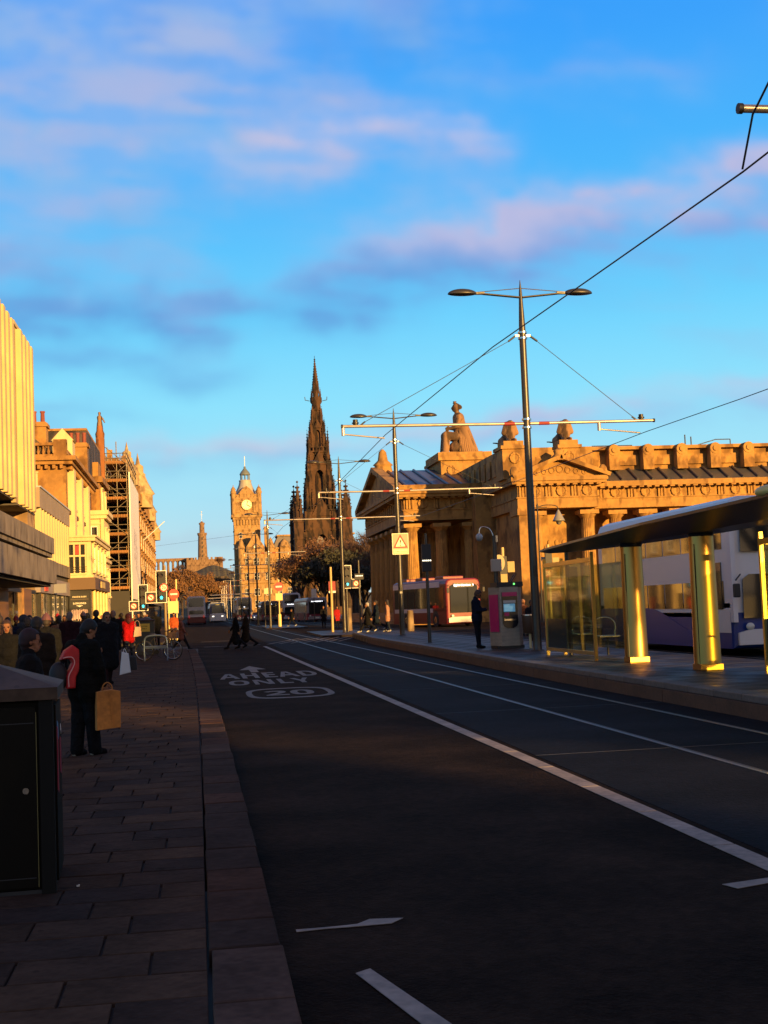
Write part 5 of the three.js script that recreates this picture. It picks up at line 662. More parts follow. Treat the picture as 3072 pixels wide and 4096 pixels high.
// ---------- tram shelter ----------
{
  const t = thing('tram_shelter', 'long curved tram shelter roof on thick round brushed metal columns', 'tram shelter');
  const navy = M(0.012, 0.016, 0.028, 0.35, { metalness: 0.3 }), brushed = M(0.5, 0.3, 0.085, 0.36, { metalness: 1 }), roofTop = M(0.16, 0.18, 0.22, 0.35, { map: T.metal });
  // wing section along z: thin front edge, deep middle
  const n = 26, rings = []; for (let k = 0; k <= n; k++) { const q = k / n, z = -33.2 + q * 27, lift = 0.26 * q * q, w = 0.28 + 0.72 * Math.min(1, q * 2.6) ** 0.7; const c = 9.3, y = 2.96 + lift; rings.push([[c - 1.25 * w, y + 0.03, z], [c - 0.6 * w, y + 0.16 * w, z], [c, y + 0.2 * w, z], [c + 1.25 * w, y + 0.2, z], [c + 1.25 * w, y + 0.12, z], [c + 0.35 * w, y - 0.2 * w, z], [c - 0.35 * w, y - 0.2 * w, z], [c - 1.25 * w, y - 0.02, z]]); }
  const P = [], T2 = []; const quad = (arr, a, b, c, d) => { for (const v of [a, b, c, a, c, d]) arr.push(...v); };
  for (let k = 0; k < n; k++) for (let j = 0; j < 8; j++) quad(j < 3 ? T2 : P, rings[k][j], rings[k][(j + 1) % 8], rings[k + 1][(j + 1) % 8], rings[k + 1][j]);
  const endcap = rings[0]; for (let j = 1; j < 7; j++) P.push(...endcap[0], ...endcap[j], ...endcap[j + 1]);
  const tri = (a) => { const g = new THREE.BufferGeometry(); g.setAttribute('position', new THREE.Float32BufferAttribute(a, 3)); g.computeVertexNormals(); return g; };
  mesh('roof_underside', [tri(P)], navy, t); mesh('roof_top', [tri(T2)], roofTop, t);
  for (const [z, s] of [[-26.7, 1], [-22.8, 1.05], [-14, 1.05]]) { const c = mesh('column', [cyl(0.245, 0.225, 0.42, 2.74, 9.2, z, 36)], brushed, t); mesh('column_head', [cyl(0.225, 0.3, 2.74, 3.0, 9.2, z, 28)], navy, c); mesh('plinth', [chamfer(0.42, 0.12, 0.42, 0.01).translate(9.2, 0.3, z)], brushed, c); mesh('edge_seam', [C(9.2 - 0.2, 1.5, z + 0.135, 0.012, 2.2, 0.012)], darkMetal, c); }
  mesh('end_lamp', [ball(8.2, 3.12, -17.6, 0.22, 0.1, 0.3, 14)], M(0.7, 0.5, 0.15, 0.5), t);
  mesh('number_plate', [B(9.0, 9.12, 2.72, 2.82, -33.3, -33.28)], M(0.3, 0.3, 0.3, 0.5), t); mesh('front_post', [cyl(0.05, 0.05, 0.3, 3.05, 9.2, -31.6, 12)], poleM, t);
  // glazed windbreaks
  const glassP = M(0.75, 0.8, 0.65, 0.04, { phys: true, transmission: 1, thickness: 0 }), gilt = M(0.62, 0.45, 0.14, 0.3, { metalness: 0.9 });
  const brk = (z0, z1, x) => { const w = thing('glass_windbreak', z1 > -25 ? 'glass windbreak with gold lit posts at the right picture edge' : 'glass windbreak panel with gold lit posts under the shelter end', 'windbreak'); const pane = mesh('pane', [B(x - 0.008, x + 0.008, 0.5, 2.5, z0 + 0.06, z1 - 0.06)], glassP, w); mesh('pane', [B(x + 0.9, x + 0.916, 0.5, 2.5, z0 + 0.3, z1 - 0.3)], glassP, w); mesh('lower_panel', [B(x - 0.012, x + 0.012, 0.46, 1.22, z0 + 0.04, z0 + 1.8)], M(0.05, 0.07, 0.06, 0.1, { phys: true, transmission: 0.5, thickness: 0 }), w); mesh('return_pane', [B(x, x + 0.9, 0.5, 2.5, z0 - 0.008, z0 + 0.008)], glassP, w);
    for (const [px, pz] of [[x, z0], [x, z1], [x + 0.9, z0], [x + 0.9, z1], [x + 0.45, z0]]) mesh('post', [B(px - 0.035, px + 0.035, 0.3, 2.72, pz - 0.035, pz + 0.035)], gilt, w); mesh('rail', [B(x - 0.03, x + 0.03, 2.5, 2.6, z0, z1), B(x - 0.03, x + 0.03, 0.42, 0.5, z0, z1), B(x, x + 0.9, 2.5, 2.6, z0 - 0.03, z0 + 0.03)], gilt, w); return w; };
  brk(-32, -28, 8.72); brk(-21.3, -17.4, 9.67);
  const seat = (x, z, l) => { const s = thing('metal_bench', l, 'bench', [x, 0.3, z]); mesh('seat_plate', [chamfer(0.5, 0.05, 0.45, 0.015).translate(0, 0.42, 0)], steel, s); mesh('hoop', [tube([[-0.24, 0.46, -0.18], [-0.27, 0.75, -0.22], [-0.15, 0.88, -0.24], [0.15, 0.88, -0.24], [0.27, 0.75, -0.22], [0.24, 0.46, -0.18]], 0.018, 6, 20)], steel, s); mesh('leg', [cyl(0.03, 0.03, 0, 0.42, 0, 0, 8)], poleM, s); };
  seat(10.1, -33.4, 'bare metal seat right of the nearest pole'); seat(10.0, -20.6, 'hooped metal seat at the right picture edge'); seat(9.9, -30.8, 'metal seat behind the glass windbreak');
}
{ // ticket machine
  const t = thing('ticket_machine', 'grey and magenta ticket machine with glowing blue screen', 'ticket machine', [9.12, 0.3, -38], 0.1);
  const body = M(0.4, 0.34, 0.26, 0.5, { map: T.metal }), pink = M(0.45, 0.01, 0.11, 0.4);
  mesh('cabinet', [ext([[-0.43, 0.3], [-0.3, -0.35], [0.28, -0.35], [0.43, -0.2], [0.43, 0.3]], 1.74).rotateX(-S).translate(0, 0.08, 0)], body, t);
  mesh('base', [B(-0.42, 0.42, 0, 0.09, -0.28, 0.33)], black, t); mesh('side_panel', [C(-0.385, 1.05, 0.03, 0.02, 1.1, 0.5, 0.2)], pink, t);
  mesh('top_cap', [B(-0.36, 0.44, 1.82, 1.96, -0.3, 0.36)], black, t);
  const dark = ext([[-0.24, 0.75], [-0.24, 1.66], [0.24, 1.66], [0.24, 0.75], [0.2, 0.66], [0.1, 0.6], [-0.1, 0.6], [-0.2, 0.66]], 0.02).translate(0, 0, 0.352); const f = mesh('fascia', [dark], M(0.015, 0.015, 0.018, 0.25), t);
  mesh('header', [B(-0.23, 0.23, 1.54, 1.66, 0.372, 0.385)], pink, f); mesh('card_slot', [B(-0.2, 0.18, 1.34, 1.42, 0.372, 0.382)], M(0.4, 0.38, 0.36, 0.4), f); mesh('coin_tray', [B(-0.2, 0.2, 0.82, 0.87, 0.372, 0.4)], steel, f); mesh('keypad', [B(-0.18, -0.04, 0.96, 1.06, 0.372, 0.384)], pink, f);
  const sc = canvasTex(128, 96, (x, w, h) => { x.fillStyle = '#2f7fa6'; x.fillRect(0, 0, w, h); x.fillStyle = '#9ad0e0'; for (let k = 0; k < 5; k++) x.fillRect(10, 14 + k * 15, 60 + (k * 37) % 40, 6); });
  panel('screen', 0.36, 0.24, M(0.1, 0.1, 0.1, 0.2, { emissive: new THREE.Color(1, 1, 1), emissiveMap: sc, emissiveIntensity: 0.28 }), t, [-0.02, 1.2, 0.374]);
  mesh('light', [ball(0.16, 1.9, 0.37, 0.03, 0.03, 0.02, 8)], M(0.02, 0.2, 0.03, 0.3, { emissive: new THREE.Color(0.2, 1, 0.2), emissiveIntensity: 0.8 }), t);
  mesh('stay_bar', [seg([0.1, 1.9, 0], [0.35, 2.2, -0.1], 0.015), seg([0.16, 1.9, 0], [0.41, 2.2, -0.1], 0.015)], darkMetal, t);
  const p = thing('camera_post', 'slim post with camera box and curved dome camera arm', 'camera post', [9.0, 0.3, -38.6]); mesh('post', [cyl(0.075, 0.065, 0, 3.4, 0, 0, 12)], poleM, p); mesh('box', [chamfer(0.3, 0.38, 0.16, 0.02).translate(0, 2.3, 0.1)], M(0.34, 0.28, 0.22, 0.6), p); mesh('arm', [tube([[0, 3.3, 0], [-0.15, 3.62, 0], [-0.4, 3.66, 0], [-0.46, 3.45, 0]], 0.02, 6, 14)], steel, p); mesh('dome', [ball(-0.46, 3.36, 0, 0.11, 0.12, 0.11, 12)], M(0.3, 0.3, 0.3, 0.2), p); mesh('bracket', [C(0.05, 3.3, 0, 0.1, 0.2, 0.1)], steel, p);
  const b = thing('platform_bin', 'brown round litter bin on a leg beside the ticket machine', 'litter bin', [9.62, 0.3, -37.2]); mesh('bin_body', [lathe([[0.02, 0.42], [0.2, 0.44], [0.225, 0.9], [0.22, 0.95]], 18)], M(0.06, 0.03, 0.015, 0.5), b); mesh('lid', [cyl(0.235, 0.235, 0.95, 0.985, 0, 0, 18)], steel, b); mesh('leg', [cyl(0.04, 0.04, 0, 0.43, 0, 0, 8)], M(0.5, 0.4, 0.2, 0.4), b);
  const d = thing('slim_display_post', 'slim post with a row of five lit dots', 'signal post', [8.4, 0.3, -47.1]); mesh('post', [cyl(0.07, 0.05, 0, 4.0, 0, 0, 10)], poleM, d); mesh('head', [chamfer(0.34, 1.0, 0.14, 0.02).translate(0, 2.6, 0)], black, d); for (let k = 0; k < 5; k++) mesh('lamp', [ball(-0.14 + k * 0.07, 3.0, 0.08, 0.028, 0.028, 0.01, 8)], M(0.3, 0.25, 0.15, 0.3, { emissive: new THREE.Color(1, 0.86, 0.6), emissiveIntensity: 1.1 }), d);
  const d2 = thing('slim_display_post', 'thin dark post with small lit lamps near the crossing', 'signal post', [9.06, 0.12, -72.6]); mesh('post', [cyl(0.06, 0.05, 0, 4.2, 0, 0, 10)], poleM, d2); mesh('head', [chamfer(0.5, 0.35, 0.14, 0.02).translate(0, 3.1, 0)], black, d2); for (let k = 0; k < 5; k++) mesh('lamp', [ball(-0.17 + k * 0.085, 3.32, 0.08, 0.035, 0.03, 0.01, 8)], M(0.3, 0.25, 0.15, 0.3, { emissive: new THREE.Color(1, 0.86, 0.6), emissiveIntensity: 0.9 }), d2);
}
// ---------- signals and signs ----------
const lampGreen = M(0.02, 0.2, 0.2, 0.3, { emissive: new THREE.Color(0.05, 0.75, 0.85), emissiveIntensity: 1.0 }), whiteEdge = M(0.7, 0.66, 0.58, 0.5);
const arrowGeo = () => ext([[-0.05, -0.09], [0.05, -0.09], [0.05, 0], [0.1, 0], [0, 0.1], [-0.1, 0], [-0.05, 0]], 0.01);
const banTex = (s) => canvasTex(128, 128, (x) => { x.fillStyle = '#0b0a09'; x.fillRect(0, 0, 128, 128); x.fillStyle = '#c9281c'; x.beginPath(); x.arc(64, 64, 58, 0, 7); x.fill(); x.fillStyle = '#f3e2c8'; x.beginPath(); x.arc(64, 64, 44, 0, 7); x.fill(); if (s === 'turn') { x.strokeStyle = '#111'; x.lineWidth = 11; x.beginPath(); x.moveTo(80, 92); x.lineTo(80, 54); x.lineTo(52, 54); x.stroke(); x.beginPath(); x.moveTo(56, 36); x.lineTo(34, 54); x.lineTo(56, 72); x.fillStyle = '#111'; x.fill(); x.strokeStyle = '#c9281c'; x.lineWidth = 11; x.beginPath(); x.moveTo(34, 34); x.lineTo(94, 94); x.stroke(); } else signFont(x, s, 'bold 56px sans-serif', 64, 67); });
function signalHead(t, x, y, z, { w = 0.5, h = 1.25, green = true, box = 0, boxTex = null } = {}) {
  const b = mesh('backing_board', [ext([[-w / 2, 0], [w / 2, 0], [w / 2, h], [-w / 2, h]], 0.03).translate(x, y, z)], black, t);
  mesh('white_border', [B(x - w / 2 - 0.035, x - w / 2, y - 0.035, y + h + 0.035, z, z + 0.04), B(x + w / 2, x + w / 2 + 0.035, y - 0.035, y + h + 0.035, z, z + 0.04), B(x - w / 2, x + w / 2, y + h, y + h + 0.035, z, z + 0.04), B(x - w / 2, x + w / 2, y - 0.035, y, z, z + 0.04)], whiteEdge, b);
  mesh('lamp_case', [chamfer(0.3, h - 0.12, 0.16, 0.02).translate(x, y + 0.06, z + 0.1)], black, t);
  for (let k = 0; k < 3; k++) { const yy = y + 0.25 + k * (h - 0.5) / 2; mesh('lens', [bare(new THREE.CylinderGeometry(0.1, 0.1, 0.02, 18).rotateX(S).translate(x, yy, z + 0.19))], k === 0 && green ? M(0.01, 0.05, 0.05, 0.3) : M(0.02, 0.01, 0.01, 0.3), t); mesh('hood', [bare(new THREE.CylinderGeometry(0.12, 0.12, 0.16, 14, 1, true, Math.PI / 2, Math.PI).rotateX(S).rotateZ(0).translate(x, yy, z + 0.26))], black, t); if (k === 0 && green) mesh('green_arrow', [arrowGeo().translate(x, yy, z + 0.205)], lampGreen, t); }
  if (box) { const bx = x + box * 0.56; mesh('sign_box', [C(bx, y + 0.27, z + 0.06, 0.52, 0.54, 0.16)], black, t); mesh('box_border', [B(bx - 0.27, bx + 0.27, y + 0.54, y + 0.575, z, z + 0.15), B(bx - 0.27, bx + 0.27, y - 0.035, y, z, z + 0.15), B(bx + box * 0.26 - 0.018, bx + box * 0.26 + 0.018, y, y + 0.54, z, z + 0.15)], whiteEdge, t); panel('sign_face', 0.4, 0.4, M(1, 1, 1, 0.5, { map: banTex(boxTex) }), t, [bx, y + 0.27, z + 0.145]); }
}
{
  const a = thing('traffic_signal', 'traffic signal with green arrow, no left turn box and 20 sign above the pavement', 'traffic signal', [-1.7, 0.11, -70]);
  mesh('post', [cyl(0.075, 0.07, 0, 4.2, 0.05, 0, 10)], M(0.2, 0.14, 0.06, 0.5), a); signalHead(a, -0.13, 2.25, 0.09, { w: 0.5, h: 1.65, box: -1, boxTex: 'turn' });
  const s = new THREE.Mesh(new THREE.CircleGeometry(0.23, 28).translate(0, 3.02, 0.36), M(1, 1, 1, 0.5, { map: banTex('20') })); s.name = 'speed_sign'; a.add(s); mesh('speed_sign_back', [bare(new THREE.CylinderGeometry(0.235, 0.235, 0.02, 24).rotateX(S).translate(0, 3.02, 0.345))], M(0.4, 0.38, 0.36, 0.5), a);
  const b = thing('traffic_signal', 'smaller traffic signal lower left behind the crowd', 'traffic signal', [-3.2, 0.11, -79]); mesh('post', [cyl(0.07, 0.06, 0, 3.4, 0, 0, 10)], poleM, b); signalHead(b, 0.05, 1.9, 0.08, { w: 0.5, h: 1.5, box: -1, boxTex: 'turn' });
  const c = thing('traffic_signal', 'traffic signal with green arrow in front of the gothic monument', 'traffic signal', [9.75, 0.12, -84.9]); mesh('post', [cyl(0.075, 0.07, 0, 4.4, 0, 0, 10)], poleM, c); signalHead(c, 0.05, 2.85, 0.09, { w: 0.52, h: 1.45, box: 1, boxTex: 'turn' });
  const yel = M(0.6, 0.47, 0.2, 0.6);
  const p = thing('bare_post', 'plain gold lit post left of the monument signal', 'post', [8.85, 0.12, -86]); mesh('post', [cyl(0.09, 0.08, 0, 4.3, 0, 0, 10)], M(0.4, 0.28, 0.1, 0.4), p);
  const n = thing('no_entry_sign', 'red no entry sign on a gold lit post left of the monument', 'sign', [8.0, 0.1, -128]); mesh('post', [cyl(0.07, 0.06, 0, 4.6, 0, 0, 10), cyl(0.17, 0.17, 0, 1.2, 0, 0, 12)], yel, n); const dd = mesh('disc', [bare(new THREE.CylinderGeometry(0.44, 0.44, 0.03, 28).rotateX(S).translate(0, 3.9, 0.1))], M(0.55, 0.025, 0.02, 0.45), n); mesh('white_bar', [B(-0.3, 0.3, 3.82, 3.98, 0.118, 0.128)], whitePaint, dd); mesh('plate', [B(-0.34, 0.34, 2.55, 3.25, 0.07, 0.1)], yel, n);
  const n2 = thing('direction_plate', 'pale rectangular plate sign left of the no entry sign', 'sign', [7.0, 0.1, -126]); mesh('post', [cyl(0.05, 0.05, 0, 3.9, 0, 0, 8), cyl(0.04, 0.04, 0, 3.3, -0.5, 0, 8)], poleM, n2); mesh('plate', [B(-0.55, 0.2, 3.2, 3.75, 0.05, 0.08)], M(0.5, 0.42, 0.24, 0.6), n2);
  const n3 = thing('no_entry_sign', 'red no entry sign edge with yellow plates beside the 20 signal', 'sign', [-1.35, 0.11, -76]); mesh('post', [cyl(0.05, 0.05, 0, 3.6, 0.2, 0, 8), cyl(0.05, 0.05, 0, 2.6, -0.25, 0, 8)], yel, n3); mesh('disc', [bare(new THREE.CylinderGeometry(0.3, 0.3, 0.03, 24).rotateX(S).translate(0.06, 2.75, 0.1))], M(0.55, 0.05, 0.02, 0.45), n3); mesh('plate', [B(-0.3, 0.3, 1.65, 2.35, 0.06, 0.09)], yel, n3); mesh('white_bar', [B(-0.14, 0.26, 2.7, 2.8, 0.117, 0.126)], whitePaint, n3);
  for (const [x, z, h, l] of [[10.2, -88, 1.5, 'short concrete bollard post by the crossing'], [11.3, -69, 1.25, 'gold lit bollard beside the walking pair']]) { const q = thing('bollard', l, 'bollard', [x, 0.12, z]); mesh('post', [cyl(0.2, 0.17, 0, h, 0, 0, 12), ball(0, h, 0, 0.17, 0.06, 0.17, 10)], M(0.3, 0.22, 0.12, 0.7, { map: T.stone }), q); }
  for (const [x, z, l] of [[11.6, -112, 'small red route plate on a post in front of the monument'], [13.4, -150, 'small white sign above the far buses'], [-2.6, -150, 'small red bus stop flag left of the rear view bus']]) { const q = thing('small_sign', l, 'sign', [x, 0.1, z]); mesh('post', [cyl(0.05, 0.05, 0, 4, 0, 0, 8)], poleM, q); mesh('plate', [B(-0.3, 0.3, 3.1, 3.9, 0.05, 0.09)], l.includes('red') ? redM : whitePaint, q); mesh('lower_plate', [B(-0.3, 0.3, 2.9, 3.08, 0.05, 0.09)], whitePaint, q); }
  // lamp posts and signal backs seen through and right of the ticket machine
  const lp = (x, z, l) => { const q = thing('street_lantern', l, 'lamp post', [x, 0.12, z]); mesh('post', [lathe([[0.14, 0], [0.1, 0.8], [0.06, 1.2], [0.05, 8], [0.09, 8.1], [0.03, 8.3], [0.02, 9.2], [0, 9.3]], 10)], black, q); mesh('arm', [tube([[0, 8, 0], [0.5, 8.15, 0], [1.4, 8.05, 0], [1.5, 7.8, 0]], 0.035, 6, 14), seg([-0.7, 8, 0], [0.7, 8, 0], 0.03)], black, q); mesh('lantern', [lathe([[0.05, 7.8], [0.15, 7.6], [0.4, 7.1], [0.46, 7.0], [0.2, 6.98], [0.16, 6.8], [0, 6.74]], 14, 1.5, 0, 0)], M(0.2, 0.19, 0.17, 0.4), q); };
  lp(23.7, -88, 'black street lantern post in front of the gallery pavilion'); 
  const sb = (x, z, h, l) => { const q = thing('signal_back', l, 'traffic signal', [x, 0.1, z]); mesh('post', [cyl(0.09, 0.09, 0, h, 0, 0, 10)], M(0.42, 0.3, 0.12, 0.45), q); mesh('case', [B(-0.2, 0.2, h - 1.5, h - 0.5, -0.1, 0.1)], black, q); mesh('board', [B(0.25, 0.65, h - 1.4, h - 0.8, -0.02, 0.02)], M(0.34, 0.25, 0.1, 0.7), q); };
  sb(17.0, -71, 4.6, 'dark signal head with pale board right of the ticket machine'); sb(21, -76, 4.9, 'signal post with pale board seen through the shelter glass');
  const rd = thing('round_sign', 'pale round sign disc behind the ticket machine', 'sign', [15.4, 0.1, -66]); mesh('post', [cyl(0.06, 0.06, 0, 4.3, 0, 0, 8)], poleM, rd); mesh('disc', [bare(new THREE.CylinderGeometry(0.42, 0.42, 0.03, 24).rotateX(S).rotateY(0.6).translate(0.2, 3.6, 0))], M(0.36, 0.28, 0.16, 0.7), rd); mesh('plate', [B(0.25, 0.6, 2.2, 3.0, -0.02, 0.02)], M(0.34, 0.25, 0.1, 0.7), rd);
}
// ---------- things on the near pavement ----------
{
  const t = thing('litter_bin', 'big dark green litter bin with pitched metal lid at the left edge', 'litter bin', [-0.85, 0.115, -7.85], 0.06);
  const green = M(0.014, 0.011, 0.004, 0.6, { phys: true, specularIntensity: 0.2, map: T.soot }), lidM = M(0.11, 0.07, 0.045, 0.7, { phys: true, specularIntensity: 0.4, map: T.slab });
  mesh('body', [chamfer(0.8, 1.1, 0.8, 0.015).translate(-0.42, 0.02, -0.42)], green, t);
  mesh('door', [B(-0.82, -0.1, 0.05, 1.08, -0.02, 0.0)], M(0.02, 0.015, 0.005, 0.55, { phys: true, specularIntensity: 0.25, map: T.soot }), t); mesh('corner_post', [B(-0.08, 0.0, 0.0, 1.14, -0.09, 0.008)], M(0.008, 0.008, 0.007, 0.6, { phys: true, specularIntensity: 0.2 }), t); mesh('lock', [bare(new THREE.CylinderGeometry(0.018, 0.018, 0.012, 12).rotateX(S).translate(-0.16, 0.6, 0.004))], steel, t); mesh('door_seam', [B(-0.8, -0.11, 0.985, 0.99, 0, 0.002), B(-0.8, -0.11, 0.1, 0.105, 0, 0.002)], black, t); mesh('door_edge', [B(-0.098, -0.094, 0.05, 1.05, 0.0, 0.003)], M(0.13, 0.11, 0.03, 0.5), t);
  mesh('side_panel', [B(-0.005, 0.012, 0.06, 1.08, -0.78, -0.1)], green, t); mesh('plinth', [B(-0.8, -0.01, 0, 0.03, -0.8, -0.02)], black, t);
  const l = mesh('lid', [bare(new THREE.ConeGeometry(0.64, 0.16, 4).rotateY(Math.PI / 4).translate(-0.42, 1.27, -0.42)), B(-0.87, 0.03, 1.12, 1.19, -0.87, 0.03)], lidM, t);
  const tx = canvasTex(256, 96, (x, w, h) => { x.clearRect(0, 0, w, h); x.fillStyle = '#b7a48c'; x.fillRect(0, 0, w, h); signFont(x, 'LITTER OUT', 'bold 40px sans-serif', 120, 50, '#15110d'); x.strokeStyle = '#2a2119'; x.lineWidth = 4; x.strokeRect(226, 20, 22, 50); });
  const q = mesh('lid_label', new THREE.PlaneGeometry(0.42, 0.1).rotateX(-S + 0.32).translate(-0.36, 1.232, -0.14), M(1, 1, 1, 0.6, { map: tx }), l, true);
  const stk = [['sticker_red', 0.55, 0.95, -0.24, -0.13, M(0.3, 0.008, 0.04, 0.35)], ['sticker_blue', 0.86, 0.98, -0.3, -0.17, M(0.02, 0.2, 0.4, 0.4)], ['sticker_red', 0.62, 0.86, -0.62, -0.48, M(0.3, 0.01, 0.05, 0.35)], ['sticker_white', 0.86, 0.93, -0.66, -0.6, M(0.7, 0.65, 0.6, 0.5)]]; stk.forEach(([nm, y0, y1, z0, z1, m]) => mesh(nm, [ext([[z0, y0], [z1, y0 + 0.03], [z1 - 0.01, y1], [z0 + 0.02, y1 - 0.02]], 0.004).rotateY(-S).translate(0.018, 0, 0)], m, t));
  mesh('scuff', [C(-0.35, 0.28, 0.003, 0.035, 0.03, 0.004), C(-0.45, 0.46, 0.003, 0.02, 0.006, 0.004), C(-0.4, 0.465, 0.003, 0.02, 0.006, 0.004)], M(0.25, 0.22, 0.12, 0.7), t);
  const b = thing('litter_bin', 'square olive bin with yellow notice beyond the red coat', 'litter bin', [-2.1, 0.115, -53.5]); mesh('body', [chamfer(0.75, 1.35, 0.75, 0.02)], M(0.03, 0.028, 0.015, 0.4), b); mesh('lid', [bare(new THREE.ConeGeometry(0.58, 0.14, 4).rotateY(Math.PI / 4).translate(0, 1.46, 0)), B(-0.4, 0.4, 1.34, 1.4, -0.4, 0.4)], lidM, b);
  const nt = canvasTex(128, 96, (x, w, h) => { x.fillStyle = '#d8b23a'; x.fillRect(0, 0, w, h); x.fillStyle = '#3a2c10'; x.font = 'bold 22px sans-serif'; x.textAlign = 'center'; x.fillText('LITTER', 64, 40); x.fillText('ONLY', 64, 68); }); panel('notice', 0.42, 0.32, M(1, 1, 1, 0.6, { map: nt }), b, [0.0, 1.1, 0.384]);
  const rk = thing('bike_stand', 'blue grey tubular bike stand at the kerb', 'bike stand', [-1.45, 0.115, -45.9], -0.35); const blue = M(0.12, 0.17, 0.26, 0.35, { metalness: 0.5 }); mesh('hoop', [tube([[-0.42, 0, 0], [-0.42, 0.6, 0], [-0.38, 0.8, 0], [-0.28, 0.86, 0], [0.28, 0.86, 0], [0.38, 0.8, 0], [0.42, 0.6, 0], [0.42, 0, 0]], 0.03, 8, 40)], blue, rk); mesh('cross_bar', [seg([-0.42, 0.5, 0], [0.42, 0.5, 0], 0.025, 0.025, 8)], blue, rk); mesh('cross_plate', [C(0, 0.46, 0, 0.8, 0.06, 0.02)], blue, rk);
  const bk = thing('bicycle', 'dark bicycle with loaded basket leaning on the blue stand', 'bicycle', [-1.36, 0.115, -46.15], -0.3); const rub = M(0.015, 0.014, 0.013, 0.8);
  for (const [x, n] of [[-0.52, 'rear'], [0.52, 'front']]) { const w = mesh('wheel', [bare(new THREE.TorusGeometry(0.335, 0.02, 8, 32).translate(x, 0.355, 0))], rub, bk); mesh('rim', [bare(new THREE.TorusGeometry(0.31, 0.01, 6, 28).translate(x, 0.355, 0)), cyl(0.02, 0.02, 0.34, 0.37, x, 0, 8)], steel, w); mesh('spokes', [...Array(14)].map((_, k) => seg([x, 0.355, 0], [x + Math.cos(k * 0.449) * 0.31, 0.355 + Math.sin(k * 0.449) * 0.31, 0], 0.003, 0.003, 3)), steel, w); }
  mesh('frame', [seg([-0.52, 0.355, 0], [-0.05, 0.3, 0], 0.014), seg([-0.52, 0.355, 0], [-0.16, 0.8, 0], 0.012), seg([-0.05, 0.3, 0], [-0.18, 0.86, 0], 0.017), seg([-0.16, 0.78, 0], [0.36, 0.84, 0], 0.018), seg([-0.05, 0.3, 0], [0.37, 0.76, 0], 0.02), seg([0.34, 0.92, 0], [0.52, 0.355, 0], 0.016)], black, bk); mesh('saddle', [ball(-0.2, 0.92, 0, 0.13, 0.035, 0.07, 10), seg([-0.18, 0.84, 0], [-0.2, 0.92, 0], 0.014)], black, bk); mesh('handlebar', [tube([[0.3, 1.0, -0.26], [0.38, 1.02, -0.1], [0.34, 1.0, 0], [0.38, 1.02, 0.1], [0.3, 1.0, 0.26]], 0.013, 6, 16), seg([0.34, 0.9, 0], [0.34, 1.0, 0], 0.014)], darkMetal, bk); mesh('crank', [cyl(0.09, 0.09, -0.01, 0.01, 0, 0, 16).rotateX(S).translate(-0.05, 0.3, 0.04), seg([-0.05, 0.3, 0.05], [0.05, 0.16, 0.06], 0.01), C(0.06, 0.15, 0.1, 0.09, 0.02, 0.07)], darkMetal, bk); mesh('basket', [B(0.42, 0.7, 0.75, 0.98, -0.16, 0.16), ...[...Array(8)].map((_, k) => ball(0.46 + (k % 4) * 0.07, 1.0 + (k % 3) * 0.04, -0.1 + (k >> 2) * 0.18, 0.06, 0.05, 0.06, 6))], M(0.14, 0.08, 0.06, 0.8, { map: T.cloth }), bk);
 const cig = tag(mesh('litter_scrap', [C(0, 0, 0, 0.016, 0.008, 0.01, 0.4), ball(0.006, 0.004, 0, 0.006, 0.004, 0.006, 6)], M(0.65, 0.6, 0.5, 0.7)), 'small white scrap at the foot of the near bin', 'litter'); cig.position.set(-0.74, 0.13, -7.98);
}

// ---------- vehicles ----------
const tyreM = M(0.012, 0.012, 0.012, 0.85), busGlass = M(0.015, 0.017, 0.018, 0.05, { phys: true, clearcoat: 0.5, clearcoatRoughness: 0.03 }), paint = (r, g, b) => M(r, g, b, 0.4, { phys: true, clearcoat: 0.2, clearcoatRoughness: 0.2, specularIntensity: 0.6 });
const glow = (s, w = 256, h = 64, col = '#f4f6ff', font = 'bold 40px sans-serif') => canvasTex(w, h, (x) => { x.fillStyle = '#050505'; x.fillRect(0, 0, w, h); signFont(x, s, font, w / 2, h / 2 + 2, col); });
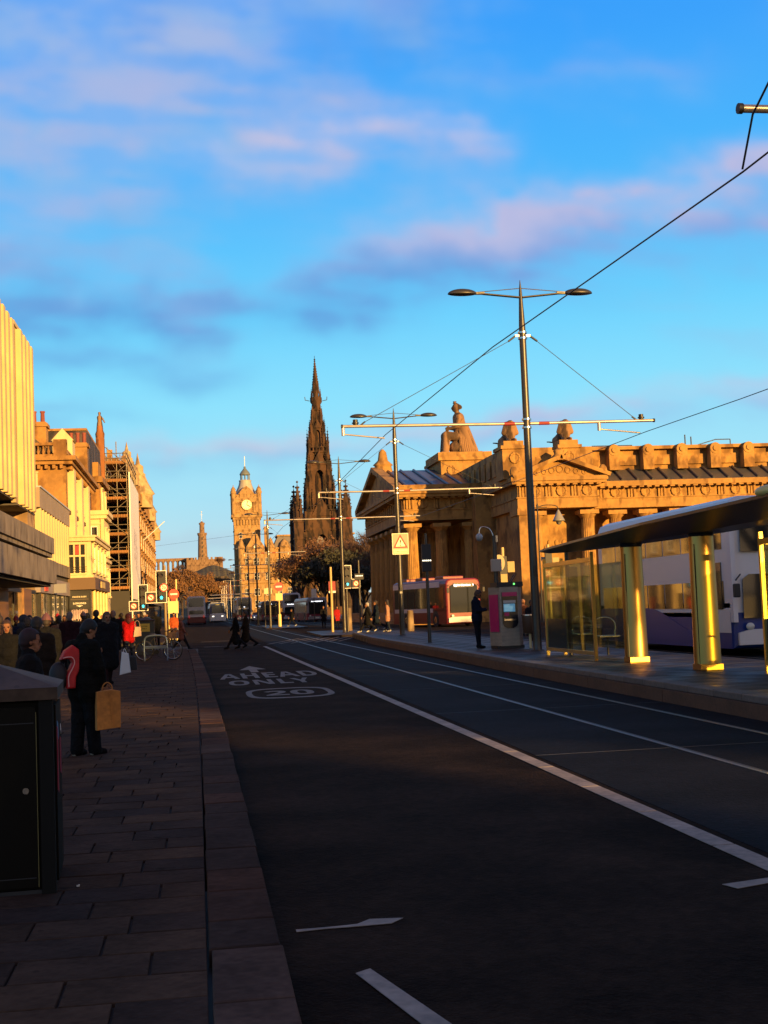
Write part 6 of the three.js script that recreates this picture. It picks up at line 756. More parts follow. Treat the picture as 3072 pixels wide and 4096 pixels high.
// local axes: front towards +z at z = 0, tail at z = -len, ground at y = 0
function bus(label, pos, ry, { len = 11, H = 4.3, deck2 = true, w = 2.52, low = [0.16, 0.012, 0.03], up = [0.6, 0.58, 0.55], dest = '', rear = false, roofPod = false, band = 1.15, strip = false, group = 'buses in the street' } = {}) {
  const t = thing('bus', label, 'bus', pos, ry, group), lowM = paint(...low), upM = paint(...up), hw = w / 2;
  const prof = (y0, y1, r) => ext([[-hw, y0], [hw, y0], [hw, y1 - r], [hw - r * 0.3, y1 - r * 0.3], [hw - r, y1], [-hw + r, y1], [-hw + r * 0.3, y1 - r * 0.3], [-hw, y1 - r]], len - 0.3, 0.12).translate(0, 0, -len + 0.15);
  mesh('lower_body', [prof(0.32, band, 0.02)], lowM, t); mesh('upper_body', [prof(band + 0.25, H - 0.13, 0.28)], upM, t);
  const front = (y0, y1, inset = 0.16) => ext([[-hw + inset, y0], [hw - inset, y0], [hw - inset - 0.02, y1 - 0.12], [hw - inset - 0.2, y1], [-hw + inset + 0.2, y1], [-hw + inset + 0.02, y1 - 0.12]], 0.03).translate(0, 0, 0.0);
  const fz = 0.03;
  const d1 = deck2 ? 2.15 : H - 0.45;
  for (const [zz, turn] of [[fz, 0], [-len - fz, Math.PI]]) { const back = turn > 0; const g1 = front(back ? 1.6 : 1.0, d1).rotateY(turn).translate(0, 0, zz); mesh(back ? 'rear_window' : 'windscreen', [g1], busGlass, t); if (deck2) mesh(back ? 'upper_rear_window' : 'upper_windscreen', [front(2.75, H - 0.28).rotateY(turn).translate(0, 0, zz)], busGlass, t); }
  const panelZ = rear ? -len - 0.075 : 0.075; if (dest) panel('destination', w * 0.62, 0.3, M(0.02, 0.02, 0.02, 0.3, { emissive: new THREE.Color(1, 1, 1), emissiveMap: glow(dest), emissiveIntensity: 2 }), t, [0, (deck2 ? 2.55 : H - 0.5) - (rear ? -0.55 : 0), panelZ], rear ? Math.PI : 0);
  const nW = Math.round(len / 1.55); for (const s of [-1, 1]) for (let k = 0; k < nW; k++) { const z0 = -0.5 - k * (len - 1) / nW, z1 = z0 - (len - 1) / nW + 0.07; mesh('side_window', [B(s * hw + s * 0.115, s * hw + s * 0.135, band + 0.12, d1 - 0.15, z1, z0)], busGlass, t); if (deck2) mesh('upper_side_window', [B(s * hw + s * 0.1, s * hw + s * 0.13, 2.85, H - 0.5, z1, z0)], busGlass, t); }
  mesh('window_band', [prof(band, band + 0.25, 0.02)], upM, t);
  for (const s of [-1, 1]) for (const z of [-2.1, -len + 2.9]) { const q = mesh('wheel', [bare(new THREE.CylinderGeometry(0.48, 0.48, 0.3, 24).rotateZ(S).translate(s * (hw - 0.02), 0.48, z))], tyreM, t); mesh('rim', [bare(new THREE.CylinderGeometry(0.26, 0.26, 0.32, 16).rotateZ(S).translate(s * (hw - 0.02), 0.48, z))], steel, q); mesh('wheel_arch', [bare(new THREE.CylinderGeometry(0.62, 0.62, 0.02, 24).rotateZ(S).translate(s * (hw + 0.112), 0.56, z))], black, t); }
  for (const s of [-1, 1]) { mesh('headlight', [ball(s * (hw - 0.3), 0.78, 0.1, 0.12, 0.1, 0.05, 10)], M(0.6, 0.58, 0.5, 0.15), t); mesh('tail_light', [C(s * (hw - 0.16), 1.2, -len - 0.05, 0.1, 0.4, 0.06)], M(0.4, 0.01, 0.01, 0.3, { emissive: new THREE.Color(1, 0.05, 0.03), emissiveIntensity: 0.2 }), t); mesh('mirror', [seg([s * (hw - 0.1), d1, 0.1], [s * (hw + 0.16), d1 - 0.15, 0.4], 0.02), chamfer(0.16, 0.36, 0.1, 0.03).translate(s * (hw + 0.16), d1 - 0.6, 0.42)], black, t); }
  mesh('bumper', [ext([[-hw - 0.02, 0.3], [hw + 0.02, 0.3], [hw + 0.02, 0.62], [hw - 0.3, 0.7], [-hw + 0.3, 0.7], [-hw - 0.02, 0.62]], 0.1).translate(0, 0, 0.02)], strip ? paint(0.55, 0.5, 0.46) : upM, t); mesh('number_plate', [C(0, 0.5, rear ? -len - 0.09 : 0.13, 0.52, 0.12, 0.02)], M(0.6, 0.58, 0.45, 0.5), t);
  if (strip) for (const s of [-1, 1]) { mesh('white_stripe', [B(s * (hw + 0.118), s * (hw + 0.126), band - 0.2, band + 0.1, -len + 0.5, -2.6)], paint(0.5, 0.45, 0.44), t); mesh('roof_stripe', [B(s * (hw + 0.1), s * (hw + 0.126), H - 0.6, H - 0.2, -len + 0.3, -1.2)], paint(0.5, 0.46, 0.48), t); }
  if (roofPod) for (const z of [-2.5, -6.5, -9.8]) mesh('roof_pod', [chamfer(1.6, 0.24, 1.5, 0.05).translate(0, H - 0.02, z)], upM, t);
  return t;
}
{ // the white and blue double decker behind the platform
  const t = bus('white and blue double decker bus standing behind the tram shelter', [15.3, 0.005, -32.6], 0, { len: 11.4, H: 4.25, low: [0.004, 0.03, 0.19], up: [0.62, 0.6, 0.6], dest: '' });
  const hw = 1.26; const wave = []; for (let k = 0; k <= 14; k++) { const q = k / 14; wave.push([-1.2 - q * 6.2, 0.55 + 0.75 * sstep(0.15, 0.85, q)]); }
  mesh('blue_wave', [ext([[-0.9, 0.34], ...wave, [-11.2, 1.3], [-11.2, 0.34]].map(([z, y]) => [z, y]), 0.012).rotateY(-S).translate(-hw - 0.125, 0, 0)], paint(0.004, 0.03, 0.19), t);
  mesh('white_skirt', [ext([[-0.15, 0.62], [-1.1, 0.62], [-1.3, 1.2], [-0.15, 1.2]], 0.008).rotateY(-S).translate(-hw - 0.125, 0, 0)], paint(0.62, 0.6, 0.6), t);
  mesh('driver_window', [B(-hw - 0.15, -hw - 0.12, 1.25, 2.5, -2.2, -0.6)], busGlass, t); mesh('warning_sticker', [B(-hw - 0.16, -hw - 0.152, 2.0, 2.4, -1.75, -1.35)], M(0.5, 0.38, 0.01, 0.5), t); mesh('corner_pillar', [B(-hw - 0.14, -hw - 0.02, 0.9, 4.0, -0.1, 0.1)], paint(0.6, 0.58, 0.6), t);
}
bus('dark red single decker bus with glowing Gyle Centre 1 sign', [19.3, 0.005, -93.4], 0.22, { len: 10.9, H: 3.5, deck2: false, dest: 'Gyle Centre  1', roofPod: true, band: 1.25, low: [0.14, 0.008, 0.014], up: [0.14, 0.01, 0.016], strip: true });
bus('white and dark red double decker seen from behind, far left lane', [-0.1, 0.005, -211], 0 + Math.PI, { len: 10.8, H: 4.3, rear: false, low: [0.1, 0.008, 0.015], up: [0.5, 0.48, 0.46] });
bus('dark blue roofed double decker with lit sign, far centre', [14.6, 0.005, -203], 0, { dest: 'Moredun 29', up: [0.4, 0.4, 0.42], band: 1.3, low: [0.13, 0.015, 0.03] });
bus('single decker with lit Clovenstone 33 sign in front of the monument trees', [15.9, 0.005, -174], 0.08, { deck2: false, H: 3.2, dest: 'Clovenstone 33', roofPod: false, up: [0.2, 0.19, 0.2] });
bus('grey double decker half hidden by the far tram poles', [8.6, 0.005, -240], 0, { dest: '22', up: [0.32, 0.32, 0.33] });
bus('dark single decker with lit sign left of the no entry sign', [11.4, 0.005, -205], 0, { deck2: false, H: 3.2, dest: 'X 15', up: [0.08, 0.07, 0.08] });
{ // the far tram
  const t = thing('tram', 'white and blue tram coming down the far track', 'tram', [3.6, 0.01, -232]); const wh = paint(0.55, 0.54, 0.52), bl = paint(0.01, 0.03, 0.12);
  mesh('body', [ext([[-1.3, 0.3], [1.3, 0.3], [1.32, 2.4], [1.1, 3.4], [-1.1, 3.4], [-1.32, 2.4]], 38, 0.08).translate(0, 0, -38.6)], wh, t);
  mesh('nose', [ext([[-1.3, 0.3], [1.3, 0.3], [1.25, 1.4], [0.9, 1.5], [-0.9, 1.5], [-1.25, 1.4]], 0.5, 0.1).translate(0, 0, -0.5)], wh, t); mesh('windscreen', [ext([[-1.12, 1.35], [1.12, 1.35], [1.0, 2.9], [-1.0, 2.9]], 0.05).translate(0, 0, 0.02)], busGlass, t); mesh('blue_front', [ext([[-1.3, 1.2], [-1.1, 1.2], [-1.0, 2.95], [1.0, 2.95], [1.1, 1.2], [1.3, 1.2], [1.3, 2.6], [1.1, 3.4], [-1.1, 3.4], [-1.3, 2.6]], 0.04).translate(0, 0, 0.05)], bl, t);
  for (const s of [-1, 1]) mesh('headlight', [ball(s * 0.8, 1.05, 0.12, 0.2, 0.1, 0.05, 8)], M(0.7, 0.66, 0.55, 0.2, { emissive: new THREE.Color(1, 0.9, 0.75), emissiveIntensity: 0.9 }), t); panel('destination', 1.1, 0.22, M(0.02, 0.02, 0.02, 0.3, { emissive: new THREE.Color(1, 1, 1), emissiveMap: glow('Airport', 256, 64, '#ffc44a'), emissiveIntensity: 0.9 }), t, [0, 3.1, 0.1]); for (let k = 0; k < 10; k++) for (const s of [-1, 1]) mesh('side_window', [B(s * 1.36, s * 1.42, 1.3, 2.5, -2.5 - k * 3.5, -0.5 - k * 3.5)], busGlass, t);
}
function car(label, pos, ry, c) {
  const t = thing('car', label, 'car', pos, ry, 'cars far down the street'), p = paint(...c);
  mesh('body', [ext([[-0.1, 0.35], [-0.05, 0.8], [-1.1, 0.95], [-1.6, 1.0], [-3.9, 1.0], [-4.2, 0.85], [-4.25, 0.35]].map(([z, y]) => [z, y]), 1.6, 0.08).rotateY(-S).translate(0.8, 0, 0)], p, t); mesh('cabin', [ext([[-1.2, 0.98], [-1.9, 1.42], [-3.2, 1.45], [-3.95, 1.0]], 1.4, 0.06).rotateY(-S).translate(0.7, 0, 0)], busGlass, t);
  for (const s of [-0.78, 0.78]) for (const z of [-0.85, -3.4]) { const w = mesh('wheel', [bare(new THREE.CylinderGeometry(0.31, 0.31, 0.2, 18).rotateZ(S).translate(s, 0.31, z))], tyreM, t); mesh('rim', [bare(new THREE.CylinderGeometry(0.18, 0.18, 0.22, 12).rotateZ(S).translate(s, 0.31, z))], steel, w); }
  for (const s of [-0.6, 0.6]) mesh('headlight', [ball(s, 0.68, 0.0, 0.14, 0.08, 0.06, 8)], M(0.7, 0.7, 0.65, 0.2, { emissive: new THREE.Color(1, 0.95, 0.85), emissiveIntensity: 0.9 }), t); mesh('number_plate', [C(0, 0.5, 0.02, 0.5, 0.11, 0.03)], whitePaint, t);
}
car('pale car with lit headlights beside the far grey bus', [12.6, 0.005, -230], 0, [0.4, 0.4, 0.42]); car('silver car left of the far lit sign bus', [10.2, 0.005, -222], 0, [0.3, 0.3, 0.32]); car('dark blue car beyond the rear view bus', [1.9, 0.005, -250], Math.PI, [0.05, 0.08, 0.15]);

// ---------- people ----------
const headGeo = blob([bone([0, 0.155, -0.012], [0, 0.15, 0.004], 0.096, 0.092, [1, 1, 1], 0.82), bone([0, 0.05, 0.05], [0, 0.1, 0.035], 0.046, 0.066, [1, 1, 1], 0.95), bone([0, 0.112, 0.096], [0, 0.088, 0.108], 0.01, 0.015, [1, 0.95, 0.93]), bone([-0.034, 0.137, 0.079], [0.034, 0.137, 0.079], 0.013, 0.013, [0.5, 0.42, 0.4]), bone([-0.076, 0.115, -0.008], [-0.079, 0.09, -0.004], 0.019, 0.013, [1, 0.9, 0.86], 0.5), bone([0.076, 0.115, -0.008], [0.079, 0.09, -0.004], 0.019, 0.013, [1, 0.9, 0.86], 0.5), bone([-0.032, 0.119, 0.083], [-0.03, 0.119, 0.084], 0.012, 0.012, [0.12, 0.1, 0.1]), bone([0.032, 0.119, 0.083], [0.03, 0.119, 0.084], 0.012, 0.012, [0.12, 0.1, 0.1]), bone([-0.018, 0.057, 0.094], [0.018, 0.057, 0.094], 0.009, 0.009, [0.75, 0.4, 0.38]), bone([0, -0.07, -0.02], [0, 0.04, -0.004], 0.058, 0.05, [1, 1, 1])], 0.0075, 0.014);
const handGeo = (() => { const b = [bone([0, 0, 0], [0, -0.035, 0], 0.024, 0.026, null, 0.8), bone([0, -0.03, -0.02], [0, -0.085, -0.026], 0.019, 0.016), bone([0, -0.03, 0.004], [0, -0.088, 0.006], 0.019, 0.016), bone([0, -0.03, 0.022], [0, -0.083, 0.028], 0.018, 0.015)]; [[-0.03, 0.058], [-0.01, 0.072], [0.011, 0.067], [0.031, 0.052]].forEach(([z, l]) => { b.push(bone([0, -0.085, z], [0.006, -0.085 - l * 0.55, z * 1.05], 0.0095, 0.009), bone([0.006, -0.085 - l * 0.55, z * 1.05], [0.026, -0.085 - l, z * 1.05], 0.009, 0.0075)); }); b.push(bone([0.004, -0.02, 0.024], [0.018, -0.055, 0.05], 0.013, 0.011), bone([0.018, -0.055, 0.05], [0.03, -0.085, 0.052], 0.011, 0.009)); return blob(b, 0.0065, 0.006); })();
const hairCut = (x, y, z) => Math.min(z - 0.012 - (y > 0.14 ? 0.035 : 0), 0.195 - y);
const hairGeo = {
  short: blob([bone([0, 0.158, -0.014], [0, 0.155, 0.0], 0.108, 0.104, null, 0.84), bone([0, 0.09, -0.05], [0, 0.06, -0.05], 0.07, 0.05)], 0.009, 0.02, hairCut),
  long: blob([bone([0, 0.158, -0.014], [0, 0.155, 0.0], 0.112, 0.107, null, 0.86), bone([-0.045, 0.1, -0.045], [-0.06, -0.1, -0.055], 0.06, 0.045), bone([0.045, 0.1, -0.045], [0.06, -0.1, -0.055], 0.06, 0.045), bone([0, 0.08, -0.07], [0, -0.12, -0.085], 0.06, 0.05)], 0.009, 0.02, hairCut),
  bun: blob([bone([0, 0.158, -0.014], [0, 0.155, 0.0], 0.108, 0.104, null, 0.84), bone([0, 0.1, -0.055], [0, 0.07, -0.055], 0.065, 0.05), bone([0, 0.27, -0.05], [0, 0.28, -0.05], 0.05, 0.045)], 0.009, 0.012, hairCut),
  beanie: blob([bone([0, 0.165, -0.016], [0, 0.18, -0.012], 0.118, 0.112, null, 0.86), bone([0, 0.27, -0.03], [0, 0.29, -0.035], 0.045, 0.03)], 0.009, 0.03, (x, y, z) => 0.14 - y - z * 0.15),
  hood: blob([bone([0, 0.15, -0.03], [0, 0.14, -0.02], 0.135, 0.13, null, 0.92), bone([-0.08, 0.0, -0.03], [0.08, 0.0, -0.03], 0.085, 0.085), bone([0, 0.0, -0.07], [0, -0.04, -0.06], 0.1, 0.1)], 0.01, 0.03, (x, y, z) => Math.min(z - 0.055, 0.21 - y)),
};
const clothV = M(1, 1, 1, 0.95, { phys: true, specularIntensity: 0.2, map: T.cloth, bumpMap: T.clothBump, bumpScale: 0.04, vertexColors: true });
const hairMats = new Map(), hairM = (c) => { const k = c.join(); if (!hairMats.has(k)) hairMats.set(k, M(...c, 0.75, { map: T.bark })); return hairMats.get(k); };
const tint = (g, c) => { const q = g.clone(), a = q.attributes.color; for (let i = 0; i < a.count; i++) a.setXYZ(i, a.getX(i) * c[0], a.getY(i) * c[1], a.getZ(i) * c[2]); return q; };
const SKIN = [0.42, 0.2, 0.11];
// faces +z; ry turns. walk = stride in radians, arms: [left, right] each {s: swing, b: elbow bend, o: out}
function person(label, x, z, ry, { h = 1.7, y = 0.12, coat = [0.012, 0.012, 0.013], legs = [0.014, 0.014, 0.018], skin = SKIN, hair = [0.03, 0.018, 0.012], style = 'short', hat = null, walk = 0, arms = [{}, {}], skirt = 0.25, bulk = 1, nod = 0.05, turn = 0, shoe = [0.012, 0.01, 0.009], sole = null, cell = 0.02, legR = 1, collar = null, group = 'people on the street' } = {}) {
  const s = h / 1.75, b = [], cB = coat, hip = 0.9;
  const leg = (sd, a) => { const hp = [sd * 0.085, hip, 0], kn = [sd * 0.095, hip - 0.42 * Math.cos(a), 0.42 * Math.sin(a) + 0.01], back = a < 0 ? -0.35 * Math.abs(a) * 2 : 0, sa = a + (a < 0 ? -0.55 * Math.min(1, -a * 2) : 0.05), an = [sd * 0.09, kn[1] - 0.4 * Math.cos(sa), kn[2] + 0.4 * Math.sin(sa)]; const lift = a < 0 ? 0.06 : 0; b.push(bone(hp, kn, 0.098 * bulk, 0.068 * legR, legs), bone(kn, an, 0.07 * legR, 0.05 * legR * legR, legs), bone([an[0], an[1] - 0.02, an[2] - 0.03], [an[0] + sd * 0.02, Math.max(0.035, an[1] - 0.055 - lift), an[2] + 0.15], 0.048, 0.036, shoe)); if (sole) b.push(bone([an[0], an[1] - 0.06, an[2] - 0.04], [an[0] + sd * 0.02, 0.016, an[2] + 0.16], 0.022, 0.016, sole)); return an[1]; };
  const low = Math.min(leg(-1, walk), leg(1, -walk * 0.9));
  b.push(bone([-0.075, 0.93, 0], [0.075, 0.93, 0], 0.125 * bulk, 0.125 * bulk, cB), bone([-0.065, 1.0, 0], [-0.11, 1.36, -0.012], 0.115 * bulk, 0.105 * bulk, cB), bone([0.065, 1.0, 0], [0.11, 1.36, -0.012], 0.115 * bulk, 0.105 * bulk, cB), bone([0, 1.1, 0.03], [0, 1.36, 0.02], 0.115 * bulk, 0.1, cB), bone([-0.16, 1.41, -0.015], [0.16, 1.41, -0.015], 0.066, 0.066, cB), bone([0, 1.44, -0.02], [0, 1.5, -0.015], 0.08, 0.072, collar || cB));
  if (skirt > 0) for (const sd of [-1, 1]) b.push(bone([sd * 0.07, 0.92, 0], [sd * 0.085, 0.92 - skirt, 0.0], 0.125 * bulk, 0.115 * bulk + skirt * 0.06, cB));
  const hands = [];
  [-1, 1].forEach((sd, k) => { const { s: sw = -sd * walk * 0.8, b: bd = 0.25, o = 0.1 } = arms[k]; const sh = [sd * 0.2, 1.4, -0.015], el = [sh[0] + sd * 0.28 * Math.sin(o), sh[1] - 0.28 * Math.cos(sw) * Math.cos(o), sh[2] + 0.28 * Math.sin(sw)], f = sw + bd, wr = [el[0] - sd * 0.03, el[1] - 0.25 * Math.cos(f), el[2] + 0.25 * Math.sin(f)]; b.push(bone(sh, el, 0.066 * bulk, 0.055 * bulk, cB), bone(el, wr, 0.056 * bulk, 0.042, cB)); const g = tint(handGeo, skin); if (sd < 0) { const p = g.attributes.position; /* left hand mirrors */ g.scale(-1, 1, 1); const n = p.count; for (let i = 0; i < n; i += 3) { for (const at of ['position', 'normal', 'color']) { const q = g.attributes[at], x1 = [q.getX(i + 1), q.getY(i + 1), q.getZ(i + 1)]; q.setXYZ(i + 1, q.getX(i + 2), q.getY(i + 2), q.getZ(i + 2)); q.setXYZ(i + 2, ...x1); } } } g.scale(1.05, 1.05, 1.05).rotateX(-f).translate(wr[0], wr[1] + 0.01, wr[2]); hands.push(g); });
  const head = tint(headGeo, skin).rotateX(nod).rotateY(turn).translate(0, 1.5, 0.0 + nod * 0.05);
  const g = join([blob(b, cell, 0.035), head, ...hands]); g.translate(0, -Math.max(0, low - 0.09), 0).scale(s, s, s);
  const o = mesh('person', [g], clothV); o.position.set(x, y, z); o.rotation.y = ry; tag(o, label, 'person', group);
  const kind = hat ? hat.kind : style, hg = hairGeo[kind].clone().rotateX(nod).rotateY(turn).translate(0, 1.5 - Math.max(0, low - 0.09), nod * 0.05).scale(s, s, s);
  mesh(hat ? hat.kind === 'hood' ? 'hood' : 'hat' : 'hair', [hg], hairM(hat ? hat.c : hair), o);
  if (hat && hat.kind === 'beanie') { const hh = hairGeo.short.clone().scale(0.985, 0.96, 0.985).rotateX(nod).rotateY(turn).translate(0, 1.5 - Math.max(0, low - 0.09), nod * 0.05).scale(s, s, s); mesh('hair', [hh], hairM(hair), o); }
  return o;
}
const PI = Math.PI, BLK = [0.012, 0.012, 0.013];
{ // the man with the orange paper bag, near
  person('man in black coat with red shoulder bag, head bowed, on the near pavement', -1.32, -15.5, 2.45, { h: 1.57, legR: 1.3, coat: [0.01, 0.009, 0.007], legs: [0.01, 0.01, 0.011], hair: [0.008, 0.006, 0.005], nod: 0.55, turn: -0.35, skirt: 0.12, bulk: 1.22, arms: [{ s: 0.1, b: 0.3, o: 0.25 }, { s: 0.5, b: 1.2, o: 0.12 }], sole: [0.55, 0.5, 0.42], cell: 0.014, walk: 0.06, group: undefined });
  const bag = thing('paper_bag', 'orange brown paper carrier bag hanging from the near man\'s hand', 'paper bag', [-1.05, 0.42, -15.38], 0.25); const kraft = M(0.75, 0.28, 0.045, 0.85, { map: T.slab });
  mesh('bag_body', [ext([[-0.13, 0], [0.13, 0.02], [0.135, 0.42], [0.05, 0.44], [-0.05, 0.43], [-0.125, 0.42]], 0.1, 0.008).translate(0, 0, -0.05)], kraft, bag); mesh('handle', [tube([[-0.06, 0.42, 0], [-0.045, 0.5, 0.01], [0, 0.53, 0.01], [0.045, 0.5, 0.01], [0.06, 0.42, 0]], 0.008, 6, 14)], kraft, bag); mesh('fold', [C(0.03, 0.22, 0.062, 0.012, 0.38, 0.01, 0, 0, 0.08)], kraft, bag);
  const rb = thing('shoulder_bag', 'bright red shoulder bag with pale piping on the near man\'s back', 'bag', [-1.5, 0.92, -15.42], 0.3); const red = M(0.7, 0.01, 0.012, 0.6, { map: T.cloth });
  mesh('bag_body', [ext([[0.0, 0.0], [0.06, 0.0], [0.07, 0.12], [0.12, 0.2], [0.145, 0.29], [0.12, 0.4], [0.06, 0.45], [-0.02, 0.4], [-0.06, 0.33], [-0.01, 0.34], [0.05, 0.33], [0.07, 0.27], [0.04, 0.2], [0.0, 0.12]], 0.1, 0.02).translate(0, 0, -0.03)], red, rb); mesh('piping', [tube([[0.0, 0.0, 0.09], [0.0, 0.12, 0.095], [0.04, 0.2, 0.095], [0.07, 0.27, 0.095], [0.05, 0.33, 0.095], [-0.01, 0.34, 0.095], [-0.06, 0.33, 0.09]], 0.006, 5, 24)], M(0.7, 0.35, 0.3, 0.6), rb); mesh('pouch', [ball(-0.1, 0.12, 0.0, 0.11, 0.17, 0.1, 12)], M(0.012, 0.01, 0.01, 0.7), rb);
  person('woman with dark red hair in black coat, in profile behind the near bin', -1.5, -12.1, 1.75, { h: 1.5, hair: [0.035, 0.006, 0.005], style: 'short', coat: [0.014, 0.011, 0.01], turn: 0.1, cell: 0.016, skirt: 0.3, bulk: 1.25, skin: [0.45, 0.19, 0.1], group: undefined });
}
const red = [0.62, 0.012, 0.016];
person('woman in bright red coat carrying a pale shoulder bag, walking away', -2.48, -48.4, PI, { h: 1.68, coat: red, collar: [0.28, 0.02, 0.02], hat: { kind: 'hood', c: [0.16, 0.02, 0.02] }, legs: [0.02, 0.025, 0.045], walk: 0.25, bulk: 1.15, skirt: 0.12, shoe: [0.08, 0.03, 0.02], arms: [{ s: -0.2, b: 0.3 }, { s: 0.3, b: 0.3, o: 0.2 }] });
{ const b = thing('handbag', 'pale beige handbag on the red coat shoulder', 'bag', [-2.17, 0.95, -48.3], 0.2); mesh('bag_body', [ext([[-0.14, 0], [0.12, 0.03], [0.1, 0.33], [-0.08, 0.34]], 0.12, 0.02).translate(0, 0, -0.06)], M(0.5, 0.32, 0.2, 0.6), b); mesh('strap', [tube([[-0.08, 0.33, 0], [-0.08, 0.5, 0], [0, 0.58, 0], [0.08, 0.5, 0], [0.1, 0.33, 0]], 0.01, 5, 16)], M(0.5, 0.32, 0.2, 0.6), b); }
const crowd = [
  ['person in brown coat with hair in a bun, leftmost of the crowd', -3.94, -27, PI, { coat: [0.05, 0.028, 0.018], style: 'bun', bulk: 1.15, skirt: 0.3 }],
  ['woman in long black coat facing the viewer at the left', -3.3, -23.5, 0.1, { h: 1.6, style: 'long', hair: [0.05, 0.02, 0.012], skirt: 0.4, walk: 0.2 }],
  ['person in a red beanie by the shop window', -6.0, -45, 0.3, { hat: { kind: 'beanie', c: [0.4, 0.02, 0.02] }, coat: [0.03, 0.02, 0.02] }],
  ['person in dark blue hooded jacket in the left crowd', -4.35, -34, PI, { hat: { kind: 'hood', c: [0.014, 0.012, 0.02] }, coat: [0.012, 0.013, 0.03], bulk: 1.2 }],
  ['woman with sunlit face and dark hair beside the wooden pier', -4.95, -40, 0.5, { h: 1.72, style: 'short', hair: [0.02, 0.012, 0.008], coat: [0.03, 0.025, 0.02] }],
  ['person in mauve beanie and bulky black coat walking away', -2.9, -26, PI, { h: 1.66, hat: { kind: 'beanie', c: [0.16, 0.06, 0.07] }, bulk: 1.4, skirt: 0.35, walk: 0.2 }],
  ['person in a small bright red hat far in the crowd', -6.2, -60, PI, { h: 1.78, hat: { kind: 'beanie', c: [0.6, 0.02, 0.04] } }],
  ['person in tan quilted coat with white headphones hood', -4.3, -42, PI, { h: 1.63, coat: [0.22, 0.11, 0.065], hair: [0.01, 0.008, 0.007], bulk: 1.3, skirt: 0.45, collar: [0.3, 0.2, 0.14] }],
  ['woman with brown hair coming towards the viewer past the shops', -5.7, -58, 0, { style: 'long', hair: [0.06, 0.03, 0.015], h: 1.72, coat: [0.03, 0.012, 0.012] }],
  ['grey haired person in dark maroon coat', -3.4, -36, PI, { h: 1.75, hair: [0.25, 0.17, 0.14], coat: [0.03, 0.009, 0.012], bulk: 1.3, skirt: 0.35 }],
  ['person in pale pink knitted hat', -3.8, -45, PI, { h: 1.74, hat: { kind: 'beanie', c: [0.42, 0.2, 0.16] }, coat: [0.1, 0.06, 0.035] }],
  ['tall dark clothed person in the middle of the crowd', -3.0, -40, PI, { h: 1.8, bulk: 1.25 }],
  ['woman with pale scarf and big black coat, carrying bags', -2.12, -31.5, 0.4, { h: 1.7, style: 'long', hair: [0.14, 0.08, 0.04], collar: [0.32, 0.22, 0.14], bulk: 1.5, skirt: 0.4, legs: [0.03, 0.012, 0.012], walk: 0.15 }],
  ['dark haired person behind the red coat', -3.5, -62, PI, { h: 1.74 }],
  ['person in navy coat walking towards the viewer beyond the red coat', -3.15, -72, 0, { coat: [0.015, 0.02, 0.05], h: 1.72 }],
  ['person with white cap left of the traffic signal', -2.6, -66, 0, { hat: { kind: 'beanie', c: [0.6, 0.56, 0.5] } }],
  ['person in black standing under the traffic signal', -2.06, -67, PI, { h: 1.78 }],
  ['person in sunlit orange jacket beyond the bicycle', -1.3, -74, 0, { coat: [0.5, 0.1, 0.03], h: 1.66, legs: [0.3, 0.25, 0.2] }],
  ['person in grey coat near the cream shop', -5.2, -80, PI, { coat: [0.1, 0.1, 0.1], h: 1.74 }], ['person in dark green coat outside the black shopfront', -6.1, -86, 0, { coat: [0.02, 0.05, 0.025] }], ['person in wine red coat outside the black shopfront', -5.3, -92, PI, { coat: [0.12, 0.012, 0.02], h: 1.72 }], ['person in camel coat past the black shopfront', -4.6, -98, 0, { coat: [0.3, 0.17, 0.07] }], ['person in black coat by the scaffolding hoarding', -5.0, -120, PI, {}], ['person in blue coat by the scaffolding hoarding', -4.2, -112, 0, { coat: [0.02, 0.05, 0.16] }],
  ['person in dark brown jacket close behind the near man', -2.35, -19.8, PI, { coat: [0.022, 0.014, 0.01], h: 1.62, hair: [0.015, 0.01, 0.008], bulk: 1.3 }],
  ['person in charcoal coat with brown hair in the thick of the crowd', -4.9, -48, PI, { coat: [0.03, 0.028, 0.028], hair: [0.07, 0.035, 0.02], h: 1.7 }], ['person in dark purple coat among the far crowd', -3.3, -52, PI, { coat: [0.035, 0.012, 0.035], h: 1.72, bulk: 1.2 }], ['person in black hood among the far crowd', -4.4, -54, PI, { hat: { kind: 'hood', c: [0.012, 0.011, 0.011] }, h: 1.75 }], ['sunlit blond woman among the far crowd', -5.4, -50, 0.2, { hair: [0.3, 0.18, 0.08], style: 'long', h: 1.66 }], ['person in olive coat behind the tan quilted coat', -5.3, -38, PI, { coat: [0.03, 0.03, 0.015], h: 1.68, bulk: 1.2 }], ['person in black with grey beanie near the shop piers', -6.6, -52, 0.3, { hat: { kind: 'beanie', c: [0.12, 0.12, 0.12] } }], ['person in dark coat left of the maroon coat', -4.0, -32, PI, { coat: [0.014, 0.013, 0.015], h: 1.64, bulk: 1.25 }], ['bald man in black among the crowd', -2.75, -44, PI, { hair: [0.36, 0.18, 0.11], h: 1.78, bulk: 1.2 }],
  ['small dark figure at the far left behind the bin', -4.6, -30, 0.2, { h: 1.55, coat: [0.02, 0.015, 0.014] }],
];
for (const [l, x, z, ry, o] of crowd) person(l, x, z, ry, { cell: -z > 50 ? 0.03 : 0.022, ...o, group: 'people in the pavement crowd' });
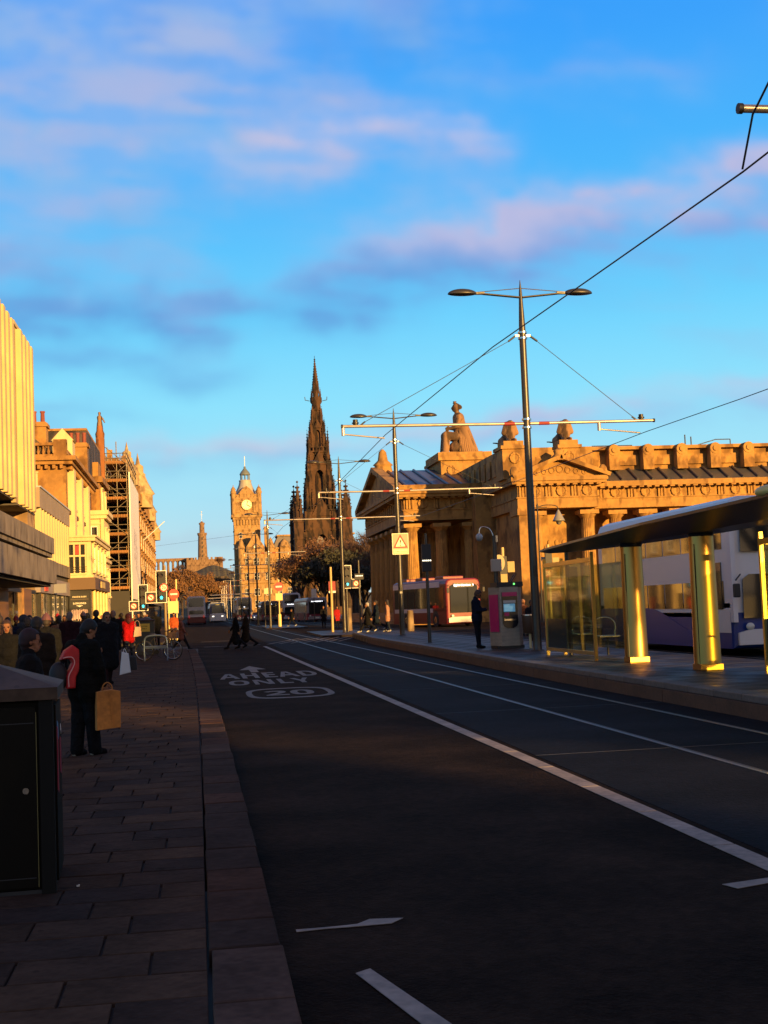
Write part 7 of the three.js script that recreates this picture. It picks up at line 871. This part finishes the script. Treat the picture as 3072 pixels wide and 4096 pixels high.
{ const wb = thing('carrier_bag', 'white carrier bag hanging beside the woman with the scarf', 'bag', [-1.72, 0.35, -31.3]); mesh('bag_body', [ext([[-0.1, 0], [0.12, 0.05], [0.08, 0.46], [-0.04, 0.5]], 0.06, 0.02)], M(0.6, 0.56, 0.52, 0.6), wb); mesh('handle', [tube([[-0.02, 0.48, 0.03], [0, 0.6, 0.03], [0.06, 0.48, 0.03]], 0.008, 5, 10)], M(0.6, 0.56, 0.52, 0.6), wb); const bb = thing('carrier_bag', 'black bag beside the white carrier bag', 'bag', [-1.58, 0.45, -31.6]); mesh('bag_body', [ext([[-0.12, 0], [0.12, 0], [0.1, 0.28], [-0.1, 0.3]], 0.1, 0.02)], M(...BLK, 0.7), bb); mesh('handle', [tube([[-0.08, 0.28, 0.05], [0, 0.42, 0.05], [0.08, 0.27, 0.05]], 0.01, 5, 10)], M(...BLK, 0.7), bb);
  const bp = thing('backpack', 'dusty pink backpack worn by the leftmost person in brown', 'backpack', [-3.92, 1.02, -26.78]); mesh('pack', [chamfer(0.28, 0.42, 0.16, 0.05)], M(0.14, 0.055, 0.05, 0.8, { map: T.cloth }), bp); mesh('pocket', [chamfer(0.2, 0.18, 0.06, 0.02).translate(0, 0.05, 0.1)], M(0.12, 0.045, 0.04, 0.8, { map: T.cloth }), bp); }
const W = { cell: 0.025 };
person('woman in pinkish brown coat with grey hair stepping off the kerb', -0.75, -62.3, PI / 2, { h: 1.68, y: 0.005, coat: [0.3, 0.11, 0.075], hair: [0.3, 0.26, 0.22], legs: [0.014, 0.014, 0.018], walk: 0.42, skirt: 0.25, bulk: 1.15, arms: [{ s: 0.3 }, { s: -0.2, b: 0.5 }], ...W });
person('person in black crossing the road, sandy hair, nearer of the pair', 1.72, -60.2, -PI / 2, { h: 1.74, y: 0.005, hair: [0.2, 0.09, 0.03], walk: 0.45, skirt: 0.5, bulk: 1.1, ...W });
person('person in dark brown coat crossing the road, right of the pair', 2.2, -60.6, -PI / 2, { h: 1.78, y: 0.005, coat: [0.03, 0.018, 0.01], walk: -0.45, skirt: 0.45, bulk: 1.15, ...W });
person('man in navy jacket using the ticket machine', 8.42, -38.9, 1.2, { h: 1.78, y: 0.3, coat: [0.012, 0.016, 0.035], legs: [0.012, 0.014, 0.022], skin: [0.3, 0.12, 0.06], hair: [0.12, 0.06, 0.04], nod: 0.4, bulk: 1.2, skirt: 0.08, arms: [{ s: 0.3, b: 1.3 }, { s: 0.3, b: 1.4 }], cell: 0.018 });
person('white haired person in black walking on the platform tip', 9.2, -70.6, -PI / 2, { h: 1.72, y: 0.3, hair: [0.4, 0.38, 0.36], walk: 0.5, skirt: 0.3, bulk: 1.2, shoe: [0.6, 0.58, 0.55], ...W });
person('person in black and blue walking beside the white haired one', 9.75, -71.2, -PI / 2, { h: 1.8, y: 0.3, coat: [0.012, 0.02, 0.035], walk: -0.5, bulk: 1.15, shoe: [0.6, 0.58, 0.55], ...W });
person('woman in pale pink jacket with crossbody bag beside the second pole', 10.15, -69.6, -PI * 0.6, { h: 1.72, y: 0.3, coat: [0.5, 0.26, 0.17], style: 'long', hair: [0.02, 0.012, 0.01], legs: [0.02, 0.028, 0.045], shoe: [0.6, 0.56, 0.5], walk: 0.12, ...W });
person('man in sunlit brown jacket and pale trousers right of the ticket machine', 15.5, -61, 0.4, { h: 1.78, y: 0.005, coat: [0.16, 0.06, 0.03], collar: [0.4, 0.2, 0.15], legs: [0.4, 0.36, 0.25], hair: [0.4, 0.2, 0.12], walk: 0.3, ...W });
person('person in red jacket waiting by the far crossing', 11.1, -104, 0.3, { coat: [0.4, 0.02, 0.02], cell: 0.03 }); person('person in black waiting by the far crossing', 10.2, -106, 0.1, { cell: 0.03, h: 1.78 }); person('person in dark coat walking on the far refuge island', 8.9, -124, -1.2, { cell: 0.03, walk: 0.4, shoe: [0.5, 0.5, 0.48] }); person('person in grey jacket standing near the red bus', 12.4, -96, 0.5, { cell: 0.03, coat: [0.12, 0.12, 0.12] }); person('person standing behind the shelter glass', 12.0, -46, 0.2, { cell: 0.025, coat: [0.02, 0.02, 0.025], y: 0.005 });

renderer.render(scene, camera);
